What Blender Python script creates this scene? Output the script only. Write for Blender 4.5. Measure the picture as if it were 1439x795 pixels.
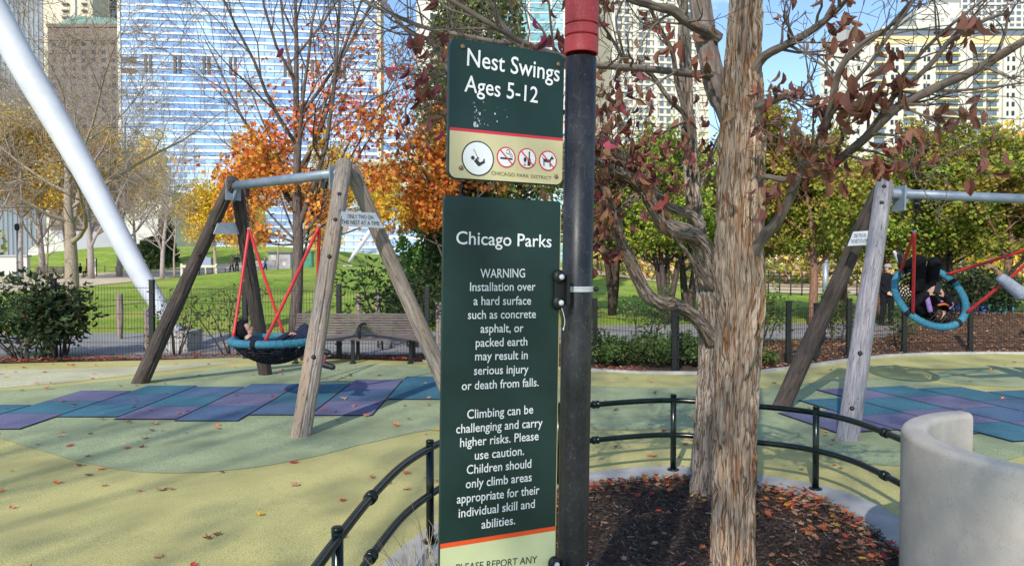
import bpy, bmesh, math, random
import numpy as np
from mathutils import Vector, Matrix, Euler, noise as mnoise

for _o in list(bpy.data.objects):
    bpy.data.objects.remove(_o)
SC = bpy.context.scene
COL = SC.collection
R = math.radians

# ------------------------------------------------------------------ camera, light, exposure
CAM_H = 1.6
FPX, CX, CY, HY = 1050.0, 719.5, 397.5, 372.0      # focal length and horizon in photograph pixels
PITCH = math.atan((CY - HY) / FPX)
cam_d = bpy.data.cameras.new('camera')
cam_d.sensor_width = 36.0
cam_d.lens = 36.0 * FPX / 1439.0
cam_d.clip_start = 0.05
cam_d.clip_end = 5000
cam = bpy.data.objects.new('camera', cam_d)
cam.location = (0, 0, CAM_H)
cam.rotation_euler = (R(90) - PITCH, 0, 0)
COL.objects.link(cam)
SC.camera = cam

SUN_EL = R(33)
SHADOW = Vector((0.32, 0.947, 0)).normalized()      # heading of the shadows on the ground
SUN_DIR = Vector((-SHADOW.x * math.cos(SUN_EL), -SHADOW.y * math.cos(SUN_EL), math.sin(SUN_EL)))
w = bpy.data.worlds.new('World')
SC.world = w
w.use_nodes = True
wn = w.node_tree
wn.nodes.clear()
sky = wn.nodes.new('ShaderNodeTexSky')
sky.sky_type = 'NISHITA'
sky.sun_disc = False
sky.sun_elevation = SUN_EL
sky.sun_rotation = math.atan2(SUN_DIR.x, SUN_DIR.y)
sky.air_density = 1.0
sky.dust_density = 0.1
sky.ozone_density = 3.0
# thin procedural clouds mixed over the sky
tcw = wn.nodes.new('ShaderNodeTexCoord')
mpw = wn.nodes.new('ShaderNodeMapping')
mpw.inputs['Scale'].default_value = (1.0, 1.0, 2.6)
mpw.inputs['Location'].default_value = (0.35, 0.1, 0.2)
nzw = wn.nodes.new('ShaderNodeTexNoise')
nzw.inputs['Scale'].default_value = 3.2
nzw.inputs['Detail'].default_value = 7
nzw.inputs['Roughness'].default_value = 0.62
crw = wn.nodes.new('ShaderNodeValToRGB')
crw.color_ramp.elements[0].position = 0.54
crw.color_ramp.elements[1].position = 0.78
mxw = wn.nodes.new('ShaderNodeMix')
mxw.data_type = 'RGBA'
mxw.inputs['B'].default_value = (9.0, 9.4, 10.0, 1)
bgw = wn.nodes.new('ShaderNodeBackground')
bgw.inputs['Strength'].default_value = 0.15
ow = wn.nodes.new('ShaderNodeOutputWorld')
L = wn.links.new
L(tcw.outputs['Generated'], mpw.inputs['Vector'])
L(mpw.outputs['Vector'], nzw.inputs['Vector'])
L(nzw.outputs['Fac'], crw.inputs['Fac'])
L(crw.outputs['Color'], mxw.inputs['Factor'])
L(sky.outputs['Color'], mxw.inputs['A'])
L(mxw.outputs['Result'], bgw.inputs['Color'])
L(bgw.outputs['Background'], ow.inputs['Surface'])

sun_d = bpy.data.lights.new('sun', 'SUN')
sun_d.energy = 3.5
sun_d.angle = R(0.55)
sun_d.color = (1.0, 0.93, 0.82)
sun = bpy.data.objects.new('sun', sun_d)
sun.rotation_euler = (-SUN_DIR).to_track_quat('-Z', 'Y').to_euler()
sun.location = (-10, -30, 25)
COL.objects.link(sun)

SC.view_settings.view_transform = 'Standard'
SC.view_settings.look = 'None'
SC.view_settings.exposure = 0.48
SC.view_settings.gamma = 1.0
SC.render.engine = 'CYCLES'
SC.cycles.max_bounces = 6
SC.cycles.diffuse_bounces = 3
SC.cycles.glossy_bounces = 3
SC.cycles.transparent_max_bounces = 8
SC.cycles.use_denoising = True

# ------------------------------------------------------------------ helpers
_F = Vector((0, math.cos(PITCH), -math.sin(PITCH)))
_U = Vector((0, math.sin(PITCH), math.cos(PITCH)))
EYE = Vector((0, 0, CAM_H))

def ray(px, py):
    return _F + Vector(((px - CX) / FPX, 0, 0)) + _U * ((CY - py) / FPX)

def P(px, py, Y):
    """world point seen at photo pixel (px,py) and standing Y metres ahead"""
    d = ray(px, py)
    return EYE + d * (Y / d.y)

def G(px, py, z=0.0):
    """world point at photo pixel on the level z"""
    d = ray(px, py)
    return EYE + d * ((z - CAM_H) / d.z)

def S(r, g, b):
    f = lambda c: (c / 12.92 if c <= 0.04045 else ((c + 0.055) / 1.055) ** 2.4)
    return (f(r / 255), f(g / 255), f(b / 255))

def sstep(a, b, x):
    t = np.clip((x - a) / (b - a), 0, 1)
    return t * t * (3 - 2 * t)

# --- vectorised value noise
_rs = np.random.RandomState(7)
_T = _rs.rand(32, 32, 32)

def vnoise(x, y, z):
    xi, yi, zi = np.floor(x).astype(int), np.floor(y).astype(int), np.floor(z).astype(int)
    xf, yf, zf = x - xi, y - yi, z - zi
    u, v, q = xf * xf * (3 - 2 * xf), yf * yf * (3 - 2 * yf), zf * zf * (3 - 2 * zf)
    g = lambda a, b, c: _T[(xi + a) & 31, (yi + b) & 31, (zi + c) & 31]
    x00 = g(0, 0, 0) * (1 - u) + g(1, 0, 0) * u
    x10 = g(0, 1, 0) * (1 - u) + g(1, 1, 0) * u
    x01 = g(0, 0, 1) * (1 - u) + g(1, 0, 1) * u
    x11 = g(0, 1, 1) * (1 - u) + g(1, 1, 1) * u
    return (x00 * (1 - v) + x10 * v) * (1 - q) + (x01 * (1 - v) + x11 * v) * q

def fnoise(x, y, z, octs=3):
    s, a, t = 0, 1.0, 0
    for k in range(octs):
        s = s + a * vnoise(x * 2 ** k + 5.3 * k, y * 2 ** k + 1.7 * k, z * 2 ** k + 9.1 * k)
        t += a
        a *= 0.5
    return s / t

# ------------------------------------------------------------------ materials
MATS = {}

def mk(name, c1, c2=None, rough=0.7, scale=6.0, bump=0.0, bscale=60.0, metal=0.0, stretch=(1, 1, 1),
       spec=0.4, lo=0.35, hi=0.65, detail=6, attr=False, bdist=0.01, c3=None, s3=0.8, rvar=0.0, coat=0.0, crack=None):
    if name in MATS:
        return MATS[name]
    m = bpy.data.materials.new(name)
    m.use_nodes = True
    nt = m.node_tree
    b = nt.nodes['Principled BSDF']
    b.inputs['Roughness'].default_value = rough
    b.inputs['Metallic'].default_value = metal
    b.inputs['Specular IOR Level'].default_value = spec
    b.inputs['Coat Weight'].default_value = coat
    b.inputs['Base Color'].default_value = (*c1, 1)
    if attr:
        tc = nt.nodes.new('ShaderNodeAttribute')
        tc.attribute_name = 'tc'
        vec = tc.outputs['Vector']
    else:
        tc = nt.nodes.new('ShaderNodeTexCoord')
        vec = tc.outputs['Object']
    mp = nt.nodes.new('ShaderNodeMapping')
    mp.inputs['Scale'].default_value = stretch
    nt.links.new(vec, mp.inputs['Vector'])
    if c2 is not None:
        nz = nt.nodes.new('ShaderNodeTexNoise')
        nz.inputs['Scale'].default_value = scale
        nz.inputs['Detail'].default_value = detail
        nz.inputs['Roughness'].default_value = 0.6
        nt.links.new(mp.outputs['Vector'], nz.inputs['Vector'])
        rp = nt.nodes.new('ShaderNodeValToRGB')
        rp.color_ramp.elements[0].position = lo
        rp.color_ramp.elements[1].position = hi
        rp.color_ramp.elements[0].color = (*c1, 1)
        rp.color_ramp.elements[1].color = (*c2, 1)
        nt.links.new(nz.outputs['Fac'], rp.inputs['Fac'])
        out = rp.outputs['Color']
        if c3 is not None:
            n3 = nt.nodes.new('ShaderNodeTexNoise')
            n3.inputs['Scale'].default_value = s3
            n3.inputs['Detail'].default_value = 4
            nt.links.new(mp.outputs['Vector'], n3.inputs['Vector'])
            r3 = nt.nodes.new('ShaderNodeValToRGB')
            r3.color_ramp.elements[0].position = 0.45
            r3.color_ramp.elements[1].position = 0.65
            nt.links.new(n3.outputs['Fac'], r3.inputs['Fac'])
            mx = nt.nodes.new('ShaderNodeMix')
            mx.data_type = 'RGBA'
            nt.links.new(r3.outputs['Color'], mx.inputs['Factor'])
            nt.links.new(out, mx.inputs['A'])
            mx.inputs['B'].default_value = (*c3, 1)
            out = mx.outputs['Result']
        if crack is not None:
            # narrow meandering fissures / specks of another colour: (colour, scale, stretch, half width)
            cm = nt.nodes.new('ShaderNodeMapping')
            cm.inputs['Scale'].default_value = crack[2]
            nt.links.new(vec, cm.inputs['Vector'])
            cn = nt.nodes.new('ShaderNodeTexNoise')
            cn.inputs['Scale'].default_value = crack[1]
            cn.inputs['Detail'].default_value = 3
            nt.links.new(cm.outputs['Vector'], cn.inputs['Vector'])
            cr = nt.nodes.new('ShaderNodeValToRGB')
            el = cr.color_ramp.elements
            el[0].position, el[1].position = 0.5 - crack[3], 0.5 + crack[3]
            el[0].color = el[1].color = (0, 0, 0, 1)
            e = el.new(0.5)
            e.color = (1, 1, 1, 1)
            nt.links.new(cn.outputs['Fac'], cr.inputs['Fac'])
            cx_ = nt.nodes.new('ShaderNodeMix')
            cx_.data_type = 'RGBA'
            nt.links.new(cr.outputs['Color'], cx_.inputs['Factor'])
            nt.links.new(out, cx_.inputs['A'])
            cx_.inputs['B'].default_value = (*crack[0], 1)
            out = cx_.outputs['Result']
        nt.links.new(out, b.inputs['Base Color'])
        if rvar:
            mr = nt.nodes.new('ShaderNodeMapRange')
            mr.inputs['To Min'].default_value = max(0.02, rough - rvar)
            mr.inputs['To Max'].default_value = min(1, rough + rvar)
            nt.links.new(nz.outputs['Fac'], mr.inputs['Value'])
            nt.links.new(mr.outputs['Result'], b.inputs['Roughness'])
    if bump:
        nb = nt.nodes.new('ShaderNodeTexNoise')
        nb.inputs['Scale'].default_value = bscale
        nb.inputs['Detail'].default_value = 5
        nt.links.new(mp.outputs['Vector'], nb.inputs['Vector'])
        bp = nt.nodes.new('ShaderNodeBump')
        bp.inputs['Strength'].default_value = bump
        bp.inputs['Distance'].default_value = bdist
        nt.links.new(nb.outputs['Fac'], bp.inputs['Height'])
        nt.links.new(bp.outputs['Normal'], b.inputs['Normal'])
    MATS[name] = m
    return m

def leafmat(name, trans=0.4, hue=0.02, val=0.25, rough=0.55):
    """leaf material: colour attribute of each leaf, varied a little per object"""
    if name in MATS:
        return MATS[name]
    m = bpy.data.materials.new(name)
    m.use_nodes = True
    nt = m.node_tree
    b = nt.nodes['Principled BSDF']
    at = nt.nodes.new('ShaderNodeAttribute')
    at.attribute_name = 'col'
    oi = nt.nodes.new('ShaderNodeObjectInfo')
    hs = nt.nodes.new('ShaderNodeHueSaturation')
    m1 = nt.nodes.new('ShaderNodeMapRange')
    m1.inputs['To Min'].default_value = 0.5 - hue
    m1.inputs['To Max'].default_value = 0.5 + hue
    m2 = nt.nodes.new('ShaderNodeMapRange')
    m2.inputs['To Min'].default_value = 1 - val
    m2.inputs['To Max'].default_value = 1 + val
    nt.links.new(oi.outputs['Random'], m1.inputs['Value'])
    nt.links.new(oi.outputs['Random'], m2.inputs['Value'])
    nt.links.new(m1.outputs['Result'], hs.inputs['Hue'])
    nt.links.new(m2.outputs['Result'], hs.inputs['Value'])
    nt.links.new(at.outputs['Color'], hs.inputs['Color'])
    nt.links.new(hs.outputs['Color'], b.inputs['Base Color'])
    b.inputs['Roughness'].default_value = rough
    b.inputs['Specular IOR Level'].default_value = 0.3
    tr = nt.nodes.new('ShaderNodeBsdfTranslucent')
    nt.links.new(hs.outputs['Color'], tr.inputs['Color'])
    mx = nt.nodes.new('ShaderNodeMixShader')
    mx.inputs['Fac'].default_value = trans
    nt.links.new(b.outputs['BSDF'], mx.inputs[1])
    nt.links.new(tr.outputs['BSDF'], mx.inputs[2])
    nt.links.new(mx.outputs['Shader'], nt.nodes['Material Output'].inputs['Surface'])
    MATS[name] = m
    return m

# ------------------------------------------------------------------ mesh builder
class MB:
    def __init__(s):
        s.v, s.f, s.mi, s.tc, s.sm = [], [], [], {}, []

    def add(s, verts, faces, mi=0, smooth=False, tc=None):
        o = len(s.v)
        s.v.extend([tuple(p) for p in verts])
        s.f.extend([tuple(i + o for i in f) for f in faces])
        s.mi.extend([mi] * len(faces))
        s.sm.extend([smooth] * len(faces))
        if tc is not None:
            for i, t in enumerate(tc):
                s.tc[o + i] = t
        return s

    def box(s, c, size, rot=None, mi=0, bev=0.0):
        hx, hy, hz = size[0] / 2, size[1] / 2, size[2] / 2
        M = rot if rot is not None else Matrix.Identity(3)
        c = Vector(c)
        if bev <= 0:
            vs = [c + M @ Vector((x, y, z)) for x in (-hx, hx) for y in (-hy, hy) for z in (-hz, hz)]
            fs = [(0, 1, 3, 2), (4, 6, 7, 5), (0, 4, 5, 1), (2, 3, 7, 6), (0, 2, 6, 4), (1, 5, 7, 3)]
            return s.add(vs, fs, mi)
        bm = bmesh.new()
        bmesh.ops.create_cube(bm, size=1)
        for v in bm.verts:
            v.co = Vector((v.co.x * size[0], v.co.y * size[1], v.co.z * size[2]))
        bmesh.ops.bevel(bm, geom=bm.edges[:], offset=bev, segments=2, affect='EDGES', profile=0.6)
        bm.verts.index_update()
        vs = [c + M @ v.co for v in bm.verts]
        fs = [[v.index for v in f.verts] for f in bm.faces]
        bm.free()
        return s.add(vs, fs, mi)

    def tube(s, pts, rad, n=8, mi=0, cap=True, closed=False, smooth=True, twist0=None):
        pts = [Vector(p) for p in pts]
        k = len(pts)
        if not hasattr(rad, '__len__'):
            rad = [rad] * k
        vs, tc = [], []
        prev = None
        L_ = 0.0
        for i, p in enumerate(pts):
            if closed:
                t = pts[(i + 1) % k] - pts[i - 1]
            else:
                t = pts[min(i + 1, k - 1)] - pts[max(i - 1, 0)]
            if t.length < 1e-9:
                t = Vector((0, 0, 1))
            t.normalize()
            if prev is None:
                a = Vector((0, 0, 1)) if abs(t.z) < 0.9 else Vector((1, 0, 0))
                nx = t.cross(a).normalized()
            else:
                nx = (prev - t * prev.dot(t))
                nx = nx.normalized() if nx.length > 1e-6 else t.orthogonal().normalized()
            prev = nx
            ny = t.cross(nx)
            if i:
                L_ += (p - pts[i - 1]).length
            for j in range(n):
                a = 2 * math.pi * j / n
                vs.append(p + (nx * math.cos(a) + ny * math.sin(a)) * rad[i])
                tc.append((math.cos(a) * rad[i], math.sin(a) * rad[i], L_))
        fs = []
        m = k if closed else k - 1
        for i in range(m):
            for j in range(n):
                a, b = i * n + j, i * n + (j + 1) % n
                c, d = ((i + 1) % k) * n + (j + 1) % n, ((i + 1) % k) * n + j
                fs.append((a, b, c, d))
        s.add(vs, fs, mi, smooth, tc)
        if cap and not closed:
            o = len(s.v) - len(vs)
            s.f.append(tuple(o + j for j in reversed(range(n))))
            s.f.append(tuple(o + (k - 1) * n + j for j in range(n)))
            s.mi += [mi, mi]
            s.sm += [False, False]
        return s

    def lathe_sharp(s, prof, c, n=20, mi=0, rot=None):
        """turned profile with crisp edges between its bands"""
        M = rot if rot is not None else Matrix.Identity(3)
        c = Vector(c)
        for (r0, z0), (r1, z1) in zip(prof[:-1], prof[1:]):
            vs = [c + M @ Vector((r * math.cos(2 * math.pi * j / n), r * math.sin(2 * math.pi * j / n), z)) for r, z in ((r0, z0), (r1, z1)) for j in range(n)]
            s.add(vs, [(j, (j + 1) % n, n + (j + 1) % n, n + j) for j in range(n)], mi, True)
        return s

    def lathe(s, prof, c, n=20, mi=0, rot=None, smooth=True):
        M = rot if rot is not None else Matrix.Identity(3)
        c = Vector(c)
        vs, fs = [], []
        for (r, z) in prof:
            for j in range(n):
                a = 2 * math.pi * j / n
                vs.append(c + M @ Vector((r * math.cos(a), r * math.sin(a), z)))
        for i in range(len(prof) - 1):
            for j in range(n):
                fs.append((i * n + j, i * n + (j + 1) % n, (i + 1) * n + (j + 1) % n, (i + 1) * n + j))
        s.add(vs, fs, mi, smooth)
        o = len(s.v) - len(vs)
        s.f.append(tuple(o + j for j in reversed(range(n))))
        s.f.append(tuple(o + (len(prof) - 1) * n + j for j in range(n)))
        s.mi += [mi, mi]
        s.sm += [False, False]
        return s

    def ell(s, c, r, rot=None, nu=14, nv=9, mi=0):
        M = rot if rot is not None else Matrix.Identity(3)
        c = Vector(c)
        if not hasattr(r, '__len__'):
            r = (r, r, r)
        vs = [c + M @ Vector((0, 0, -r[2]))]
        for i in range(1, nv):
            ph = -math.pi / 2 + math.pi * i / nv
            for j in range(nu):
                a = 2 * math.pi * j / nu
                vs.append(c + M @ Vector((r[0] * math.cos(ph) * math.cos(a), r[1] * math.cos(ph) * math.sin(a), r[2] * math.sin(ph))))
        vs.append(c + M @ Vector((0, 0, r[2])))
        fs = []
        for j in range(nu):
            fs.append((0, 1 + (j + 1) % nu, 1 + j))
            fs.append((len(vs) - 1, 1 + (nv - 2) * nu + j, 1 + (nv - 2) * nu + (j + 1) % nu))
        for i in range(nv - 2):
            for j in range(nu):
                a = 1 + i * nu + j
                b = 1 + i * nu + (j + 1) % nu
                fs.append((a, b, b + nu, a + nu))
        return s.add(vs, fs, mi, True)

    def prism(s, poly, z0, z1, mi=0, mi_side=None):
        """vertical prism over an xy polygon (counter-clockwise)"""
        n = len(poly)
        vs = [(p[0], p[1], z0) for p in poly] + [(p[0], p[1], z1) for p in poly]
        s.add(vs, [tuple(range(n, 2 * n)), tuple(reversed(range(n)))], mi)
        o = len(s.v) - 2 * n
        for i in range(n):
            j = (i + 1) % n
            s.f.append((o + i, o + j, o + n + j, o + n + i))
            s.mi.append(mi if mi_side is None else mi_side)
            s.sm.append(False)
        return s

    def build(s, name, mats, parent=None, base=None, tcattr=False):
        """link as one mesh object; vertices are given in world space and stored relative to the thing's base"""
        me = bpy.data.meshes.new(name)
        off = Vector((0, 0, 0))
        root = parent
        if parent is not None:
            while root.parent is not None:
                root = root.parent
            off = Vector(root.location)
        elif base is not None:
            off = Vector(base)
        arr = np.array(s.v, dtype=float).reshape(-1, 3) - np.array(off)
        me.from_pydata(arr.tolist(), [], s.f)
        if not isinstance(mats, (list, tuple)):
            mats = [mats]
        for m in mats:
            me.materials.append(m)
        me.polygons.foreach_set('material_index', np.array(s.mi, dtype=np.int32))
        me.polygons.foreach_set('use_smooth', np.array(s.sm, dtype=bool))
        if s.tc:
            at = me.attributes.new('tc', 'FLOAT_VECTOR', 'POINT')
            a = np.zeros((len(s.v), 3), dtype=np.float32)
            for i, t in s.tc.items():
                a[i] = t
            at.data.foreach_set('vector', a.ravel())
        me.update()
        o = bpy.data.objects.new(name, me)
        COL.objects.link(o)
        if parent is not None:
            o.parent = parent
        elif base is not None:
            o.location = base
        return o

def tag(o, label=None, cat=None, group=None, kind=None):
    if label: o['label'] = label
    if cat: o['category'] = cat
    if group: o['group'] = group
    if kind: o['kind'] = kind
    return o

def thing(name, loc, label, cat, group=None):
    o = bpy.data.objects.new(name, None)
    o.empty_display_size = 0.2
    o.location = loc
    COL.objects.link(o)
    return tag(o, label, cat, group)

def dup(root, loc, rotz=0.0, scale=1.0, label=None, group=None):
    r = root.copy()
    COL.objects.link(r)
    r.location = loc
    r.rotation_euler = (0, 0, rotz)
    r.scale = (scale,) * 3 if not hasattr(scale, '__len__') else scale
    if label: r['label'] = label
    if group: r['group'] = group
    for ch in list(root.children):
        c = ch.copy()
        COL.objects.link(c)
        c.parent = r
        for g in ch.children:
            d = g.copy()
            COL.objects.link(d)
            d.parent = c
    return r

def struct(o, label=None, cat=None):
    o['kind'] = 'structure'
    if label: o['label'] = label
    if cat: o['category'] = cat
    return o

def spline(pts, n=8, closed=False):
    """Catmull-Rom through points"""
    pts = [Vector(p) for p in pts]
    k = len(pts)
    out = []
    rng_ = range(k if closed else k - 1)
    for i in rng_:
        if closed:
            p0, p1, p2, p3 = pts[i - 1], pts[i], pts[(i + 1) % k], pts[(i + 2) % k]
        else:
            p0, p1, p2, p3 = pts[max(i - 1, 0)], pts[i], pts[i + 1], pts[min(i + 2, k - 1)]
        for j in range(n):
            t = j / n
            out.append(0.5 * ((2 * p1) + (p2 - p0) * t + (2 * p0 - 5 * p1 + 4 * p2 - p3) * t * t + (3 * p1 - p0 - 3 * p2 + p3) * t ** 3))
    if not closed:
        out.append(pts[-1])
    return out

def lerp_list(vals, n):
    """resample a list of numbers to n values"""
    return list(np.interp(np.linspace(0, len(vals) - 1, n), range(len(vals)), vals))

# --- leaves: many small faces with a colour per leaf, as one mesh
LEAF_QUAD = (np.array([[0, 0, 0], [0.38, 0.45, 0.06], [0, 1, -0.05], [-0.38, 0.45, 0.06]]), [(0, 1, 2, 3)])
LEAF_FOLD = (np.array([[0, 0, 0], [0.16, 0.22, 0.13], [0.215, 0.50, 0.16], [0.13, 0.80, 0.05], [0, 1.0, -0.22], [-0.13, 0.80, 0.05],
                       [-0.215, 0.50, 0.16], [-0.16, 0.22, 0.13], [0, 0.5, -0.02]]),
             [(0, 1, 8), (1, 2, 8), (2, 3, 8), (3, 4, 8), (4, 5, 8), (5, 6, 8), (6, 7, 8), (7, 0, 8)])
def _star():
    pts = []
    tips = [(-150, .42), (-95, .72), (-48, .95), (0, 1.0), (48, .95), (95, .72), (150, .42)]
    vs = [(0, -0.0, 0.0)]
    for i, (a, r) in enumerate(tips):
        vs.append((r * 0.62 * math.sin(R(a)), r * 0.62 * math.cos(R(a)), 0.06 * r))
        if i < len(tips) - 1:
            b = (a + tips[i + 1][0]) / 2
            vs.append((0.30 * math.sin(R(b)), 0.30 * math.cos(R(b)), 0.0))
    n = len(vs)
    fs = [(0, i, i + 1) for i in range(1, n - 1)]
    fs.append((0, n - 1, 1))
    return np.array(vs), fs
LEAF_STAR = _star()

def rand_rots(n, rs, droop=None):
    """random rotation matrices (n,3,3); droop>0 makes leaf tips hang"""
    yaw = rs.rand(n) * 2 * math.pi
    if droop is None:
        z = rs.rand(n) * 2 - 1
        el = np.arcsin(z)
    else:
        el = -R(90) * np.clip(droop + rs.randn(n) * 0.25, -1, 1)
    roll = rs.rand(n) * 2 * math.pi if droop is None else rs.randn(n) * 0.9
    cy, sy, ce, se, cr, sr = np.cos(yaw), np.sin(yaw), np.cos(el), np.sin(el), np.cos(roll), np.sin(roll)
    fwd = np.stack([cy * ce, sy * ce, se], 1)
    side = np.stack([-sy, cy, np.zeros(n)], 1)
    up = np.cross(fwd, side)
    s2 = side * cr[:, None] + up * sr[:, None]
    u2 = np.cross(s2, fwd)
    return np.stack([s2, fwd, u2], 2)

def leaf_mesh(name, pos, size, cols, mat, parent=None, base=None, tmpl=LEAF_QUAD, seed=1, droop=None, rots=None):
    pos = np.asarray(pos, dtype=float)
    n = len(pos)
    rs = np.random.RandomState(seed)
    size = np.broadcast_to(np.asarray(size, dtype=float), (n,)) * (0.7 + 0.6 * rs.rand(n))
    Rm = rand_rots(n, rs, droop) if rots is None else rots
    T, F = tmpl
    k = len(T)
    T = np.broadcast_to(T, (n, k, 3)) * np.stack([0.75 + 0.5 * rs.rand(n), np.ones(n), 0.3 + 2.2 * rs.rand(n)], 1)[:, None, :]
    V = np.einsum('nij,nkj->nki', Rm, T) * size[:, None, None] + pos[:, None, :]
    off = np.zeros(3)
    root = parent
    if parent is not None:
        while root.parent is not None:
            root = root.parent
        off = np.array(root.location)
    elif base is not None:
        off = np.array(base)
    V = (V - off).reshape(-1, 3)
    nf = len(F)
    lens = np.array([len(f) for f in F])
    flat = np.concatenate([np.array(f) for f in F])
    loops = (flat[None, :] + (np.arange(n) * k)[:, None]).ravel()
    tot = np.tile(lens, n)
    starts = np.concatenate([[0], np.cumsum(tot)[:-1]])
    me = bpy.data.meshes.new(name)
    me.vertices.add(len(V))
    me.vertices.foreach_set('co', V.ravel())
    me.loops.add(len(loops))
    me.loops.foreach_set('vertex_index', loops.astype(np.int32))
    me.polygons.add(len(tot))
    me.polygons.foreach_set('loop_start', starts.astype(np.int32))
    me.polygons.foreach_set('use_smooth', np.zeros(len(tot), dtype=bool))
    me.update(calc_edges=True)
    cols = np.asarray(cols, dtype=float)
    at = me.attributes.new('col', 'FLOAT_COLOR', 'POINT')
    c4 = np.ones((n, k, 4), dtype=np.float32)
    c4[:, :, :3] = cols[:, None, :]
    at.data.foreach_set('color', c4.ravel())
    me.materials.append(mat)
    o = bpy.data.objects.new(name, me)
    COL.objects.link(o)
    if parent is not None:
        o.parent = parent
    elif base is not None:
        o.location = base
    return o

def pick_cols(pal, n, rs, var=0.22):
    """n colours drawn from a weighted palette [(weight, rgb)], each a little lighter or darker"""
    wts = np.array([p[0] for p in pal], dtype=float)
    idx = rs.choice(len(pal), n, p=wts / wts.sum())
    c = np.array([p[1] for p in pal])[idx]
    return c * (1 + var * (rs.rand(n, 1) * 2 - 1)) * (1 + 0.06 * rs.randn(n, 3))

# --- branching skeletons
def grow(rs, p, d, length, r, lvl, maxl, out, par):
    """append (points, radii, level) polylines; par: per-level dict of lists"""
    nseg = par['nseg'][lvl]
    pts, rad = [np.array(p, float)], [r]
    d = np.array(d, float)
    d /= np.linalg.norm(d)
    step = length / nseg
    for i in range(nseg):
        d = d + rs.randn(3) * par['wander'][lvl] + np.array([0, 0, par['up'][lvl]])
        d /= np.linalg.norm(d)
        pts.append(pts[-1] + d * step)
        rad.append(max(r * (1 - (i + 1) / nseg * par['taper'][lvl]), par.get('rmin', 0.003)))
    out.append((pts, rad, lvl))
    if lvl >= maxl:
        return
    nc = par['kids'][lvl]
    nc = nc + (1 if rs.rand() < 0.5 else 0)
    az = rs.rand() * 6.28
    for c in range(nc):
        t = par['t0'][lvl] + (1 - par['t0'][lvl]) * (c + 0.3 + 0.6 * rs.rand()) / nc
        x = min(t, 0.999) * nseg
        i = int(x)
        f = x - i
        q = pts[i] * (1 - f) + pts[i + 1] * f
        dd = pts[i + 1] - pts[i]
        dd = dd / np.linalg.norm(dd)
        a = np.cross(dd, [0.3, 0.2, 1.0] if abs(dd[2]) < 0.9 else [1, 0, 0])
        a /= np.linalg.norm(a)
        b = np.cross(dd, a)
        az += 2.4 + rs.randn() * 0.3
        ang = R(par['ang'][lvl]) * (0.75 + 0.5 * rs.rand())
        nd = dd * math.cos(ang) + (a * math.cos(az) + b * math.sin(az)) * math.sin(ang)
        rr = (rad[i] * (1 - f) + rad[i + 1] * f) * par['rk'][lvl]
        grow(rs, q, nd, length * par['lk'][lvl] * (0.7 + 0.5 * rs.rand()) * (1.15 - 0.45 * t), rr, lvl + 1, maxl, out, par)

def wood_mb(branches, sides=(10, 7, 5, 4, 3), mb=None):
    mb = mb or MB()
    for pts, rad, lvl in branches:
        mb.tube(pts, rad, sides[min(lvl, len(sides) - 1)], cap=(lvl == 0))
    return mb

def along(branches, lvls, n, rs, spread=0.1, tmin=0.0):
    """n random points scattered round the branches of the given levels"""
    segs, wt = [], []
    for pts, rad, lvl in branches:
        if lvl in lvls:
            for i in range(len(pts) - 1):
                if (i + 1) / (len(pts) - 1) >= tmin:
                    segs.append((pts[i], pts[i + 1]))
                    wt.append(np.linalg.norm(pts[i + 1] - pts[i]))
    wt = np.array(wt)
    idx = rs.choice(len(segs), n, p=wt / wt.sum())
    a = np.array([s_[0] for s_ in segs])[idx]
    b = np.array([s_[1] for s_ in segs])[idx]
    t = rs.rand(n, 1)
    return a * (1 - t) + b * t + rs.randn(n, 3) * spread

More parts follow.
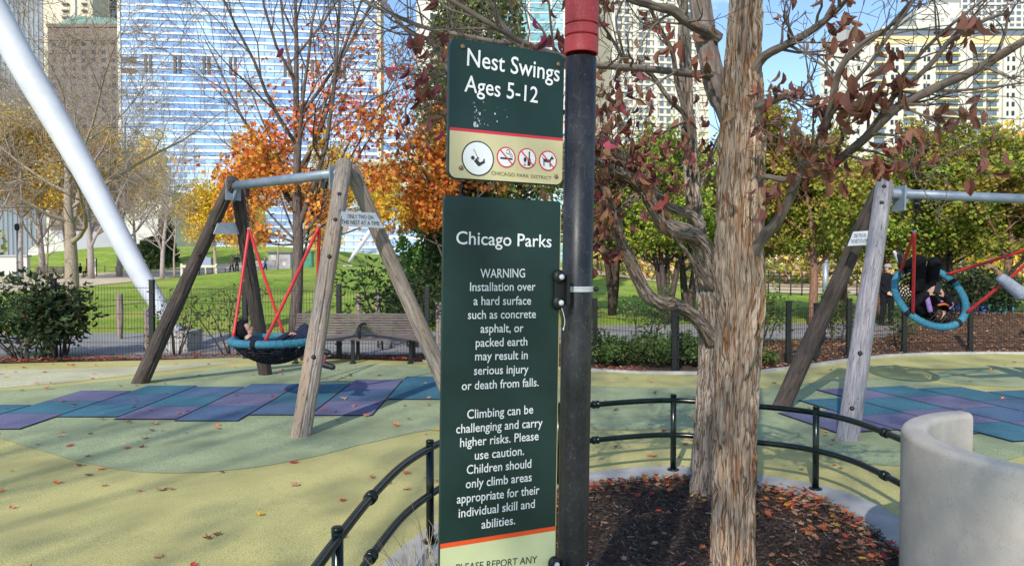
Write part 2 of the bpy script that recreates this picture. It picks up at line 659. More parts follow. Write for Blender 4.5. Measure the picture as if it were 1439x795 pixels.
# --- trunks and logs with real relief
def relief_tube(mb, pts, rad, n, step, disp, seed=0.0, mi=0, cap=True):
    """dense tube whose surface is displaced by disp(x,y,s,theta,r); x,y,s are tube coordinates in metres"""
    pts = [Vector(p) for p in pts]
    lens = [0.0]
    for i in range(1, len(pts)):
        lens.append(lens[-1] + (pts[i] - pts[i - 1]).length)
    m = max(4, int(lens[-1] / step))
    ss = np.linspace(0, lens[-1], m + 1)
    A = np.array([list(p) for p in pts])
    C = np.stack([np.interp(ss, lens, A[:, k]) for k in range(3)], 1)
    rr = np.interp(ss, lens, rad)
    T = np.gradient(C, axis=0)
    T /= np.linalg.norm(T, axis=1)[:, None]
    NX = np.zeros_like(C)
    a = np.array([0, 1, 0.0]) if abs(T[0][1]) < 0.9 else np.array([1, 0, 0.0])
    nx = np.cross(T[0], a)
    for i in range(m + 1):
        nx = nx - T[i] * np.dot(nx, T[i])
        nx = nx / np.linalg.norm(nx)
        NX[i] = nx
    NY = np.cross(T, NX)
    th = np.linspace(0, 2 * math.pi, n, endpoint=False)
    ct, st = np.cos(th)[None, :], np.sin(th)[None, :]
    x, y = ct * rr[:, None], st * rr[:, None]
    s_ = np.broadcast_to(ss[:, None], x.shape)
    d = disp(x, y, s_, th[None, :], rr[:, None])
    rad2 = rr[:, None] + d
    V = C[:, None, :] + NX[:, None, :] * (ct * rad2)[:, :, None] + NY[:, None, :] * (st * rad2)[:, :, None]
    tc = np.stack([x + seed, y + seed, s_], 2).reshape(-1, 3)
    o = len(mb.v)
    mb.v.extend(map(tuple, V.reshape(-1, 3)))
    for i, t in enumerate(tc):
        mb.tc[o + i] = t
    cnt = 0
    for i in range(m):
        for j in range(n):
            j2 = (j + 1) % n
            mb.f.append((o + i * n + j, o + i * n + j2, o + (i + 1) * n + j2, o + (i + 1) * n + j))
            cnt += 1
    mb.mi += [mi] * cnt
    mb.sm += [True] * cnt
    if cap:
        mb.f.append(tuple(o + j for j in reversed(range(n))))
        mb.f.append(tuple(o + m * n + j for j in range(n)))
        mb.mi += [mi, mi]
        mb.sm += [False, False]
    return mb
# ------------------------------------------------------------------ material library
M_grass = mk('grass', (0.15, 0.26, 0.03), (0.29, 0.41, 0.055), rough=0.9, scale=2.2, bump=0.8, bscale=38, bdist=0.05, c3=(0.36, 0.40, 0.085), s3=0.35, spec=0.15)
M_earth = mk('earth', (0.10, 0.085, 0.06), (0.17, 0.14, 0.09), rough=0.95, scale=0.8)
M_conc_path = mk('path_concrete', (0.22, 0.215, 0.22), (0.29, 0.285, 0.285), rough=0.9, scale=1.5, bump=0.1, bscale=90)
M_beige_path = mk('beige_gravel', (0.50, 0.40, 0.28), (0.62, 0.52, 0.38), rough=0.95, scale=0.9)
M_kerb = mk('kerb_concrete', (0.33, 0.32, 0.31), (0.46, 0.45, 0.43), rough=0.9, scale=5, bump=0.15, bscale=120, bdist=0.004)
def rubber(name, c, k=1.45):
    return mk(name, tuple(x / k for x in c), tuple(min(1, x * k) for x in c), rough=0.92, scale=110, lo=0.36, hi=0.64, detail=4,
              bump=0.7, bscale=150, bdist=0.006, c3=tuple(x * 0.84 for x in c), s3=1.1, spec=0.2, crack=(tuple(x * 0.80 for x in c), 7, (1, 1, 1), 0.010))
M_yellow = rubber('rubber_yellow', (0.465, 0.425, 0.175))
M_pale = rubber('rubber_pale', (0.50, 0.48, 0.32))
M_green = rubber('rubber_green', (0.315, 0.36, 0.205))
M_teal = rubber('rubber_teal', (0.06, 0.165, 0.225))
M_purple = rubber('rubber_purple', (0.15, 0.148, 0.245))
M_navy = rubber('rubber_navy', (0.085, 0.14, 0.235))
M_seam = mk('seam', (0.02, 0.022, 0.03), rough=0.95)
M_mulch = mk('mulch', (0.035, 0.022, 0.016), (0.15, 0.098, 0.07), rough=0.95, scale=45, lo=0.35, hi=0.75, bump=1.0, bscale=60, bdist=0.03)
M_bed = mk('bed_mulch', (0.05, 0.026, 0.015), (0.17, 0.095, 0.055), rough=0.95, scale=14, bump=1.0, bscale=30, bdist=0.04)
M_chip = leafmat('mulch_chip', trans=0.0, hue=0.0, val=0.0, rough=0.9)
M_leafm = leafmat('leaf')
M_litter = leafmat('litter_leaf', trans=0.12, hue=0.0, val=0.0, rough=0.6)
M_black = mk('black_paint', (0.012, 0.013, 0.016), (0.030, 0.032, 0.038), rough=0.40, scale=9, bump=0.10, bscale=160, bdist=0.003, rvar=0.16, detail=10, crack=((0.10, 0.105, 0.115), 60, (1, 1, 0.5), 0.008))
M_fence = mk('fence_paint', (0.010, 0.012, 0.012), rough=0.5)
M_railp = mk('rail_paint', (0.004, 0.010, 0.008), (0.008, 0.016, 0.013), rough=0.22, scale=25, rvar=0.06)
M_wconc = mk('smooth_concrete', (0.37, 0.34, 0.30), (0.49, 0.46, 0.41), rough=0.75, scale=3.2, bump=0.12, bscale=70, bdist=0.004, detail=10, c3=(0.34, 0.32, 0.29), s3=2.0, crack=((0.25, 0.23, 0.21), 26, (1, 1, 1), 0.006))
M_steel = mk('galvanised_steel', (0.30, 0.33, 0.37), (0.42, 0.45, 0.49), rough=0.45, scale=12, metal=0.6)
M_bluesteel = mk('blue_grey_steel', (0.20, 0.25, 0.31), (0.28, 0.33, 0.40), rough=0.45, scale=9, metal=0.25)
M_zinc = mk('sign_plate', (0.55, 0.57, 0.60), (0.66, 0.68, 0.70), rough=0.45, scale=6)
M_ink = mk('ink', (0.03, 0.032, 0.038), rough=0.6)
M_chain = mk('chain_metal', (0.05, 0.05, 0.055), rough=0.4, metal=0.8)
M_bolt = mk('dark_bolt', (0.06, 0.06, 0.065), rough=0.4, metal=0.7)
M_red = mk('red_sleeve', (0.52, 0.025, 0.03), (0.62, 0.04, 0.04), rough=0.42, scale=20)
M_rope = mk('blue_rope', (0.028, 0.165, 0.245), (0.06, 0.24, 0.33), rough=0.8, scale=40, bump=0.3, bscale=200)
M_net = mk('black_net', (0.010, 0.011, 0.014), rough=0.85)
M_white = mk('white_paint', (0.52, 0.55, 0.61), (0.60, 0.62, 0.67), rough=0.4, scale=3)
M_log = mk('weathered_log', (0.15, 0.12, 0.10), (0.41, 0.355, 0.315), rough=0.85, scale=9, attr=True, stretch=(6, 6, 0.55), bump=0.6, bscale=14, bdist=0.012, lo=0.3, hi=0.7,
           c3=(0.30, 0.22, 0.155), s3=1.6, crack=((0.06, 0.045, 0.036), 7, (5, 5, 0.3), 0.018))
M_logdark = mk('dark_shaded_log', (0.040, 0.031, 0.026), (0.115, 0.09, 0.078), rough=0.9, scale=9, attr=True, stretch=(6, 6, 0.55), bump=0.7, bscale=14, bdist=0.012, lo=0.3, hi=0.7, crack=((0.02, 0.015, 0.012), 7, (5, 5, 0.3), 0.018))  # darker log copy: shaded side of the legs put into the colour
M_loggrey = mk('lavender_grey_log', (0.19, 0.18, 0.20), (0.37, 0.35, 0.375), rough=0.85, scale=9, attr=True, stretch=(6, 6, 0.5), bump=0.5, bscale=14, bdist=0.01, lo=0.3, hi=0.7, crack=((0.09, 0.08, 0.085), 7, (5, 5, 0.3), 0.018))
M_endgrain = mk('log_crack', (0.045, 0.035, 0.03), rough=0.95)
M_bark = mk('red_brown_bark', (0.34, 0.17, 0.08), (0.57, 0.455, 0.35), rough=0.92, scale=4.5, attr=True, stretch=(16, 16, 0.95), bump=1.0, bscale=9, bdist=0.03, lo=0.43, hi=0.54,
            c3=(0.43, 0.34, 0.265), s3=2.6, spec=0.15, crack=((0.10, 0.058, 0.036), 5, (13, 13, 0.85), 0.045))
M_barkd = mk('grey_brown_bark', (0.16, 0.115, 0.085), (0.43, 0.365, 0.31), rough=0.92, scale=4.5, attr=True, stretch=(16, 16, 0.95), bump=1.0, bscale=9, bdist=0.025, lo=0.38, hi=0.58, spec=0.15, crack=((0.05, 0.034, 0.025), 5, (13, 13, 1.5), 0.05))
M_limb = mk('limb_bark', (0.085, 0.066, 0.056), (0.24, 0.20, 0.175), rough=0.9, scale=12, attr=True, stretch=(3, 3, 0.7), bump=0.6, bscale=25, bdist=0.006, lo=0.3, hi=0.7)
M_maple = mk('maple_bark', (0.065, 0.048, 0.042), (0.165, 0.13, 0.115), rough=0.9, scale=8, attr=True, stretch=(3, 3, 0.7), bump=0.5, bscale=20)
M_dbark = mk('dark_bark', (0.045, 0.032, 0.026), (0.10, 0.075, 0.06), rough=0.9, scale=10, attr=True, stretch=(3, 3, 0.7), bump=0.5, bscale=20)
M_rbark = mk('russet_bark', (0.15, 0.075, 0.045), (0.27, 0.15, 0.10), rough=0.9, scale=10, attr=True, stretch=(3, 3, 0.7), bump=0.5, bscale=20)
M_tbark = mk('tan_bark', (0.24, 0.185, 0.14), (0.42, 0.33, 0.26), rough=0.9, scale=10, attr=True, stretch=(3, 3, 0.7), bump=0.5, bscale=20)
M_gbark = mk('grey_bark', (0.26, 0.225, 0.21), (0.42, 0.365, 0.345), rough=0.9, scale=6, attr=True, stretch=(2, 2, 0.6))
M_slat = mk('bench_slat', (0.085, 0.065, 0.058), (0.19, 0.155, 0.14), rough=0.75, scale=14, stretch=(0.6, 6, 6), bump=0.3, bscale=40)

# ------------------------------------------------------------------ ground
def hgt(x, y):
    x, y = np.asarray(x, float), np.asarray(y, float)
    z = -0.03 + 0.45 * sstep(30, 62, y)
    z = z + 1.0 * sstep(22, 54, y) * sstep(-30, -15, x) * (1 - sstep(2, 16, x))
    z = z + 4.0 * sstep(82, 116, y) * sstep(-82, -62, x) * (1 - sstep(-34, -24, x))
    z = z + 1.2 * sstep(70, 130, y) * sstep(-5, 12, x)
    return z

def H(x, y):
    return float(hgt(x, y))

def sheet(name, xs, ys, mat, dz=0.0, uv=None):
    mb = MB()
    nx, ny = len(xs), len(ys)
    X, Y = np.meshgrid(xs, ys)
    Z = hgt(X, Y) + dz
    V = np.stack([X, Y, Z], 2).reshape(-1, 3)
    F = [(j * nx + i, j * nx + i + 1, (j + 1) * nx + i + 1, (j + 1) * nx + i) for j in range(ny - 1) for i in range(nx - 1)]
    mb.add(V.tolist(), F, 0, True)
    return mb.build(name, mat)

xs = np.concatenate([[-3000, -1200, -500, -250, -160], np.arange(-120, 121, 4), [160, 250, 500, 1200, 3000]])
ys = np.concatenate([[-400, -100, -30, 0], np.arange(12, 161, 3), [200, 300, 600, 1200, 4000]])
struct(sheet('lawn', xs, ys, M_grass))

def strip(name, near, far, mat, dz, n=24, m=8, zf=None):
    """path between two edge curves, laid on the terrain"""
    a = spline([(p[0], p[1], 0) for p in near], n)
    b = spline([(p[0], p[1], 0) for p in far], n)
    k = min(len(a), len(b))
    mb = MB()
    vs = []
    for i in range(k):
        for j in range(m + 1):
            q = a[i].lerp(b[i], j / m)
            vs.append((q.x, q.y, H(q.x, q.y) + dz + (zf(q.x, q.y) if zf else 0)))
    fs = [(i * (m + 1) + j, (i + 1) * (m + 1) + j, (i + 1) * (m + 1) + j + 1, i * (m + 1) + j + 1) for i in range(k - 1) for j in range(m)]
    mb.add(vs, fs, 0, True)
    return struct(mb.build(name, mat))

strip('park_path', [(-40, 13.0), (-12, 12.9), (-3, 13.2), (1.2, 15.4), (6, 16.2), (12, 16.8), (24, 18), (40, 19)],
      [(-40, 17.6), (-12, 17.6), (-3, 17.9), (1.2, 19.6), (6, 20.4), (12, 21.2), (24, 22.5), (40, 24)], M_conc_path, 0.016)
strip('gravel_path', [(-80, 36), (-50, 38), (-30, 39.5), (-23, 46), (-20.5, 58), (-17, 72), (-8, 82), (0, 86)],
      [(-140, 70), (-90, 76), (-60, 82), (-46, 88), (-38, 94), (-28, 100), (-12, 106), (2, 110)], M_beige_path, 0.03)
strip('gravel_path', [(3, 48), (9, 44), (16, 39), (28, 33), (45, 30)], [(1, 60), (8, 58), (17, 54), (32, 47), (52, 44)], M_beige_path, 0.03)
# play surface, a thin slab with a straight lip; its coloured fields lie 4 mm apart
edge_px = [(-60, 511), (0, 511), (75, 509), (213, 506), (330, 502), (476, 504), (594, 508), (720, 516), (830, 521), (900, 525), (985, 526), (1070, 524),
           (1130, 517), (1190, 508), (1250, 501), (1310, 498), (1400, 497), (1500, 498), (1600, 500)]
edge = [G(x, y) for x, y in edge_px]
outline = [(-16, -6), (16, -6), (16, 13.0)] + [(p.x, p.y) for p in reversed(edge)] + [(-16, 12.0)]
mb = MB()
mb.prism(outline, -0.12, 0.0)
struct(mb.build('play_surface', M_yellow))

def field(name, px, mat, z, smooth=True, world=None):
    pts = world or [G(x, y) for x, y in px]
    if smooth:
        pts = spline([(p[0], p[1], 0) for p in pts], 6, closed=True)
    poly = [(p[0], p[1]) for p in pts]
    a = sum(poly[i][0] * poly[(i + 1) % len(poly)][1] - poly[(i + 1) % len(poly)][0] * poly[i][1] for i in range(len(poly)))
    if a < 0:
        poly = poly[::-1]
    m_ = MB()
    m_.add([(x, y, z) for x, y in poly], [tuple(range(len(poly)))])
    return struct(m_.build(name, mat))

field('green_surface', [(-60, 556), (60, 545), (150, 536), (240, 526), (330, 516), (450, 511), (600, 516), (720, 530), (830, 542), (980, 545), (1090, 545),
                        (1190, 531), (1290, 535), (1420, 560), (1500, 600), (1440, 640), (1330, 655), (1200, 650), (1110, 628), (1000, 606), (900, 604), (760, 604),
                        (620, 603), (520, 622), (440, 642), (330, 660), (210, 664), (110, 648), (0, 616), (-60, 600)], M_green, 0.004)
field('pale_surface', [(-60, 522), (0, 520), (100, 518), (210, 514), (330, 507.5), (300, 513), (200, 525), (140, 532), (60, 540), (-60, 548)], M_pale, 0.004)
field('green_surface', [(1310, 528), (1340, 519), (1390, 515), (1450, 516), (1520, 520), (1520, 548), (1440, 545), (1370, 541), (1325, 536)], M_green, 0.004)

# blue and purple mats: strips of square tiles with dark joints
def tile_mat(name, origin, u, v, strips, pitch, size, rs):
    mb_ = MB()
    for k, (a0, a1) in enumerate(strips):
        n_ = max(1, round((a1 - a0) / size))
        hh = (a1 - a0) / n_
        lastc = None
        for j in range(n_):
            c = rs.choice([0, 0, 1, 1, 2])
            if c == lastc and rs.rand() < 0.5:
                c = (c + 1) % 3
            lastc = c
            e = 0.004
            g = 0.011
            q = [(k * pitch + g, a0 + j * hh + e), ((k + 1) * pitch - g, a0 + j * hh + e), ((k + 1) * pitch - g, a0 + (j + 1) * hh - e), (k * pitch + g, a0 + (j + 1) * hh - e)]
            vs = [(origin[0] + u[0] * a + v[0] * b, origin[1] + u[1] * a + v[1] * b, 0.016) for a, b in q]
            if (vs[1][0] - vs[0][0]) * (vs[2][1] - vs[1][1]) - (vs[1][1] - vs[0][1]) * (vs[2][0] - vs[1][0]) < 0:
                vs = vs[::-1]
            mb_.add(vs, [(0, 1, 2, 3)], int(c))
        q = [(k * pitch, a0), ((k + 1) * pitch, a0), ((k + 1) * pitch, a1), (k * pitch, a1)]
        vs = [(origin[0] + u[0] * a + v[0] * b, origin[1] + u[1] * a + v[1] * b, 0.010) for a, b in q]
        if (vs[1][0] - vs[0][0]) * (vs[2][1] - vs[1][1]) - (vs[1][1] - vs[0][1]) * (vs[2][0] - vs[1][0]) < 0:
            vs = vs[::-1]
        mb_.add(vs, [(0, 1, 2, 3)], 3)
    return struct(mb_.build(name, [M_teal, M_purple, M_navy, M_seam]))

rs = np.random.RandomState(21)
tile_mat('rubber_mat', (-6.66, 0), (1, 0), (-0.012, 1), [(7.1, 8.3), (7.18, 8.45), (7.2, 9.4), (7.78, 9.8), (7.66, 9.7), (7.58, 9.95), (7.88, 10.0), (7.86, 10.3), (8.8, 10.6),
          (9.0, 10.8), (9.3, 10.7)], 0.66, 0.78, rs)
tile_mat('rubber_mat', (2.85, 8.0), (0.975, 0.222), (0.222, -0.975), [(0.0, 1.0), (-0.62, 1.3), (-1.22, 1.65), (-1.22, 1.7), (-1.0, 1.7), (-0.6, 1.9), (-0.4, 1.9), (-0.2, 1.7)],
         0.66, 0.8, np.random.RandomState(5))

# planting ring: kerb, mulch mound
ring = [(-0.70, 1.5), (-0.68, 2.2), (-0.66, 2.8), (-0.62, 3.4), (-0.54, 3.95), (-0.36, 4.45), (-0.05, 4.95), (0.28, 5.30), (0.62, 5.52), (1.22, 5.69), (1.76, 5.47),
        (2.09, 5.25), (2.26, 4.93), (2.31, 4.4), (2.30, 3.84)]
ringp = spline([(x, y, 0) for x, y in ring], 6)
def offset_curve(pts, d):
    out = []
    for i, p in enumerate(pts):
        t = (pts[min(i + 1, len(pts) - 1)] - pts[max(i - 1, 0)]).normalized()
        out.append(p + Vector((-t.y, t.x, 0)) * d)
    return out
ko, ki = offset_curve(ringp, 0.12), offset_curve(ringp, -0.17)
mb = MB()
seg = 9
i = 0
while i < len(ringp) - 1:
    j = min(i + seg, len(ringp) - 1)
    for a in range(i, j):
        k0 = 0.02 if a == i else 0
        o0, o1, i0, i1 = ko[a].lerp(ko[a + 1], k0), ko[a + 1], ki[a].lerp(ki[a + 1], k0), ki[a + 1]
        z0, z1 = -0.1, 0.03
        vs = [(p.x, p.y, z) for p in (o0, o1, i1, i0) for z in (z0, z1)]
        mb.add(vs, [(1, 7, 5, 3), (0, 1, 3, 2), (4, 5, 7, 6), (0, 6, 7, 1), (2, 3, 5, 4)])
    i = j
struct(mb.build('kerb', M_kerb))
inner = [(p.x, p.y) for p in offset_curve(ringp, -0.165)]
cxr, cyr = 0.85, 3.7
loopi = inner + [(2.0, 3.2), (1.9, 2.2), (1.7, 1.3), (-0.3, 1.3)]
mb = MB()
vs = [(cxr, cyr, 0.06)]
RN = 26
nl = len(loopi)
for r_ in range(1, RN + 1):
    t = r_ / RN
    for (x, y) in loopi:
        px_, py_ = cxr + (x - cxr) * t, cyr + (y - cyr) * t
        z = 0.008 + 0.06 * (1 - t) ** 0.7 + 0.025 * (mnoise.noise(Vector((px_ * 6, py_ * 6, 0))) + 0.5 * mnoise.noise(Vector((px_ * 17, py_ * 17, 3)))) * min(1, (1 - t) * 6)
        vs.append((px_, py_, z + 0.004))
fs = [(0, 1 + j, 1 + (j + 1) % nl) for j in range(nl)]
for r_ in range(RN - 1):
    for j in range(nl):
        a, b = 1 + r_ * nl + j, 1 + r_ * nl + (j + 1) % nl
        fs.append((a, a + nl, b + nl, b))
mb.add(vs, fs, 0, True)
struct(mb.build('mulch_bed', M_mulch))
def in_poly(x, y, poly):
    c = False
    j = len(poly) - 1
    for i in range(len(poly)):
        if (poly[i][1] > y) != (poly[j][1] > y) and x < (poly[j][0] - poly[i][0]) * (y - poly[i][1]) / (poly[j][1] - poly[i][1]) + poly[i][0]:
            c = not c
        j = i
    return c
def zmulch(x, y):
    d = max(abs(x - cxr) / 1.6, abs(y - cyr) / 1.9)
    return 0.015 + 0.055 * max(0, 1 - d) ** 0.7

# mulch and leaf beds between the play surface and the path
bed_edge = [(p.x, p.y) for p in edge[7:]]
def hbed(x, y):
    ye = np.interp(x, [p.x for p in edge], [p.y for p in edge])
    return 0.55 * float(sstep(7.7, 9.4, x)) * float(sstep(0.2, 2.6, y - ye))
strip('mulch_bed', [(x, y + 0.02) for x, y in bed_edge], [(x * 1.03 + 0.2, max(y + 1.2, 15.4 + 0.09 * x)) for x, y in bed_edge], M_bed, 0.012, n=3, m=6, zf=hbed)
bed_l = [(p.x, p.y) for p in edge[:8]]
strip('leaf_bed', [(x, y + 0.02) for x, y in bed_l], [(x, 13.15 if x < -2.5 else 14.2) for x, y in bed_l], M_bed, 0.014, n=3, m=4)
# kerb along the far edge of the play surface
mb = MB()
for i in range(6, len(edge) - 1):
    p, q = edge[i], edge[i + 1]
    t = (q - p).normalized()
    nrm = Vector((-t.y, t.x, 0))
    a, b = p + nrm * 0.0, q
    vs = []
    for e in (p, q, q + nrm * 0.09, p + nrm * 0.09):
        vs += [(e.x, e.y, -0.1), (e.x, e.y, 0.035)]
    mb.add(vs, [(1, 3, 5, 7), (0, 2, 3, 1), (4, 6, 7, 5), (0, 1, 7, 6), (2, 4, 5, 3)])
struct(mb.build('kerb', M_kerb))
# ------------------------------------------------------------------ far buildings
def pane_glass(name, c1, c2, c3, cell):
    """curtain wall glass: each pane a little different, bright reflected sky painted into the colour in broad soft patches"""
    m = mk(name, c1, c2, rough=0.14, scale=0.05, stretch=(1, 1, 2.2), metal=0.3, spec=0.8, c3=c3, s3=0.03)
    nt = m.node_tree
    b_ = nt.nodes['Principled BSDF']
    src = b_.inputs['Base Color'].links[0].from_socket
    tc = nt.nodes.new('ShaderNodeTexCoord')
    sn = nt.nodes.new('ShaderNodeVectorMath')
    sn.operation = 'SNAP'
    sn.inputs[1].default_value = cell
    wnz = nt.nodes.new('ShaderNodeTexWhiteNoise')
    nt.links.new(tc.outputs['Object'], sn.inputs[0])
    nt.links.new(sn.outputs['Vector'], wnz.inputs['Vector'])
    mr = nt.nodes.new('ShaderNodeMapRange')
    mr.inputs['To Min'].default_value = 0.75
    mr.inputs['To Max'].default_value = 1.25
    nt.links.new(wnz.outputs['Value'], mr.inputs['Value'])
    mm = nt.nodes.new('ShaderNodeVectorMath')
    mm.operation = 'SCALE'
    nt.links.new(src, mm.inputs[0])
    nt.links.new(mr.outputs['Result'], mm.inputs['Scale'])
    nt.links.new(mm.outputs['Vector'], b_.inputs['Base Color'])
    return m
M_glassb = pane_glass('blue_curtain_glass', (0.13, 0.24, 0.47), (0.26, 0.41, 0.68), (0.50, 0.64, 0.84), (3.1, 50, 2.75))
M_bandw = mk('white_spandrel', (0.58, 0.61, 0.66), (0.68, 0.70, 0.74), rough=0.4, scale=0.2)
M_louver = mk('brown_louver', (0.12, 0.10, 0.10), rough=0.7)
M_greytower = mk('grey_granite', (0.20, 0.23, 0.28), (0.25, 0.28, 0.335), rough=0.6, scale=0.05)
M_greydark = mk('slate_glass', (0.13, 0.155, 0.205), rough=0.4)
M_brick = mk('grey_brown_brick', (0.15, 0.115, 0.105), (0.205, 0.165, 0.15), rough=0.9, scale=0.1)
M_copper = mk('green_copper_roof', (0.13, 0.24, 0.21), (0.17, 0.29, 0.25), rough=0.7, scale=0.1)
M_win = mk('dark_window', (0.022, 0.026, 0.035), rough=0.15, spec=0.6)
M_winb = mk('blue_window', (0.085, 0.115, 0.16), (0.14, 0.19, 0.25), rough=0.15, scale=0.2, spec=0.6)
M_cream = mk('cream_concrete', (0.56, 0.49, 0.38), (0.64, 0.575, 0.465), rough=0.8, scale=0.06)
M_creamy = mk('pale_yellow_panel', (0.66, 0.53, 0.30), rough=0.8)
M_whitec = mk('white_concrete', (0.55, 0.53, 0.49), (0.64, 0.62, 0.58), rough=0.8, scale=0.06)
M_greyconc = mk('grey_concrete', (0.36, 0.36, 0.38), rough=0.8)
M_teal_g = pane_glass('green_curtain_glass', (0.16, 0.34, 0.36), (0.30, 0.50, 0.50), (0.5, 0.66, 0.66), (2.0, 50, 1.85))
M_bluegrey = mk('blue_grey_facade', (0.22, 0.28, 0.38), rough=0.5)

class Bld:
    """a building: facade frame with origin at the left foot of its front; u along the front, n out of it (towards the park)"""
    def __init__(s, name, xl, yl, xr, yr, label, cat='building', z0=0.0, group=None):
        s.a = Vector((xl, yl, z0))
        b = Vector((xr, yr, z0))
        s.u = (b - s.a).normalized()
        s.W = (b - s.a).length
        s.n = Vector((s.u.y, -s.u.x, 0))
        s.rot = Matrix((s.u, -s.n, Vector((0, 0, 1)))).transposed()
        s.root = thing(name, s.a, label, cat, group)

    def part(s, name, x0, x1, z0, z1, d0, d1, mat, parent=None):
        """box spanning x0..x1 along the front, z0..z1 up, from d0 (out) to d1 (behind)"""
        mb_ = MB()
        c = s.a + s.u * ((x0 + x1) / 2) + s.n * ((d0 - d1) / 2) + Vector((0, 0, (z0 + z1) / 2))
        mb_.box(c, (x1 - x0, d0 + d1, z1 - z0), s.rot)
        return mb_.build(name, mat, parent or s.root)

    def grid(s, name, spots, w_, h_, proud, mat, cap=100, sill=None):
        """repeated parts: the first builds the mesh, the others share it; beyond `cap` one 'stuff' part"""
        first = None
        rest = []
        for k, (x, z) in enumerate(spots):
            if k < cap:
                if first is None:
                    first = s.part(name, x - w_ / 2, x + w_ / 2, z, z + h_, proud, 0.5, mat)
                    x0_, z0_ = x, z
                else:
                    o = first.copy()
                    COL.objects.link(o)
                    o.parent = s.root
                    o.location = s.u * (x - x0_) + Vector((0, 0, z - z0_))
            else:
                rest.append((x, z))
        if rest:
            mb_ = MB()
            for x, z in rest:
                c = s.a + s.u * x + s.n * ((proud - 0.5) / 2) + Vector((0, 0, z + h_ / 2))
                mb_.box(c, (w_, proud + 0.5, h_), s.rot)
            tag(mb_.build(name, mat, s.root), kind='stuff')

def wx(px, Y):
    return (px - CX) / FPX * Y
def wz(py, Y):
    return P(CX, py, Y).z

# big blue glass tower with white floor bands
b = Bld('glass_tower', wx(196, 300), 300, wx(531, 312), 312, 'huge blue glass tower with white floor bands behind the bare trees', 'tower')
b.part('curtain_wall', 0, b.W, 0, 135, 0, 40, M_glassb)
rs = np.random.RandomState(2)
z = 3.0
while z < 132:
    b.part('floor_band', 0, b.W, z, z + 0.55 + 0.75 * rs.rand() ** 1.5, 0.35, 0.2, M_bandw)
    z += 2.75
for k in range(24):
    b.part('mullion', b.W * (k + 0.5) / 24 - 0.12, b.W * (k + 0.5) / 24 + 0.12, 0, 134, 0.2, 0.2, M_bluegrey)
for px in (219, 257, 295, 330, 403, 440, 478):
    x = (wx(px, 305) - b.a.x) / b.u.x
    b.part('louvre', x - 1.3, x - 0.3, wz(104, 303), wz(79, 303), 0.6, 0.2, M_louver)
    b.part('louvre', x + 0.5, x + 1.5, wz(104, 303), wz(79, 303), 0.6, 0.2, M_louver)
b.part('corner_strip', b.W, b.W + 1.6, 0, 135, 0.6, 30, M_cream)
# its narrow left bay, set back a little
x0 = (wx(170, 300) - b.a.x)
b.part('side_bay', x0 + 1.2, -0.05, 0, 135, -1.0, 38, M_glassb)
b.part('corner_strip', x0, x0 + 1.1, 0, 135, -0.4, 36, M_whitec)
z = 3.0
while z < 132:
    b.part('side_band', x0 + 1.2, -0.1, z, z + 0.8, -0.75, 1.5, M_bandw)
    z += 2.75
b.part('louvre', x0 + 1.2, -0.1, wz(88, 300), wz(80, 300), -0.6, 1.5, M_louver)
b.part('louvre', x0 + 1.2, -0.1, wz(103, 300), wz(96, 300), -0.6, 1.5, M_louver)

# grey ribbed tower at the far left
b = Bld('office_tower', wx(-60, 430), 430, wx(70, 430), 430, 'tall slate grey office tower with thin vertical ribs at the far left', 'tower')
b.part('shaft', 0, b.W, 0, 330, 0, 50, mk('tower_slate', (0.175, 0.205, 0.255), rough=0.5))
x = 0.6
while x < b.W - 1:
    b.part('rib', x, x + 1.5, 0, 329, 0.35, 0.2, M_greytower)
    x += 2.75
b.part('corner_strip', b.W - 0.9, b.W + 0.7, 0, 331, 1.0, 20, M_cream)  # sunlit right edge put into cream colour, against the shade-side grey front
# low brown brick block with the green mansard
b = Bld('brick_hotel', wx(72, 330), 330, wx(169, 330), 330, 'grey brown brick block with rows of small windows and a green mansard roof', 'building')
T_ = wz(38, 330)
b.part('wall', 0, b.W, 0, T_, 0, 25, M_brick)
b.part('cornice', -0.3, b.W + 0.2, T_ - 0.2, T_ + 1.2, 0.6, 25.2, M_brick)
mb = MB()
z0, z1 = T_ + 1.2, T_ + 6.2
q = []
for (xx, dd, zz) in [(3, 1.0, z0), (b.W, 1.0, z0), (b.W, 24, z0), (3, 24, z0), (8, 4.5, z1), (b.W - 3, 4.5, z1 - 1.0), (b.W - 3, 20, z1 - 1.0), (8, 20, z1)]:
    q.append(b.a + b.u * xx - b.n * dd + Vector((0, 0, zz)))
mb.add(q, [(0, 1, 5, 4), (1, 2, 6, 5), (2, 3, 7, 6), (3, 0, 4, 7), (4, 5, 6, 7), (3, 2, 1, 0)])
mb.build('mansard_roof', M_copper, b.root)
b.part('lintel_band', 1, b.W - 0.5, T_ - 6.0, T_ - 5.6, 0.35, 0.2, M_louver)
sp = [(2.6 + 4.35 * i, T_ - 8.2 - 3.6 * j) for j in range(20) for i in range(7)]
b.grid('window', sp, 1.7, 1.7, 0.12, M_win)
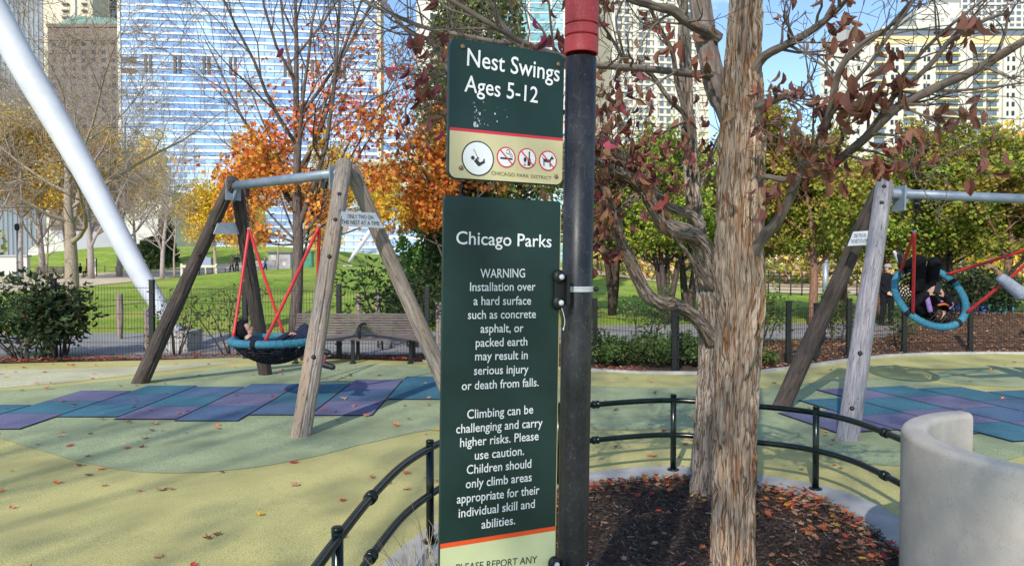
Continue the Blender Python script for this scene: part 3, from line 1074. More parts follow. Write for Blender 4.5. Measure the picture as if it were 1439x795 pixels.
# cream tower and blue grey tower behind the brick block
b = Bld('apartment_tower', wx(70, 420), 420, wx(135, 420), 420, 'sunlit cream apartment tower rising behind the brick block', 'tower')
b.part('wall', 0, b.W, 0, 240, 0, 30, M_cream)
for j in range(20):
    zz = 120 + j * 6.2 * 0.6
    b.part('balcony', 9.5, 13.0, zz, zz + 0.9, 1.4, 0.2, M_louver)
    b.part('balcony', 20.5, 23.0, zz, zz + 0.9, 1.4, 0.2, M_louver)
b.part('window_strip', 16.4, 17.4, 0, 238, 0.1, 0.3, M_winb)
b = Bld('apartment_tower', wx(135, 440), 440, wx(171, 440), 440, 'narrow blue grey tower between the cream tower and the glass tower', 'tower')
b.part('wall', 0, b.W, 0, 230, 0, 30, M_bluegrey)
b.part('pier', 2, 8, 0, 231, 0.6, 0.2, M_greyconc)
for j in range(16):
    b.part('balcony', 9, 14, 120 + j * 5, 121.6 + j * 5, 1.6, 0.2, M_louver)

# white balcony tower seen between the maple and the evergreen
b = Bld('apartment_tower', wx(586, 280), 280, wx(700, 280), 280, 'white apartment tower with dark balcony stacks behind the tall evergreen', 'tower')
b.part('wall', 0, b.W, 0, 160, 0, 30, M_whitec)
sp = [(x_, 20 + 3.3 * j) for j in range(25) for x_ in (6.5, 12.5, 20.5, 27)][::-1]
b.grid('balcony_bay', sp, 2.6, 1.9, 0.12, M_win)
b = Bld('glass_midrise', wx(540, 240), 240, wx(600, 240), 240, 'low blue glass block under the white balcony tower', 'building')
b.part('wall', 0, b.W, 0, wz(190, 240), 0, 20, M_glassb)
for j in range(13):
    b.part('floor_band', 0, b.W, 3 + 3.4 * j, 4.1 + 3.4 * j, 0.3, 0.2, M_bandw)
b = Bld('glass_tower', wx(700, 290), 290, wx(792, 290), 290, 'slim teal glass tower right behind the red topped sign pole', 'tower')
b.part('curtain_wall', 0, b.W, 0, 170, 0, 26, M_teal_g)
for j in range(44):
    b.part('floor_band', 0.2, b.W - 0.2, 2 + 3.7 * j, 2.5 + 3.7 * j, 0.25, 0.2, M_bandw)
for x_ in (0, 5.5, 11.5, 20, 25):
    b.part('pier', x_, x_ + 0.9, 0, 171, 0.5, 0.2, M_whitec)
b = Bld('glass_tower', wx(800, 330), 330, wx(866, 330), 330, 'pale blue glass tower between the sign pole and the cream tower', 'tower')
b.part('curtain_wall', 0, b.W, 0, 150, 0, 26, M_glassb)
for j in range(36):
    b.part('floor_band', 0.2, b.W - 0.2, 2 + 4.1 * j, 2.8 + 4.1 * j, 0.25, 0.2, M_bandw)
# cream tower behind the main tree
b = Bld('apartment_tower', wx(858, 300), 300, wx(995, 306), 306, 'cream apartment tower with window grid behind the big tree limbs', 'tower')
b.part('wall', 0, b.W, 0, 125, 0, 28, M_cream)
for x_ in (0, 8.8, 17.6, 26.4, 35.2):
    b.part('pier', x_, x_ + 1.4, 0, 126, 0.8, 0.2, M_whitec)
for j in range(26):
    b.part('floor_band', 1.5, b.W - 0.5, 50 + 3.0 * j - 0.5, 50 + 3.0 * j + 0.3, 0.5, 0.2, M_whitec)
sp = [(3.4 + 2.93 * i if True else 0, 50.6 + 3.0 * j) for j in range(25) for i in range(12)][::-1]
b.grid('window', sp, 1.7, 1.6, 0.12, M_winb)

# the broad white balcony block on the right and the towers behind it
b = Bld('apartment_block', wx(1150, 262), 262, wx(1186, 254), 254, 'white gable end wing of the broad apartment block at right', 'building')
T_ = wz(60, 258)
b.part('wall', 0, b.W, 0, T_, 0, 18, M_whitec)
mb = MB()
q = [b.a + b.u * xx - b.n * dd + Vector((0, 0, zz)) for xx, dd, zz in [(-0.2, -0.2, T_), (b.W - 0.05, -0.2, T_ + 4.6), (b.W - 0.05, 17.8, T_ + 4.6), (-0.2, 17.8, T_),
     (-0.2, -0.2, T_ - 1.2), (b.W - 0.05, -0.2, T_ - 1.2), (b.W - 0.05, 17.8, T_ - 1.2), (-0.2, 17.8, T_ - 1.2)]]
mb.add(q, [(0, 1, 2, 3), (0, 4, 5, 1), (1, 5, 6, 2), (2, 6, 7, 3), (3, 7, 4, 0), (7, 6, 5, 4)])
mb.build('roof', M_greyconc, b.root)
sp = [(x_, T_ - 5 - 3.0 * j) for j in range(14) for x_ in (2.2, 4.6)]
b.grid('window', sp, 1.1, 1.7, 0.12, M_win)
b = Bld('apartment_block', wx(1187, 255), 255, wx(1560, 255), 255, 'broad white apartment block with columns of balconies and a pale yellow top storey', 'building')
T_ = wz(62, 255)
b.part('wall', 0, b.W, 0, T_, 0, 20, M_whitec)
b.part('top_storey', 9, b.W, T_, T_ + 2.6, 0.3, 18, M_creamy)
b.part('penthouse', 14, b.W - 3, T_ + 2.6, T_ + 5.4, -1.5, 16, M_greydark)
b.part('roof', 12, b.W, T_ + 5.4, T_ + 6.1, -0.8, 16.5, M_whitec)
cols = [11.2, 21.2, 32, 36, 44.5, 49.2, 61.5, 74, 84]
sp = []
for j in range(13):
    for x_ in cols:
        sp.append((x_, T_ - 3.1 - 3.05 * j))
sp2 = list(sp)
b.grid('balcony_door', sp, 3.6, 2.1, 0.1, M_winb)
b.grid('balcony', [(x_, z_ - 0.55) for x_, z_ in sp2], 4.2, 0.55, 1.2, M_creamy)
sp = [(x_, T_ - 2.8 - 3.05 * j) for j in range(13) for x_ in (4, 15.5, 17.0, 26.2, 27.7, 54.5, 56.5, 67)]
b.grid('window', sp, 1.0, 1.6, 0.1, M_win)
for x_ in (7.5, 23.2, 24.4, 40.2, 52.6, 58.6, 64.6, 70):
    b.part('pier', x_, x_ + 1.1, 0, T_ + 0.1, 0.9, 0.2, M_whitec)
b = Bld('apartment_tower', wx(1345, 380), 380, wx(1560, 380), 380, 'pale gridded tower rising behind the broad white block at top right', 'tower')
b.part('wall', 0, b.W, 0, 190, 0, 30, M_whitec)
sp = [(2.0 + 3.4 * i, 112 + 3.1 * j) for j in range(14) for i in range(16)]
sp.sort(key=lambda q_: q_[0] + 0.0)
b.grid('window', sp, 2.2, 1.8, 0.12, M_greydark)
b = Bld('apartment_tower', wx(1283, 330), 330, wx(1347, 330), 330, 'stepped white tower with plain walls just left of the gridded tower', 'tower')
b.part('wall', 0, b.W, 0, wz(12, 330), 0, 20, M_whitec)
b.part('stair_tower', 6, b.W - 0.1, wz(12, 330), wz(2, 330), -2, 16, M_whitec)
sp = [(3.0 + 4.2 * i, 88 + 4 * j) for j in range(6) for i in range(4)]
b.grid('window', sp, 1.4, 1.6, 0.1, M_greyconc)
# low white pavilions beyond the lawns
b = Bld('pavilion', wx(40, 112), 112, wx(118, 106), 106, 'low white pavilion with stepped panels behind the left bare tree', 'pavilion', z0=0.3)
mb = MB()
q = [b.a + b.u * xx - b.n * dd + Vector((0, 0, zz)) for xx, dd, zz in [(0, 0, 0), (b.W, 0, 0), (b.W, 10, 0), (0, 10, 0), (0, 0, 3.4), (b.W * 0.4, 0, 6.4), (b.W, 0, 2.0), (0, 10, 3.4), (b.W * 0.4, 10, 6.4), (b.W, 10, 2.0)]]
mb.add(q, [(0, 1, 6, 5, 4), (1, 2, 9, 6), (2, 3, 7, 8, 9), (3, 0, 4, 7), (4, 5, 8, 7), (5, 6, 9, 8)])
mb.build('shell', M_whitec, b.root)
for k in range(5):
    b.part('panel_line', 0.2, b.W * (0.62 - 0.06 * k), 1.4 + 0.9 * k, 1.46 + 0.9 * k, 0.05, 0.1, M_greyconc)
b = Bld('garden_wall', wx(-60, 84), 84, wx(38, 84), 84, 'low white terrace wall under the green tree at far left', 'wall', z0=0.3)
b.part('wall', 0, b.W, 0, 2.2, 0, 0.6, M_whitec)
b.part('coping', -0.1, b.W + 0.1, 2.2, 2.4, 0.15, 0.75, M_greyconc)
b = Bld('concert_hall', wx(165, 210), 210, wx(242, 210), 210, 'pale grey flat roofed hall behind the dark conifer', 'building')
b.part('wall', 0, b.W, 0, wz(272, 210), 0, 30, M_whitec)
b.part('parapet', -0.3, b.W + 0.3, wz(272, 210), wz(268, 210), 0.4, 30, M_greyconc)
b.part('door', 2, 6, 0, 4, 0.2, 0.3, M_greydark)
b = Bld('park_kiosk', wx(377, 92), 92, wx(408, 92), 92, 'grey flat panelled park kiosk with paper notices beyond the lawn', 'kiosk', z0=H(-28, 92))
b.part('wall', 0, b.W, 0, 2.3, 0, 3, M_greyconc)
b.part('roof', -0.2, b.W + 0.2, 2.3, 2.45, 0.3, 3.2, M_greydark)
b.part('notice', 0.4, 1.0, 1.4, 2.0, 0.06, 0.05, M_whitec)
b.part('notice', 1.8, 2.2, 0.7, 1.2, 0.06, 0.05, M_whitec)
# ------------------------------------------------------------------ the two big trunks in the planting ring
def bark_disp(amp, sc=30.0, seed=0.0):
    def f(x, y, s, th, r):
        wxn = 0.05 * (fnoise(x * 9 + seed, y * 9, s * 3.2, 2) - 0.5)
        a = fnoise((x + wxn) * sc + seed, (y + wxn) * sc, s * 3.3 + seed, 2)
        rid = 1 - np.abs(2 * a - 1)                       # furrows where the noise crosses one half
        fur = -np.clip((rid - 0.72) / 0.28, 0, 1) ** 1.3
        plate = np.floor(fnoise(x * sc * 1.4 + 9, y * sc * 1.4, s * 5 + seed, 2) * 6) / 6
        fine = vnoise(x * 140, y * 140, s * 26 + seed)
        lump = fnoise(x * 5 + seed, y * 5, s * 1.6 + seed, 2) - 0.5
        return amp * (1.5 * fur + 1.5 * (plate - 0.4) + 0.5 * fine) + lump * 0.10 * r
    return f

def pl(pts):
    return [P(a, b, c) for a, b, c in pts]

def limb(mb, pts, rad, n=9, relief=None, m=5, seed=0.0):
    c = spline(pl(pts), m)
    r = lerp_list(rad, len(c))
    if relief:
        relief_tube(mb, c, r, n, 0.008, bark_disp(relief, 36, seed), seed=seed)
    else:
        mb.tube(c, r, n)
    return c, r

rs = np.random.RandomState(11)
TW = dict(nseg=[7, 5, 4, 3], wander=[0.16, 0.2, 0.22, 0.25], up=[0.06, 0.05, 0.03, 0], taper=[0.75, 0.75, 0.7, 0.6], kids=[4, 2, 2, 0], t0=[0.15, 0.2, 0.3, 0],
          ang=[42, 45, 45, 40], rk=[0.62, 0.65, 0.7, 0.7], lk=[0.55, 0.6, 0.6, 0.6], rmin=0.0016)
LEAFPTS = {'front': [], 'back': []}

def twigs(mb, c, r, n, length, who, lvl=1, t0=0.2, leaf=0.0, leafspan=(0, 1), up=0.25):
    """side twigs off a limb curve; remembers spots for hanging leaves"""
    k = len(c)
    for _ in range(n):
        i = int((t0 + (1 - t0) * rs.rand()) * (k - 1))
        i = min(i, k - 2)
        d = (c[i + 1] - c[i]).normalized()
        a = Vector(rs.randn(3)).cross(d).normalized()
        nd = d * 0.55 + a * 0.75 + Vector((0, 0, up))
        out = []
        grow(rs, list(c[i]), list(nd), length * (0.5 + 0.8 * rs.rand()), min(r[i] * 0.5, 0.0075), lvl, 3, out, TW)
        for pts, rad, lv in out:
            mb.tube(pts, rad, 5 if lv < 2 else 3, cap=False)
        if rs.rand() < leaf and leafspan[0] <= i / k <= leafspan[1]:
            for pts, rad, lv in out:
                LEAFPTS[who].append(pts[-1])
                if lv < 3:
                    LEAFPTS[who].append(pts[len(pts) // 2])

# front tree
bx, by = 1.112, 3.75
ft = thing('bark_tree', (bx, by, 0.03), 'tree with pale flaking reddish bark whose thick straight trunk stands nearest in the mulch ring', 'tree')
mb = MB()
Yf = 3.75
base = Vector((bx - 0.01, by, 0.0))
trunk = [base] + pl([(1030, 795, Yf), (1031, 700, Yf), (1034, 560, Yf), (1040, 430, Yf), (1039, 340, Yf), (1042, 230, Yf), (1044, 120, Yf), (1048, 20, Yf), (1056, -120, Yf), (1060, -300, Yf + 0.1)])
rad = [0.126, 0.109, 0.104, 0.104, 0.108, 0.118, 0.114, 0.105, 0.085, 0.075, 0.06, 0.04]
c = spline(trunk, 8)
r = lerp_list(rad, len(c))
relief_tube(mb, c, r, 150, 0.0075, bark_disp(0.016, 40, 3.1), seed=1.3)
trunk_o = mb.build('trunk', M_bark, ft)
mb = MB()
# dark fork going up left from the trunk, and the limb that leaves it to the left
limb(mb, [(1028, 175, 3.78), (1006, 120, 3.83), (992, 60, 3.88), (984, 0, 3.93), (976, -90, 4.0), (960, -220, 4.1)], [0.045, 0.055, 0.053, 0.052, 0.045, 0.025], 70, 0.009, seed=2.2)
ca, ra = limb(mb, [(1010, 55, 3.85), (995, 44, 3.82), (978, 38, 3.76), (963, 29, 3.7), (946, 16, 3.63), (930, 12, 3.57), (908, 5, 3.5), (887, -1, 3.4), (850, -20, 3.3)],
              [0.03, 0.03, 0.027, 0.025, 0.024, 0.022, 0.02, 0.019, 0.012], 40, 0.003, seed=4.0)
twigs(mb, ca, ra, 7, 0.35, 'front', leaf=0.8)
# long thin limb running left behind the pole and the upper sign
cb, rb = limb(mb, [(1014, 108, 3.85), (990, 105, 3.78), (960, 103, 3.68), (930, 99, 3.58), (885, 95, 3.42), (840, 92, 3.3), (790, 80, 3.2), (735, 60, 3.1), (706, 44, 3.0), (668, 21, 2.95), (629, -2, 2.9), (590, -25, 2.85)],
              [0.024, 0.021, 0.018, 0.017, 0.0155, 0.014, 0.013, 0.012, 0.011, 0.010, 0.008, 0.006], 12, seed=1)
twigs(mb, cb, rb, 14, 0.45, 'front', leaf=0.75)
for pts_, r0 in [
    ([(760, 70, 3.15), (734, 60, 3.2), (704, 60, 3.2), (660, 52, 3.2), (640, 48, 3.2), (594, 38, 3.2), (545, 17, 3.2), (515, 4, 3.2), (470, -30, 3.2)], 0.011),
    ([(668, 160, 3.3), (640, 112, 3.3), (627, 95, 3.3), (604, 58, 3.3), (572, 43, 3.3), (540, 2, 3.3), (520, -40, 3.3)], 0.012),
    ([(660, 108, 3.4), (627, 105, 3.4), (584, 105, 3.4), (540, 101, 3.4), (492, 98, 3.4)], 0.0055),
    ([(760, 95, 3.2), (740, 75, 3.2), (722, 55, 3.2), (707, 33, 3.2), (690, 8, 3.2), (678, -20, 3.2)], 0.009)]:
    cc, rr = limb(mb, pts_, [r0, r0 * 0.9, r0 * 0.75, r0 * 0.5], 8)
    twigs(mb, cc, rr, 9, 0.40, 'front', leaf=0.55)
# right hand limbs
cf, rf = limb(mb, [(1050, 120, 3.72), (1067, 88, 3.66), (1080, 76, 3.6), (1097, 67, 3.52), (1120, 55, 3.42), (1140, 43, 3.33), (1157, 30, 3.25), (1180, 10, 3.15), (1210, -25, 3.05)],
              [0.03, 0.024, 0.021, 0.019, 0.018, 0.016, 0.015, 0.012, 0.008], 30, 0.003, seed=6)
twigs(mb, cf, rf, 9, 0.4, 'front', leaf=0.8, t0=0.35)
cg, rg = limb(mb, [(1058, 152, 3.7), (1075, 146, 3.62), (1097, 137, 3.5), (1120, 130, 3.4)], [0.026, 0.02, 0.017, 0.012], 24, 0.003, seed=7)
twigs(mb, cg, rg, 7, 0.22, 'front', leaf=1.0, t0=0.5)
ch, rh = limb(mb, [(1050, 365, 3.7), (1073, 333, 3.62), (1087, 318, 3.56), (1099, 300, 3.5), (1113, 272, 3.42), (1122, 245, 3.36), (1133, 222, 3.3), (1150, 198, 3.2), (1165, 165, 3.1), (1178, 105, 3.0), (1197, 75, 2.95), (1222, 55, 2.9), (1247, 40, 2.85), (1287, -5, 2.8)],
              [0.036, 0.029, 0.026, 0.023, 0.021, 0.019, 0.017, 0.0155, 0.015, 0.0135, 0.012, 0.010, 0.008, 0.006], 24, 0.0025, seed=8)
twigs(mb, ch, rh, 11, 0.3, 'front', leaf=1.0, t0=0.42)
ci, ri = limb(mb, [(1062, 262, 3.7), (1073, 249, 3.62), (1100, 252, 3.5), (1133, 248, 3.4), (1160, 237, 3.3), (1197, 210, 3.2), (1220, 190, 3.15), (1240, 170, 3.1), (1267, 147, 3.05), (1307, 127, 3.0), (1367, 100, 2.92), (1400, 80, 2.88), (1450, 52, 2.8), (1520, 20, 2.7)],
              [0.02, 0.0145, 0.0145, 0.0165, 0.018, 0.019, 0.0195, 0.0195, 0.0195, 0.019, 0.0175, 0.016, 0.014, 0.010], 20, 0.002, seed=9)
twigs(mb, ci, ri, 12, 0.28, 'front', leaf=0.7, t0=0.3)
for pts_, r0, lf in [
    ([(1212, 196, 3.17), (1240, 160, 3.1), (1262, 128, 3.05), (1287, 110, 3.0), (1310, 88, 2.95), (1333, 60, 2.9), (1360, 42, 2.85), (1390, 26, 2.8), (1420, 18, 2.75)], 0.0125, 0.8),
    ([(1262, 128, 3.05), (1268, 108, 3.0), (1290, 80, 2.95), (1320, 50, 2.9), (1347, 27, 2.85), (1385, -2, 2.8)], 0.009, 0.5),
    ([(1307, 127, 3.0), (1350, 127, 2.95), (1390, 123, 2.9), (1450, 115, 2.85)], 0.006, 0.5),
    ([(1262, 150, 3.05), (1280, 155, 3.0), (1300, 163, 2.97), (1330, 165, 2.95), (1363, 168, 2.93)], 0.0055, 0.9),
    ([(1185, 216, 3.2), (1220, 226, 3.15), (1263, 226, 3.1), (1292, 231, 3.05), (1320, 235, 3.0)], 0.006, 0.9),
    ([(1165, 165, 3.1), (1185, 140, 3.0), (1205, 110, 2.95), (1222, 90, 2.9), (1247, 53, 2.85), (1275, 15, 2.8), (1290, -10, 2.8)], 0.009, 0.8),
    ([(1113, 272, 3.42), (1120, 262, 3.3), (1128, 240, 3.25), (1122, 222, 3.2), (1130, 200, 3.15)], 0.008, 1.0),
    ([(1097, 67, 3.52), (1120, 60, 3.4), (1170, 60, 3.3), (1230, 52, 3.2), (1300, 40, 3.1), (1340, 35, 3.0)], 0.004, 0.5),
    ([(1180, 10, 3.15), (1178, -10, 3.1), (1170, -40, 3.0)], 0.008, 1.0)]:
    cc, rr = limb(mb, pts_, [r0, r0 * 0.9, r0 * 0.75, r0 * 0.45], 8)
    twigs(mb, cc, rr, 6, 0.26, 'front', leaf=lf, t0=0.25)
limbs_o = mb.build('limb', M_limb, ft)

# rear tree
bt = thing('bark_tree', (1.30, 5.05, 0.03), 'greyer leaning tree standing just behind the thick trunk, its low crooked limbs reaching left', 'tree')
mb = MB()
base = Vector((1.285, 5.05, 0.0))
tr = [base] + pl([(988, 690, 5.05), (994, 600, 5.05), (1000, 520, 5.03), (1000, 440, 5.0), (990, 380, 4.98), (977, 310, 4.95), (971, 240, 4.93), (966, 150, 4.9), (962, 60, 4.9), (955, -60, 4.9), (950, -200, 4.9)])
c = spline(tr, 8)
r = lerp_list([0.112, 0.094, 0.088, 0.086, 0.084, 0.070, 0.050, 0.045, 0.041, 0.036, 0.028, 0.018], len(c))
relief_tube(mb, c, r, 110, 0.009, bark_disp(0.012, 40, 8.7), seed=5.0)
mb.build('trunk', M_barkd, bt)
mb = MB()
# lower thick limb, upper limb, the lowest crooked one
cl, rl = limb(mb, [(1004, 395, 4.95), (990, 352, 4.86), (975, 333, 4.78), (957, 325, 4.7), (942, 320, 4.64), (928, 308, 4.58), (913, 280, 4.5), (900, 264, 4.43), (887, 252, 4.36), (868, 241, 4.28), (848, 232, 4.2), (815, 215, 4.1)],
              [0.075, 0.062, 0.058, 0.055, 0.052, 0.046, 0.042, 0.037, 0.033, 0.029, 0.026, 0.02], 60, 0.0055, seed=11)
twigs(mb, cl, rl, 12, 0.5, 'back', leaf=1.0, t0=0.5, up=-0.1)
cu, ru = limb(mb, [(985, 318, 4.9), (970, 302, 4.84), (952, 296, 4.76), (935, 288, 4.7), (921, 272, 4.64), (906, 252, 4.56), (892, 238, 4.5), (868, 216, 4.4), (838, 201, 4.3), (810, 190, 4.2)],
              [0.04, 0.034, 0.032, 0.031, 0.031, 0.031, 0.031, 0.028, 0.026, 0.02], 44, 0.0035, seed=12)
twigs(mb, cu, ru, 12, 0.5, 'back', leaf=1.0, t0=0.35, up=-0.05)
cz, rz = limb(mb, [(1000, 478, 4.95), (986, 456, 4.86), (971, 441, 4.78), (949, 428, 4.68), (930, 426, 4.6), (911, 416, 4.52), (896, 390, 4.46), (882, 360, 4.4), (873, 342, 4.36), (867, 322, 4.33), (866, 306, 4.3), (858, 285, 4.26), (846, 262, 4.2)],
              [0.055, 0.048, 0.044, 0.042, 0.042, 0.041, 0.039, 0.037, 0.034, 0.032, 0.03, 0.022, 0.014], 50, 0.004, seed=13)
twigs(mb, cz, rz, 9, 0.42, 'back', leaf=1.0, t0=0.8, up=-0.15)
for pts_, r0, lf, q in [
    ([(1000, 405, 4.9), (985, 385, 4.8), (965, 355, 4.7), (945, 330, 4.6)], 0.02, 0.0, 0),
    ([(972, 200, 4.9), (963, 163, 4.8), (943, 143, 4.7), (917, 107, 4.6), (898, 96, 4.5), (880, 88, 4.45), (858, 52, 4.4), (838, 24, 4.3)], 0.017, 0.7, 8),
    ([(965, 160, 4.9), (952, 120, 4.8), (945, 75, 4.7), (930, 45, 4.6), (915, 15, 4.5), (900, -20, 4.4)], 0.018, 0.8, 8),
    ([(968, 168, 4.85), (945, 180, 4.7), (930, 187, 4.6), (915, 197, 4.5)], 0.009, 1.0, 5),
    ([(880, 88, 4.45), (872, 60, 4.4), (866, 30, 4.35), (874, 5, 4.3), (890, -25, 4.3)], 0.008, 0.8, 7),
    ([(975, 300, 4.9), (985, 262, 4.95), (1000, 215, 5.0), (1018, 172, 5.05)], 0.012, 1.0, 7),
    ([(921, 272, 4.64), (895, 265, 4.5), (870, 255, 4.4), (848, 240, 4.3)], 0.012, 1.0, 8),
    ([(887, 200, 4.5), (878, 180, 4.45), (868, 155, 4.4), (850, 130, 4.35), (836, 120, 4.3)], 0.007, 1.0, 8)]:
    cc, rr = limb(mb, pts_, [r0, r0 * 0.85, r0 * 0.7, r0 * 0.4], 9)
    twigs(mb, cc, rr, q, 0.42, 'back', leaf=lf, t0=0.3, up=-0.05)
mb.build('limb', M_barkd, bt)

# hanging leaves: brown on the right, plum and brown on the left
PL_BROWN = [(5, (0.31, 0.145, 0.085)), (4, (0.38, 0.195, 0.115)), (2, (0.18, 0.08, 0.05)), (2, (0.42, 0.235, 0.13)), (0.4, (0.30, 0.07, 0.06))]
PL_PLUM = [(3, (0.20, 0.04, 0.052)), (4, (0.25, 0.10, 0.068)), (1.4, (0.31, 0.05, 0.08)), (2, (0.15, 0.05, 0.045)), (3, (0.29, 0.14, 0.085))]
def hang(points, per, spread, rs):
    out = []
    for p in points:
        p = np.array(p)
        for _ in range(per[0] + int(rs.rand() * (per[1] - per[0] + 1))):
            out.append(p + rs.randn(3) * spread * np.array([1, 1, 0.8]) - np.array([0, 0, 0.015]))
    return np.array(out)
def cluster(px, py, Y, n, sx, sy, rs):
    """extra leaves bunched round one twig end"""
    c0 = np.array(P(px, py, Y))
    return c0 + rs.randn(n, 3) * np.array([sx, sx, sy]) * Y / FPX
rs2 = np.random.RandomState(5)
fp = LEAFPTS['front']
fp = [fp[i] for i in rs2.permutation(len(fp))[:int(len(fp) * 0.07)]]
pos = hang(fp, (0, 1), 0.02, rs2)
for (px, py, Y, n, sx, sy) in [(1180, 25, 3.1, 14, 14, 18), (1192, 75, 3.0, 14, 12, 22), (1205, 130, 3.0, 22, 20, 18), (1160, 150, 3.1, 14, 22, 14), (1230, 130, 3.0, 18, 18, 16),
        (1130, 185, 3.2, 10, 14, 20), (1150, 205, 3.2, 22, 18, 18), (1170, 230, 3.2, 18, 16, 12), (1235, 220, 3.05, 16, 12, 16), (1250, 235, 3.0, 6, 10, 8), (1090, 115, 3.5, 16, 20, 10),
        (1085, 165, 3.5, 12, 12, 16), (1100, 120, 3.4, 8, 14, 10), (1080, 270, 3.45, 10, 10, 16), (1335, 150, 2.95, 8, 14, 10), (1372, 155, 2.9, 6, 8, 8), (1385, 205, 2.9, 6, 8, 14), (1290, 190, 3.0, 8, 14, 8),
        (1250, 60, 2.9, 6, 8, 14), (1340, 40, 2.9, 10, 12, 12), (1265, 105, 3.0, 10, 10, 10), (975, 45, 3.5, 6, 20, 8), (980, 85, 3.6, 8, 8, 10), (940, 60, 3.5, 5, 10, 8),
        (590, 60, 3.0, 12, 16, 22), (600, 130, 3.0, 10, 22, 20), (625, 150, 3.0, 8, 12, 22), (770, 55, 3.0, 12, 16, 14), (580, 125, 3.0, 6, 10, 10), (640, 62, 3.0, 4, 12, 6), (1395, 15, 2.6, 5, 22, 8)]:
    pos = np.concatenate([pos, cluster(px, py, Y, n, sx, sy, rs2)])
n = len(pos)
cols = pick_cols(PL_BROWN, n, rs2)
left = pos[:, 0] < 0.2
cols[left] = pick_cols(PL_PLUM, int(left.sum()), rs2)
leaf_mesh('foliage', pos, 0.066, cols, M_leafm, ft, tmpl=LEAF_FOLD, seed=3, droop=0.72)
bp_ = LEAFPTS['back']
bp_ = [bp_[i] for i in rs2.permutation(len(bp_))[:int(len(bp_) * 0.16)]]
pos = hang(bp_, (1, 2), 0.03, rs2)
for (px, py, Y, n, sx, sy) in [(850, 150, 4.3, 14, 12, 18), (855, 300, 4.25, 44, 12, 36), (846, 250, 4.2, 24, 12, 24), (885, 215, 4.4, 60, 26, 14), (905, 260, 4.4, 22, 10, 26), (935, 205, 4.5, 22, 18, 16), (975, 190, 4.7, 14, 12, 24),
        (870, 190, 4.4, 20, 18, 16), (845, 330, 4.2, 12, 8, 20), (915, 20, 4.4, 8, 8, 10), (880, 120, 4.4, 10, 18, 12), (985, 215, 4.8, 8, 8, 16), (840, 200, 4.2, 16, 8, 26), (950, 250, 4.6, 10, 14, 14)]:
    pos = np.concatenate([pos, cluster(px, py, Y, n, sx, sy, rs2)])
n = len(pos)
cols = pick_cols(PL_PLUM, n, rs2)
br = rs2.rand(n) < 0.45
cols[br] = pick_cols(PL_BROWN, int(br.sum()), rs2)
leaf_mesh('foliage', pos, 0.070, cols, M_leafm, bt, tmpl=LEAF_FOLD, seed=4, droop=0.72)
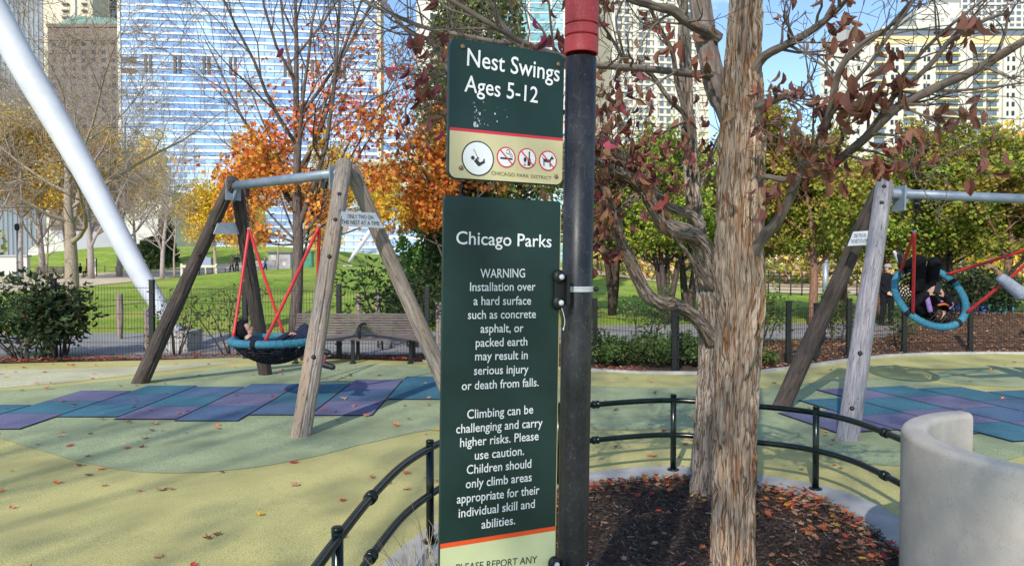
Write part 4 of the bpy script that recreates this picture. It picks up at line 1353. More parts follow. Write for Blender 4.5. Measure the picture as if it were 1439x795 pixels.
# ------------------------------------------------------------------ park trees
def make_tree(name, label, cat, x, y, Ht, r0, par, maxl, seed, bark, trunk_h=0.35, leaves=None, lean=(0, 0), group=None, stems=1, sides=(10, 7, 5, 4, 3), z=None, splay=0.25, clumps=None):
    """leaves = dict(n, size, pal, lvls, spread, zlo, zhi, keep) -> trunk + crown under one root"""
    rs = np.random.RandomState(seed)
    z = H(x, y) if z is None else z
    t = thing(name, (x, y, z), label, cat, group)
    out = []
    for s_ in range(stems):
        a = s_ * 2.4 + seed
        sp = splay * (1 if stems > 1 else 0)
        d = (lean[0] + sp * math.cos(a), lean[1] + sp * math.sin(a), 1)
        grow(rs, (x + 0.1 * sp * math.cos(a), y + 0.1 * sp * math.sin(a), z - 0.05), d, Ht * (0.9 + 0.2 * rs.rand() if stems > 1 else 1), r0 * (0.7 if stems > 1 else 1), 0, maxl, out, par)
    if clumps:
        rc = np.random.RandomState(seed + 90)
        cp, cl, cz_ = [], [], []
        for (px, py, rx, ry, n, pal) in clumps:
            c0 = np.array(P(px, py, y))
            q = rc.randn(n, 3)
            q /= np.linalg.norm(q, axis=1)[:, None]
            q *= (rc.rand(n, 1) ** 0.45)
            pp = c0 + q * np.array([rx * y / FPX, max(rx, ry) * y / FPX, ry * y / FPX])
            k = fnoise(pp[:, 0] * 2.6, pp[:, 1] * 2.6, pp[:, 2] * 2.6 + seed, 2) > 0.44
            cp.append(pp[k][::1]); cl.append(pick_cols(pal, int(k.sum()), rc))
            # a bough carrying the clump
            tr = out[0][0]
            j = max(1, min(len(tr) - 1, int(len(tr) * 0.22 + 2 * rc.rand())))
            a_, b_ = Vector(tr[j]), Vector(c0)
            mid = a_.lerp(b_, 0.55) + Vector((0, 0, -0.12))
            bough = spline([a_, mid, b_ + (b_ - a_) * 0.1], 5)
            out.append(([np.array(v) for v in bough], lerp_list([0.035, 0.02, 0.008], len(bough)), 2))
            for _ in range(9):
                w0_ = bough[5 + rc.randint(len(bough) - 5)]
                tip = Vector(pp[rc.randint(len(pp))])
                out.append(([np.array(w0_), np.array(w0_.lerp(tip, 0.5) + Vector((0, 0, 0.05))), np.array(tip)], [0.009, 0.007, 0.004], 4))
        clump_leaves = (np.concatenate(cp), np.concatenate(cl))
    wood_mb(out, sides).build('trunk', bark, t)
    if leaves:
        sets = leaves if isinstance(leaves, list) else [leaves]
        allp, allc, alls = [], [], []
        for lv in sets:
            pos = along(out, lv['lvls'], lv['n'], rs, lv['spread'])
            zz = (pos[:, 2] - z)
            k = np.ones(len(pos), bool)
            if 'zlo' in lv: k &= zz > lv['zlo'] + rs.randn(len(pos)) * 0.25
            if 'zhi' in lv: k &= zz < lv['zhi'] + rs.randn(len(pos)) * lv.get('zsoft', 0.5)
            if 'clump' in lv:
                q = lv['clump']
                k &= fnoise(pos[:, 0] * q + 3, pos[:, 1] * q + 7, pos[:, 2] * q + seed, 2) > lv.get('gate', 0.42)
            if 'keep' in lv: k &= lv['keep'](pos)
            pos = pos[k]
            cols = pick_cols(lv['pal'], len(pos), rs)
            if 'pal2' in lv:
                c2 = pick_cols(lv['pal2'], len(pos), rs)
                m_ = fnoise(pos[:, 0] * 0.9, pos[:, 1] * 0.9, pos[:, 2] * 0.9 + seed, 2) > 0.52
                cols[m_] = c2[m_]
            allp.append(pos); allc.append(cols); alls.append(np.full(len(pos), lv['size']))
        if clumps:
            allp.append(clump_leaves[0]); allc.append(clump_leaves[1]); alls.append(np.full(len(clump_leaves[0]), sets[0]['size']))
        leaf_mesh('crown', np.concatenate(allp), np.concatenate(alls), np.concatenate(allc), M_leafm, t, seed=seed + 5,
                  tmpl=sets[0].get('tmpl', LEAF_QUAD), droop=sets[0].get('droop'))
    return t

PAR_SPREAD = dict(nseg=[8, 7, 6, 5, 4], wander=[0.05, 0.12, 0.15, 0.18, 0.2], up=[0.02, 0.06, 0.05, 0.03, 0.02], taper=[0.72, 0.8, 0.8, 0.75, 0.7], kids=[9, 6, 5, 4, 0],
                  t0=[0.28, 0.2, 0.2, 0.2, 0], ang=[55, 48, 45, 42, 40], rk=[0.5, 0.55, 0.58, 0.62, 0.6], lk=[0.62, 0.55, 0.5, 0.5, 0.5], rmin=0.006)
PAR_TALL = dict(nseg=[9, 7, 6, 5, 4], wander=[0.04, 0.10, 0.14, 0.18, 0.2], up=[0.03, 0.12, 0.10, 0.06, 0.02], taper=[0.8, 0.8, 0.8, 0.75, 0.7], kids=[15, 7, 6, 5, 0],
                t0=[0.16, 0.12, 0.2, 0.2, 0], ang=[40, 36, 36, 36, 40], rk=[0.5, 0.55, 0.6, 0.62, 0.6], lk=[0.48, 0.5, 0.5, 0.5, 0.5], rmin=0.009)
PAR_MAPLE = dict(nseg=[8, 7, 6, 5, 4], wander=[0.04, 0.10, 0.14, 0.16, 0.2], up=[0.02, 0.12, 0.09, 0.05, 0.02], taper=[0.8, 0.8, 0.8, 0.75, 0.7], kids=[10, 6, 5, 4, 0],
                 t0=[0.22, 0.15, 0.2, 0.2, 0], ang=[46, 42, 42, 40, 40], rk=[0.52, 0.55, 0.58, 0.62, 0.6], lk=[0.58, 0.52, 0.5, 0.5, 0.5], rmin=0.005)
PAR_STEM = dict(nseg=[7, 6, 5, 4], wander=[0.05, 0.12, 0.16, 0.2], up=[0.02, 0.05, 0.03, 0.0], taper=[0.75, 0.8, 0.75, 0.7], kids=[9, 6, 4, 0],
                t0=[0.42, 0.15, 0.2, 0], ang=[58, 50, 45, 40], rk=[0.5, 0.55, 0.6, 0.6], lk=[0.52, 0.55, 0.5, 0.5], rmin=0.006)

# spreading bare tree on the left lawn
p = G(98, 437, -0.03)
make_tree('bare_tree', 'spreading leafless tree with a pale trunk on the lawn left of the white column', 'tree', p.x, p.y, 7.2, 0.27, dict(PAR_SPREAD, kids=[11, 7, 6, 5, 0], lk=[0.85, 0.55, 0.5, 0.5, 0.5], ang=[62, 46, 45, 42, 40], taper=[0.9, 0.8, 0.8, 0.75, 0.7], t0=[0.30, 0.2, 0.2, 0.2, 0], up=[0.02, 0.09, 0.06, 0.03, 0.02], rmin=0.008), 4, 3, M_tbark)
# maple behind the left swing: orange skirt, nearly bare top
MAP_OR = [(5, (0.66, 0.22, 0.055)), (4, (0.74, 0.31, 0.07)), (3, (0.56, 0.13, 0.05)), (1.5, (0.78, 0.45, 0.08))]
MAP_RED = [(4, (0.70, 0.16, 0.08)), (3, (0.78, 0.26, 0.09)), (2, (0.58, 0.09, 0.07))]
MAP_YEL = [(4, (0.70, 0.42, 0.04)), (2, (0.52, 0.36, 0.045)), (2, (0.66, 0.30, 0.04))]
p = G(413, 450, -0.03)
mt = make_tree('maple_tree', 'dark trunked maple, rusty orange below and nearly bare on top, behind the left swing', 'tree', wx(413, 16.6), 16.6, 8.6, 0.145,
          dict(PAR_MAPLE, kids=[13, 6, 5, 4, 0], taper=[0.93, 0.8, 0.8, 0.75, 0.7], t0=[0.24, 0.15, 0.2, 0.2, 0], ang=[40, 36, 40, 40, 40], lk=[0.72, 0.52, 0.5, 0.5, 0.5], rk=[0.6, 0.55, 0.58, 0.62, 0.6]), 4, 14, M_maple,
          clumps=[(372, 205, 46, 36, 1080, MAP_OR), (340, 245, 42, 34, 1008, MAP_OR), (400, 262, 58, 38, 1584, MAP_OR), (440, 298, 46, 24, 648, MAP_OR), (330, 292, 32, 34, 576, MAP_OR),
                  (466, 212, 34, 34, 576, MAP_YEL), (500, 178, 36, 46, 576, MAP_RED), (528, 246, 38, 38, 504, MAP_OR), (470, 120, 44, 40, 302, MAP_RED), (490, 268, 32, 30, 504, MAP_YEL),
                  (545, 150, 40, 42, 302, MAP_RED), (420, 175, 44, 34, 648, MAP_RED), (545, 300, 30, 26, 302, MAP_YEL), (360, 330, 40, 18, 302, MAP_OR), (480, 62, 60, 36, 170, MAP_RED), (560, 96, 40, 36, 160, MAP_RED), (425, 100, 60, 36, 150, MAP_RED), (350, 120, 60, 40, 90, MAP_RED)],
          leaves=[dict(n=16000, size=0.105, pal=MAP_OR, pal2=MAP_RED, lvls=(3, 4), spread=0.16, zlo=2.2, zhi=4.1, zsoft=0.45, clump=0.8, gate=0.36, tmpl=LEAF_STAR),
                  dict(n=3000, size=0.105, pal=MAP_YEL, lvls=(3, 4), spread=0.1, zlo=2.2, zhi=4.0, clump=0.8, gate=0.52),
                  dict(n=5200, size=0.11, pal=MAP_RED, lvls=(3, 4), spread=0.05, zlo=4.0, zhi=6.0, clump=0.9, gate=0.55, keep=lambda q: q[:, 0] > -4.7)])
ORG = [(5, (0.88, 0.43, 0.07)), (3, (0.90, 0.55, 0.08)), (2, (0.84, 0.30, 0.06))]
# second maple, bright orange, half behind the sign
p = P(606, 420, 17.6)
make_tree('maple_tree', 'bright orange maple half hidden behind the warning sign in front of the tall evergreen', 'tree', wx(630, 17.6), 17.6, 5.4, 0.10, dict(PAR_MAPLE, t0=[0.4, 0.15, 0.2, 0.2, 0]), 4, 23, M_dbark,
          clumps=[(602, 262, 46, 44, 2200, ORG), (578, 232, 32, 30, 800, ORG), (618, 302, 42, 26, 1200, ORG), (562, 306, 26, 26, 500, ORG), (632, 215, 30, 34, 900, ORG), (600, 200, 30, 24, 500, ORG)],
          leaves=[dict(n=9000, size=0.115, pal=ORG, lvls=(3, 4), spread=0.18, zlo=2.5, zhi=4.7, clump=0.8, gate=0.36, tmpl=LEAF_STAR)])

# tall bare trees far left
tall = make_tree('bare_tree', 'tall leafless grey tree in front of the brick block, left of the others', 'tree', wx(60, 66), 66, 14.0, 0.28, PAR_TALL, 4, 31, M_gbark, group='tall bare trees before the towers')
for (px, Y, rz, s_, lab) in [(128, 62, 1.3, 0.98, 'tall leafless grey tree in front of the middle of the brick block'), (168, 74, 2.6, 1.12, 'tall leafless grey tree where the brick block meets the glass tower'),
                       (228, 60, 4.0, 0.66, 'leafless tree in front of the left part of the blue glass tower'), (-10, 58, 5.0, 0.9, 'tall leafless grey tree at the far left edge of the view'),
                       (96, 80, 0.6, 1.2, 'tallest leafless grey tree, behind the white column before the brick block')]:
    dup(tall, (wx(px, Y), Y, H(wx(px, Y), Y)), rz, s_, lab)

# yellow trees across the lawn
YEL = [(5, (0.88, 0.63, 0.05)), (3, (0.90, 0.72, 0.10)), (2, (0.66, 0.42, 0.05)), (1, (0.55, 0.48, 0.07))]
OCH = [(4, (0.74, 0.52, 0.09)), (3, (0.84, 0.64, 0.13)), (2, (0.44, 0.33, 0.09)), (1, (0.36, 0.36, 0.08))]
lv = lambda n, size, pal, pal2=None: dict(n=int(n * 1.6), size=size, pal=pal, lvls=(2, 3), spread=0.35, **({'pal2': pal2} if pal2 else {}))
yt = make_tree('yellow_tree', 'bright yellow tree on the far lawn left of the left swing', 'tree', wx(303, 62), 62, 6.0, 0.16, PAR_STEM, 3, 41, M_tbark, leaves=[lv(7000, 0.20, YEL)], group='yellow trees across the lawn')
ot = make_tree('yellow_tree', 'ochre yellow tree low behind the spreading bare tree at far left', 'tree', wx(30, 60), 60, 10.5, 0.2, PAR_STEM, 3, 43, M_gbark, leaves=[lv(7000, 0.24, OCH, YEL)], group='yellow trees across the lawn')
for (src, px, Y, rz, s_, lab) in [(yt, 351, 66, 2.0, 0.8, 'small bright yellow tree seen between the left swing legs'), (ot, 128, 70, 1.0, 1.05, 'ochre yellow tree just behind the trunk of the spreading bare tree'),
                             (ot, -30, 66, 2.0, 1.2, 'large ochre tree cut by the left edge of the view'), (ot, 190, 84, 3.0, 1.1, 'ochre tree seen over the white column'),
                             (yt, 450, 84, 4.0, 0.8, 'yellow tree between the red swing ropes and the near swing leg'), (ot, 372, 120, 0.5, 1.2, 'pale ochre tree far behind the kiosk'),
                             (ot, 470, 118, 2.5, 1.3, 'pale ochre tree far behind the near leg of the left swing'), (ot, 545, 112, 4.2, 1.2, 'pale ochre tree far beyond the park bench')]:
    dup(src, (wx(px, Y), Y, H(wx(px, Y), Y)), rz, s_, lab)
# thin bare saplings on the lawn
sap = make_tree('bare_sapling', 'slender leafless sapling on the lawn right of the white column', 'tree', wx(245, 50), 50, 4.6, 0.075, dict(PAR_SPREAD, kids=[9, 5, 4, 0, 0]), 3, 52, M_tbark, group='bare saplings on the lawn')
for (px, Y, rz, s_, lab) in [(390, 52, 1.0, 1.0, 'slender bare sapling with forked top in front of the kiosk'), (345, 60, 3.0, 0.9, 'slender bare sapling just left of the far swing legs'),
                             (65, 66, 2.0, 1.3, 'bare sapling in front of the white pavilion'), (470, 70, 4.5, 1.1, 'bare sapling behind the near swing leg on the lawn')]:
    dup(sap, (wx(px, Y), Y, H(wx(px, Y), Y)), rz, s_, lab)

# conifers: whorled sprays on a straight stem
def conifer(name, label, x, y, Ht, rad, seed, pal, n, size, shape=0.9, zlo=0.05, group=None, bark=None, lobes=0.18):
    rs = np.random.RandomState(seed)
    z = H(x, y)
    t = thing(name, (x, y, z), label, 'tree', group)
    mb_ = MB()
    mb_.tube([(x, y, z - 0.1), (x + 0.03, y, z + Ht * 0.5), (x, y, z + Ht * 0.97)], [0.05 * rad + 0.05, 0.04 * rad + 0.02, 0.01], 7)
    nb = int(Ht * 7)
    for k in range(nb):
        h = zlo + (0.95 - zlo) * k / nb
        a = k * 2.4
        rr = rad * (1 - h) ** shape * 0.75
        mb_.tube([(x, y, z + h * Ht), (x + rr * math.cos(a), y + rr * math.sin(a), z + h * Ht + 0.15 * rr)], [0.02, 0.006], 4, cap=False)
    mb_.build('trunk', bark or M_dbark, t)
    h = zlo + (1 - zlo) * (1 - np.sqrt(rs.rand(n))) if shape > 0.6 else zlo + (1 - zlo) * rs.rand(n)
    a = rs.rand(n) * 2 * math.pi
    env = rad * (1 - h) ** shape * (1 + lobes * (2 * fnoise(np.cos(a) * 2 + seed, np.sin(a) * 2, h * Ht * 1.1, 2) - 1) * 2)
    q = np.sqrt(rs.rand(n)) ** 0.6
    pos = np.stack([x + env * q * np.cos(a), y + env * q * np.sin(a), z + h * Ht + rs.randn(n) * 0.05], 1)
    g = fnoise(pos[:, 0] * 2.2, pos[:, 1] * 2.2, pos[:, 2] * 2.2, 2) > 0.40
    pos = pos[g]
    leaf_mesh('crown', pos, size, pick_cols(pal, len(pos), rs, 0.3), M_leafm, t, seed=seed)
    return t
EVG = [(5, (0.030, 0.065, 0.018)), (3, (0.055, 0.10, 0.025)), (2, (0.09, 0.13, 0.03)), (1, (0.02, 0.04, 0.014))]
EVL = [(4, (0.16, 0.27, 0.05)), (3, (0.11, 0.19, 0.042)), (2, (0.24, 0.34, 0.07))]
EVO = [(4, (0.13, 0.165, 0.042)), (3, (0.18, 0.20, 0.05)), (2, (0.09, 0.12, 0.033)), (2, (0.24, 0.21, 0.07))]
conifer('evergreen_tree', 'very tall dark evergreen rising behind the upper sign', wx(672, 23), 23, 17, 2.1, 61, EVO, 52000, 0.15, shape=0.5, zlo=0.0)
conifer('evergreen_tree', 'lighter green bushy evergreen behind the slanting right leg of the left swing', wx(600, 21), 21, 4.4, 1.25, 62, EVL, 9000, 0.12, shape=0.6, zlo=0.0)
conifer('evergreen_tree', 'dark broad evergreen behind the bench, against the warning sign', wx(650, 19.5), 19.5, 4.6, 1.6, 63, EVG, 12000, 0.11, shape=0.5, zlo=0.0)
conifer('conifer', 'narrow dark conifer on the hill in front of the pale grey hall', wx(233, 96), 96, 9.0, 1.5, 64, [(4, (0.05, 0.075, 0.045)), (2, (0.08, 0.10, 0.05))], 4000, 0.35, zlo=0.0)
conifer('conifer', 'low spreading green pine left of the narrow dark conifer', wx(213, 92), 92, 3.6, 2.6, 65, [(4, (0.08, 0.13, 0.05)), (2, (0.13, 0.17, 0.05))], 3500, 0.35, shape=0.5, zlo=0.0)

# yellow green multi stemmed trees on the right
YG = [(5, (0.30, 0.38, 0.05)), (4, (0.42, 0.46, 0.075)), (4, (0.18, 0.28, 0.04)), (1.5, (0.56, 0.48, 0.08)), (0.6, (0.42, 0.28, 0.07))]
YG2 = [(4, (0.52, 0.46, 0.07)), (3, (0.42, 0.41, 0.07)), (2, (0.26, 0.32, 0.05)), (2, (0.45, 0.31, 0.10))]
GR = [(5, (0.27, 0.41, 0.045)), (4, (0.38, 0.50, 0.07)), (3, (0.14, 0.24, 0.035)), (1, (0.52, 0.52, 0.08))]
def crown_lv(n, size, pal, zlo, pal2=None):
    d_ = dict(n=n, size=size, pal=pal, lvls=(2, 3), spread=0.13, zlo=zlo, clump=1.15, gate=0.45)
    if pal2: d_['pal2'] = pal2
    return [d_]
PAR_MULTI = dict(PAR_STEM, ang=[52, 50, 45, 40], kids=[10, 6, 4, 0], t0=[0.38, 0.15, 0.2, 0], lk=[0.5, 0.55, 0.5, 0.5])
def at(px, Y):
    return (wx(px, Y), Y)
gt = make_tree('multi_stem_tree', 'green leaved tree with several dark stems left of the big trunks', 'tree', *at(937, 20.5), 4.0, 0.15, PAR_MULTI, 3, 71, M_dbark, stems=4, splay=0.15,
               leaves=crown_lv(46000, 0.105, GR, 2.2, YG), group='leafy trees along the path on the right')
yg = make_tree('multi_stem_tree', 'yellow green tree with russet forked trunk between the big trunk and the right swing', 'tree', *at(1142, 20.0), 4.3, 0.13, dict(PAR_MULTI, kids=[13, 6, 4, 0], ang=[44, 48, 45, 40], t0=[0.30, 0.15, 0.2, 0], lk=[0.60, 0.55, 0.5, 0.5], rk=[0.6, 0.55, 0.6, 0.6]), 3, 72, M_rbark,
               leaves=crown_lv(46000, 0.105, YG, 2.2, YG2), group='leafy trees along the path on the right')
for (src, px, Y, rz, s_, lab) in [(gt, 968, 21.5, 2.0, (1, 1, 0.98), 'green leaved tree whose dark stems show just left of the rear trunk'), (yg, 1068, 24, 1.0, (1.1, 1.1, 0.95), 'yellow green tree directly behind the thick trunk'),
                             (yg, 1240, 22, 3.3, (1.1, 1.1, 0.92), 'yellow green tree above the standing man'), (gt, 860, 24, 4.0, (1.1, 1.1, 1.05), 'leafy tree just right of the sign pole'),
                             (gt, 1330, 20.5, 0.9, (1.1, 1.1, 0.96), 'green tree directly behind the swinging nest'), (yg, 1412, 19.5, 5.1, (1.15, 1.15, 0.95), 'yellow green tree with a thick dark trunk at right beside the bins'),
                             (yg, 1490, 23, 2.2, (1.2, 1.2, 1.0), 'yellow green tree cut by the right edge of the view'), (yg, 1185, 25, 0.2, (1.05, 1.05, 0.92), 'yellow green tree with a dark leaning stem behind the right swing frame')]:
    dup(src, (wx(px, Y), Y, H(wx(px, Y), Y)), rz, s_, lab)
# far autumn trees under those crowns
PKO = [(4, (0.52, 0.32, 0.21)), (3, (0.66, 0.42, 0.15)), (2, (0.74, 0.56, 0.12)), (2, (0.42, 0.25, 0.18)), (1, (0.36, 0.36, 0.12))]
ft_ = make_tree('autumn_tree', 'pinkish orange tree far behind the right swing frame', 'tree', *at(1105, 52), 5.5, 0.15, PAR_STEM, 3, 81, M_tbark, leaves=[lv(6000, 0.22, PKO, YEL)], group='autumn trees beyond the right lawn')
for (px, Y, rz, s_, lab) in [(1165, 56, 1, 1.1, 'orange pink tree far behind the russet forked trunk'), (1215, 48, 2, 0.9, 'yellowish tree far behind the leaning right swing leg'), (1062, 60, 3, 1.2, 'autumn tree far right of the thick trunk'),
                             (885, 62, 4, 1.0, 'autumn tree far beyond the lawn right of the pole'), (925, 58, 5, 1.0, 'autumn tree far behind the dark stems'), (1275, 50, 0.5, 1.0, 'autumn tree far behind the standing man'),
                             (1345, 46, 2.4, 0.9, 'autumn tree far behind the swinging nest'), (1440, 52, 3.7, 1.5, 'golden tree far behind the right edge'), (1010, 75, 5.5, 1.2, 'autumn tree far behind the rear trunk'), (840, 70, 1.7, 1.2, 'autumn tree far beyond the pole clamp')]:
    dup(ft_, (wx(px, Y), Y, H(wx(px, Y), Y)), rz, s_, lab)

# ------------------------------------------------------------------ shrubs
def shrub(name, label, x, y, w_, h_, n, size, pal, seed, stems=9, bark=None, tmpl=LEAF_FOLD, z=0.0, group=None, droop=None, gate=0.35, cat='shrub', open_=0.0):
    rs = np.random.RandomState(seed)
    t = thing(name, (x, y, z), label, cat, group)
    out = []
    par = dict(nseg=[6, 5, 4], wander=[0.12, 0.18, 0.2], up=[0.06, 0.05, 0.0], taper=[0.7, 0.7, 0.7], kids=[4, 3, 0], t0=[0.3, 0.2, 0], ang=[40, 42, 40], rk=[0.6, 0.6, 0.6], lk=[0.5, 0.55, 0.5], rmin=0.003)
    for k in range(stems):
        a = k * 2.4
        sp = (0.2 + 0.8 * rs.rand()) * w_ / max(h_, 0.1) * 0.5
        grow(rs, (x + 0.12 * w_ * math.cos(a), y + 0.12 * w_ * math.sin(a), z - 0.03), (sp * math.cos(a), sp * math.sin(a), 1), h_ * (0.7 + 0.4 * rs.rand()), 0.012 + 0.006 * h_, 0, 2, out, par)
    wood_mb(out, (5, 4, 3)).build('stem', bark or M_dbark, t)
    pos = along(out, (1, 2), n, rs, 0.05 + 0.04 * h_, 0.3)
    pos = pos[pos[:, 2] > z + 0.05]
    leaf_mesh('foliage', pos, size, pick_cols(pal, len(pos), rs, 0.3), M_leafm, t, seed=seed, tmpl=tmpl, droop=droop)
    return t
DKG = [(5, (0.035, 0.07, 0.028)), (3, (0.06, 0.11, 0.04)), (2, (0.10, 0.15, 0.055)), (1, (0.12, 0.11, 0.05))]
p = G(40, 509)
shrub('evergreen_shrub', 'dense dark green shrub at the left edge by the wire fence', p.x - 0.3, 12.75, 1.7, 1.15, 2600, 0.105, DKG, 91, 14, droop=0.1)
shrub('evergreen_shrub', 'dark leafy shrub just left of the leftmost visible fence post', wx(80, 12.9), 12.9, 1.0, 1.0, 1300, 0.10, DKG, 92, 10, droop=0.1)
p = G(262, 492)
shrub('bare_shrub', 'thin sparse shrub beside the footing of the white column', p.x + 0.1, 13.3, 0.5, 0.95, 130, 0.07, DKG, 93, 4)
shrub('bare_shrub', 'sparse twiggy shrub behind the left nest swing', wx(325, 13.5), 13.5, 1.2, 1.1, 160, 0.07, [(3, (0.07, 0.09, 0.035)), (2, (0.16, 0.07, 0.04))], 94, 6)
shrub('sapling', 'small green leafed sapling standing behind the bench', wx(538, 14.4), 14.4, 1.15, 1.55, 420, 0.11, [(4, (0.04, 0.085, 0.025)), (3, (0.07, 0.12, 0.03))], 95, 3, droop=0.1)
shrub('sapling', 'dark leafy sapling half hidden by the slanting leg behind the bench', wx(578, 14.6), 14.6, 0.9, 1.35, 350, 0.10, [(4, (0.035, 0.06, 0.02)), (3, (0.06, 0.09, 0.03))], 96, 4, droop=0.1)
GC = [(4, (0.11, 0.18, 0.045)), (3, (0.17, 0.24, 0.06)), (2, (0.07, 0.12, 0.033)), (1, (0.22, 0.25, 0.07))]
for k, (px, Y, w_, h_, lab) in enumerate([(848, 12.1, 1.0, 0.38, 'low green shrub just right of the sign pole by the fence'), (884, 12.4, 1.1, 0.38, 'low green shrub second from the pole in the bed'), (918, 12.0, 1.0, 0.36, 'low green shrub left of the fence post in the bed'),
                                      (957, 12.3, 1.1, 0.38, 'low green shrub right of the fence post in the bed'), (985, 11.9, 0.8, 0.4, 'low green shrub next to the rear trunk'), (1078, 12.0, 0.35, 0.2, 'tiny green shrub right of the thick trunk at the kerb')]):
    shrub('low_shrub', lab, wx(px, Y), Y, w_, h_, 1500 if h_ > 0.3 else 300, 0.065, GC, 100 + k, 10, group='low shrubs in the bed')
shrub('bare_shrub', 'upright green shrub behind the fence left of the rear trunk', wx(908, 14.6), 14.6, 0.9, 0.95, 380, 0.08, GC, 110, 6)
shrub('bare_shrub', 'upright green shrub right of the thick trunk behind the fence', wx(1072, 14.8), 14.8, 0.7, 1.1, 600, 0.08, GC, 111, 5)
shrub('bare_shrub', 'sparse green shrub behind the fence near the right swing post', wx(1180, 15.2), 15.2, 0.7, 0.8, 300, 0.08, GC, 112, 5)
shrub('evergreen_shrub', 'dark rounded shrub behind the swinging nest', wx(1352, 16.2), 16.2, 1.9, 0.85, 2000, 0.09, DKG, 113, 14, z=0.5)
shrub('evergreen_shrub', 'dark shrub in front of the wheeled bins beyond the mulch slope', wx(1392, 16.6), 16.6, 1.5, 0.8, 1700, 0.09, DKG, 115, 12, z=0.5)
shrub('bare_shrub', 'sparse shrub half behind the fence post left of the swinging nest', wx(1266, 14.6), 14.6, 0.5, 0.6, 160, 0.08, GC, 114, 4)
# far mass of shrubs and small trees closing the view on the right
rs = np.random.RandomState(77)
n_ = 26000
ax_px = 830 + 700 * rs.rand(n_)
ay = 44 + 26 * rs.rand(n_)
sx_ = (ax_px - CX) / FPX * ay
top_ = 2.0 + 3.6 * fnoise(sx_ * 0.22, ay * 0.1, ay * 0, 2)
sz_ = hgt(sx_, ay) + top_ * rs.rand(n_) ** 0.8
k_ = fnoise(sx_ * 0.5, ay * 0.3, sz_ * 0.7, 2) > 0.36
pos_ = np.stack([sx_, ay, sz_], 1)[k_]
hue_ = fnoise(pos_[:, 0] * 0.16 + 3, pos_[:, 1] * 0.1, pos_[:, 2] * 0.3, 2)
ca_, cb_, cc_ = pick_cols(YEL, len(pos_), rs), pick_cols(PKO, len(pos_), rs), pick_cols([(3, (0.16, 0.20, 0.06)), (2, (0.26, 0.28, 0.08)), (2, (0.10, 0.13, 0.05))], len(pos_), rs)
col_ = np.where((hue_ > 0.56)[:, None], ca_, np.where((hue_ > 0.46)[:, None], cb_, cc_))
tag(leaf_mesh('distant_thicket', pos_, 0.34, col_, M_leafm, seed=78), kind='stuff')

# far woods that close the park at both sides
rs = np.random.RandomState(79)
n_ = 16000
fx = np.where(rs.rand(n_) < 0.5, -92 - 190 * rs.rand(n_), 88 + 190 * rs.rand(n_))
fy = 112 + 26 * rs.rand(n_)
fz = hgt(fx, fy) + (5 + 8 * fnoise(fx * 0.11, fy * 0.05, fy * 0, 2)) * rs.rand(n_) ** 0.7
pos_ = np.stack([fx, fy, fz], 1)
tag(leaf_mesh('far_woods', pos_, 1.1, pick_cols(OCH + YG2 + [(4, (0.16, 0.20, 0.06))], n_, rs), M_leafm, seed=80), kind='stuff')
# ------------------------------------------------------------------ lettering
_H = [None]
def text_verts(s, bold=0.012, ext=0.0):
    cu = bpy.data.curves.new('t', 'FONT')
    cu.body = s
    cu.size = 1.0
    cu.offset = bold
    cu.extrude = ext
    cu.resolution_u = 3
    o = bpy.data.objects.new('t', cu)
    COL.objects.link(o)
    dg = bpy.context.evaluated_depsgraph_get()
    me = bpy.data.meshes.new_from_object(o.evaluated_get(dg))
    vs = [tuple(v.co) for v in me.vertices]
    fs = [tuple(p.vertices) for p in me.polygons]
    bpy.data.objects.remove(o)
    bpy.data.curves.remove(cu)
    bpy.data.meshes.remove(me)
    return vs, fs

def cap_h():
    if _H[0] is None:
        vs, _ = text_verts('H', 0.0)
        _H[0] = max(v[1] for v in vs)
    return _H[0]

def lettering(s, to_world, p0, p1, cap, d, mat, parent, bold=0.012, name='lettering'):
    """one line of text between two baseline points of a sign plane (u,h); to_world(u,h,d)"""
    vs, fs = text_verts(s, bold)
    x0, x1 = min(v[0] for v in vs), max(v[0] for v in vs)
    dx, dy = p1[0] - p0[0], p1[1] - p0[1]
    Ln = math.hypot(dx, dy)
    c, sn = dx / Ln, dy / Ln
    sx, sy = Ln / (x1 - x0), cap / cap_h()
    out = []
    for v in vs:
        a, b_ = (v[0] - x0) * sx, v[1] * sy
        out.append(to_world(p0[0] + a * c - b_ * sn, p0[1] + a * sn + b_ * c, d))
    m_ = MB()
    m_.add(out, fs)
    return m_.build(name, mat, parent)

# ------------------------------------------------------------------ park sign on its pole
LEAN = R(0.85)
SO = Vector((-0.183, 1.95, 1.5))
_ang = math.atan2(0.15, 0.314)
SW = math.hypot(0.15, 0.314)
SR = Matrix.Rotation(LEAN, 3, 'Y') @ Matrix.Rotation(_ang, 3, 'Z')
SU, SV, SN = SR @ Vector((1, 0, 0)), SR @ Vector((0, 0, 1)), SR @ Vector((0, -1, 0))
def sw(u, h, d=0.0):
    return SO + SU * u + SV * (h - 1.5) + SN * d
def sp_(px, py):
    """sign-plane coordinates of a photo pixel"""
    r_ = ray(px, py)
    t = (SO - EYE).dot(SN) / r_.dot(SN)
    q = EYE + r_ * t - SO
    return (q.dot(SU), q.dot(SV) + 1.5)

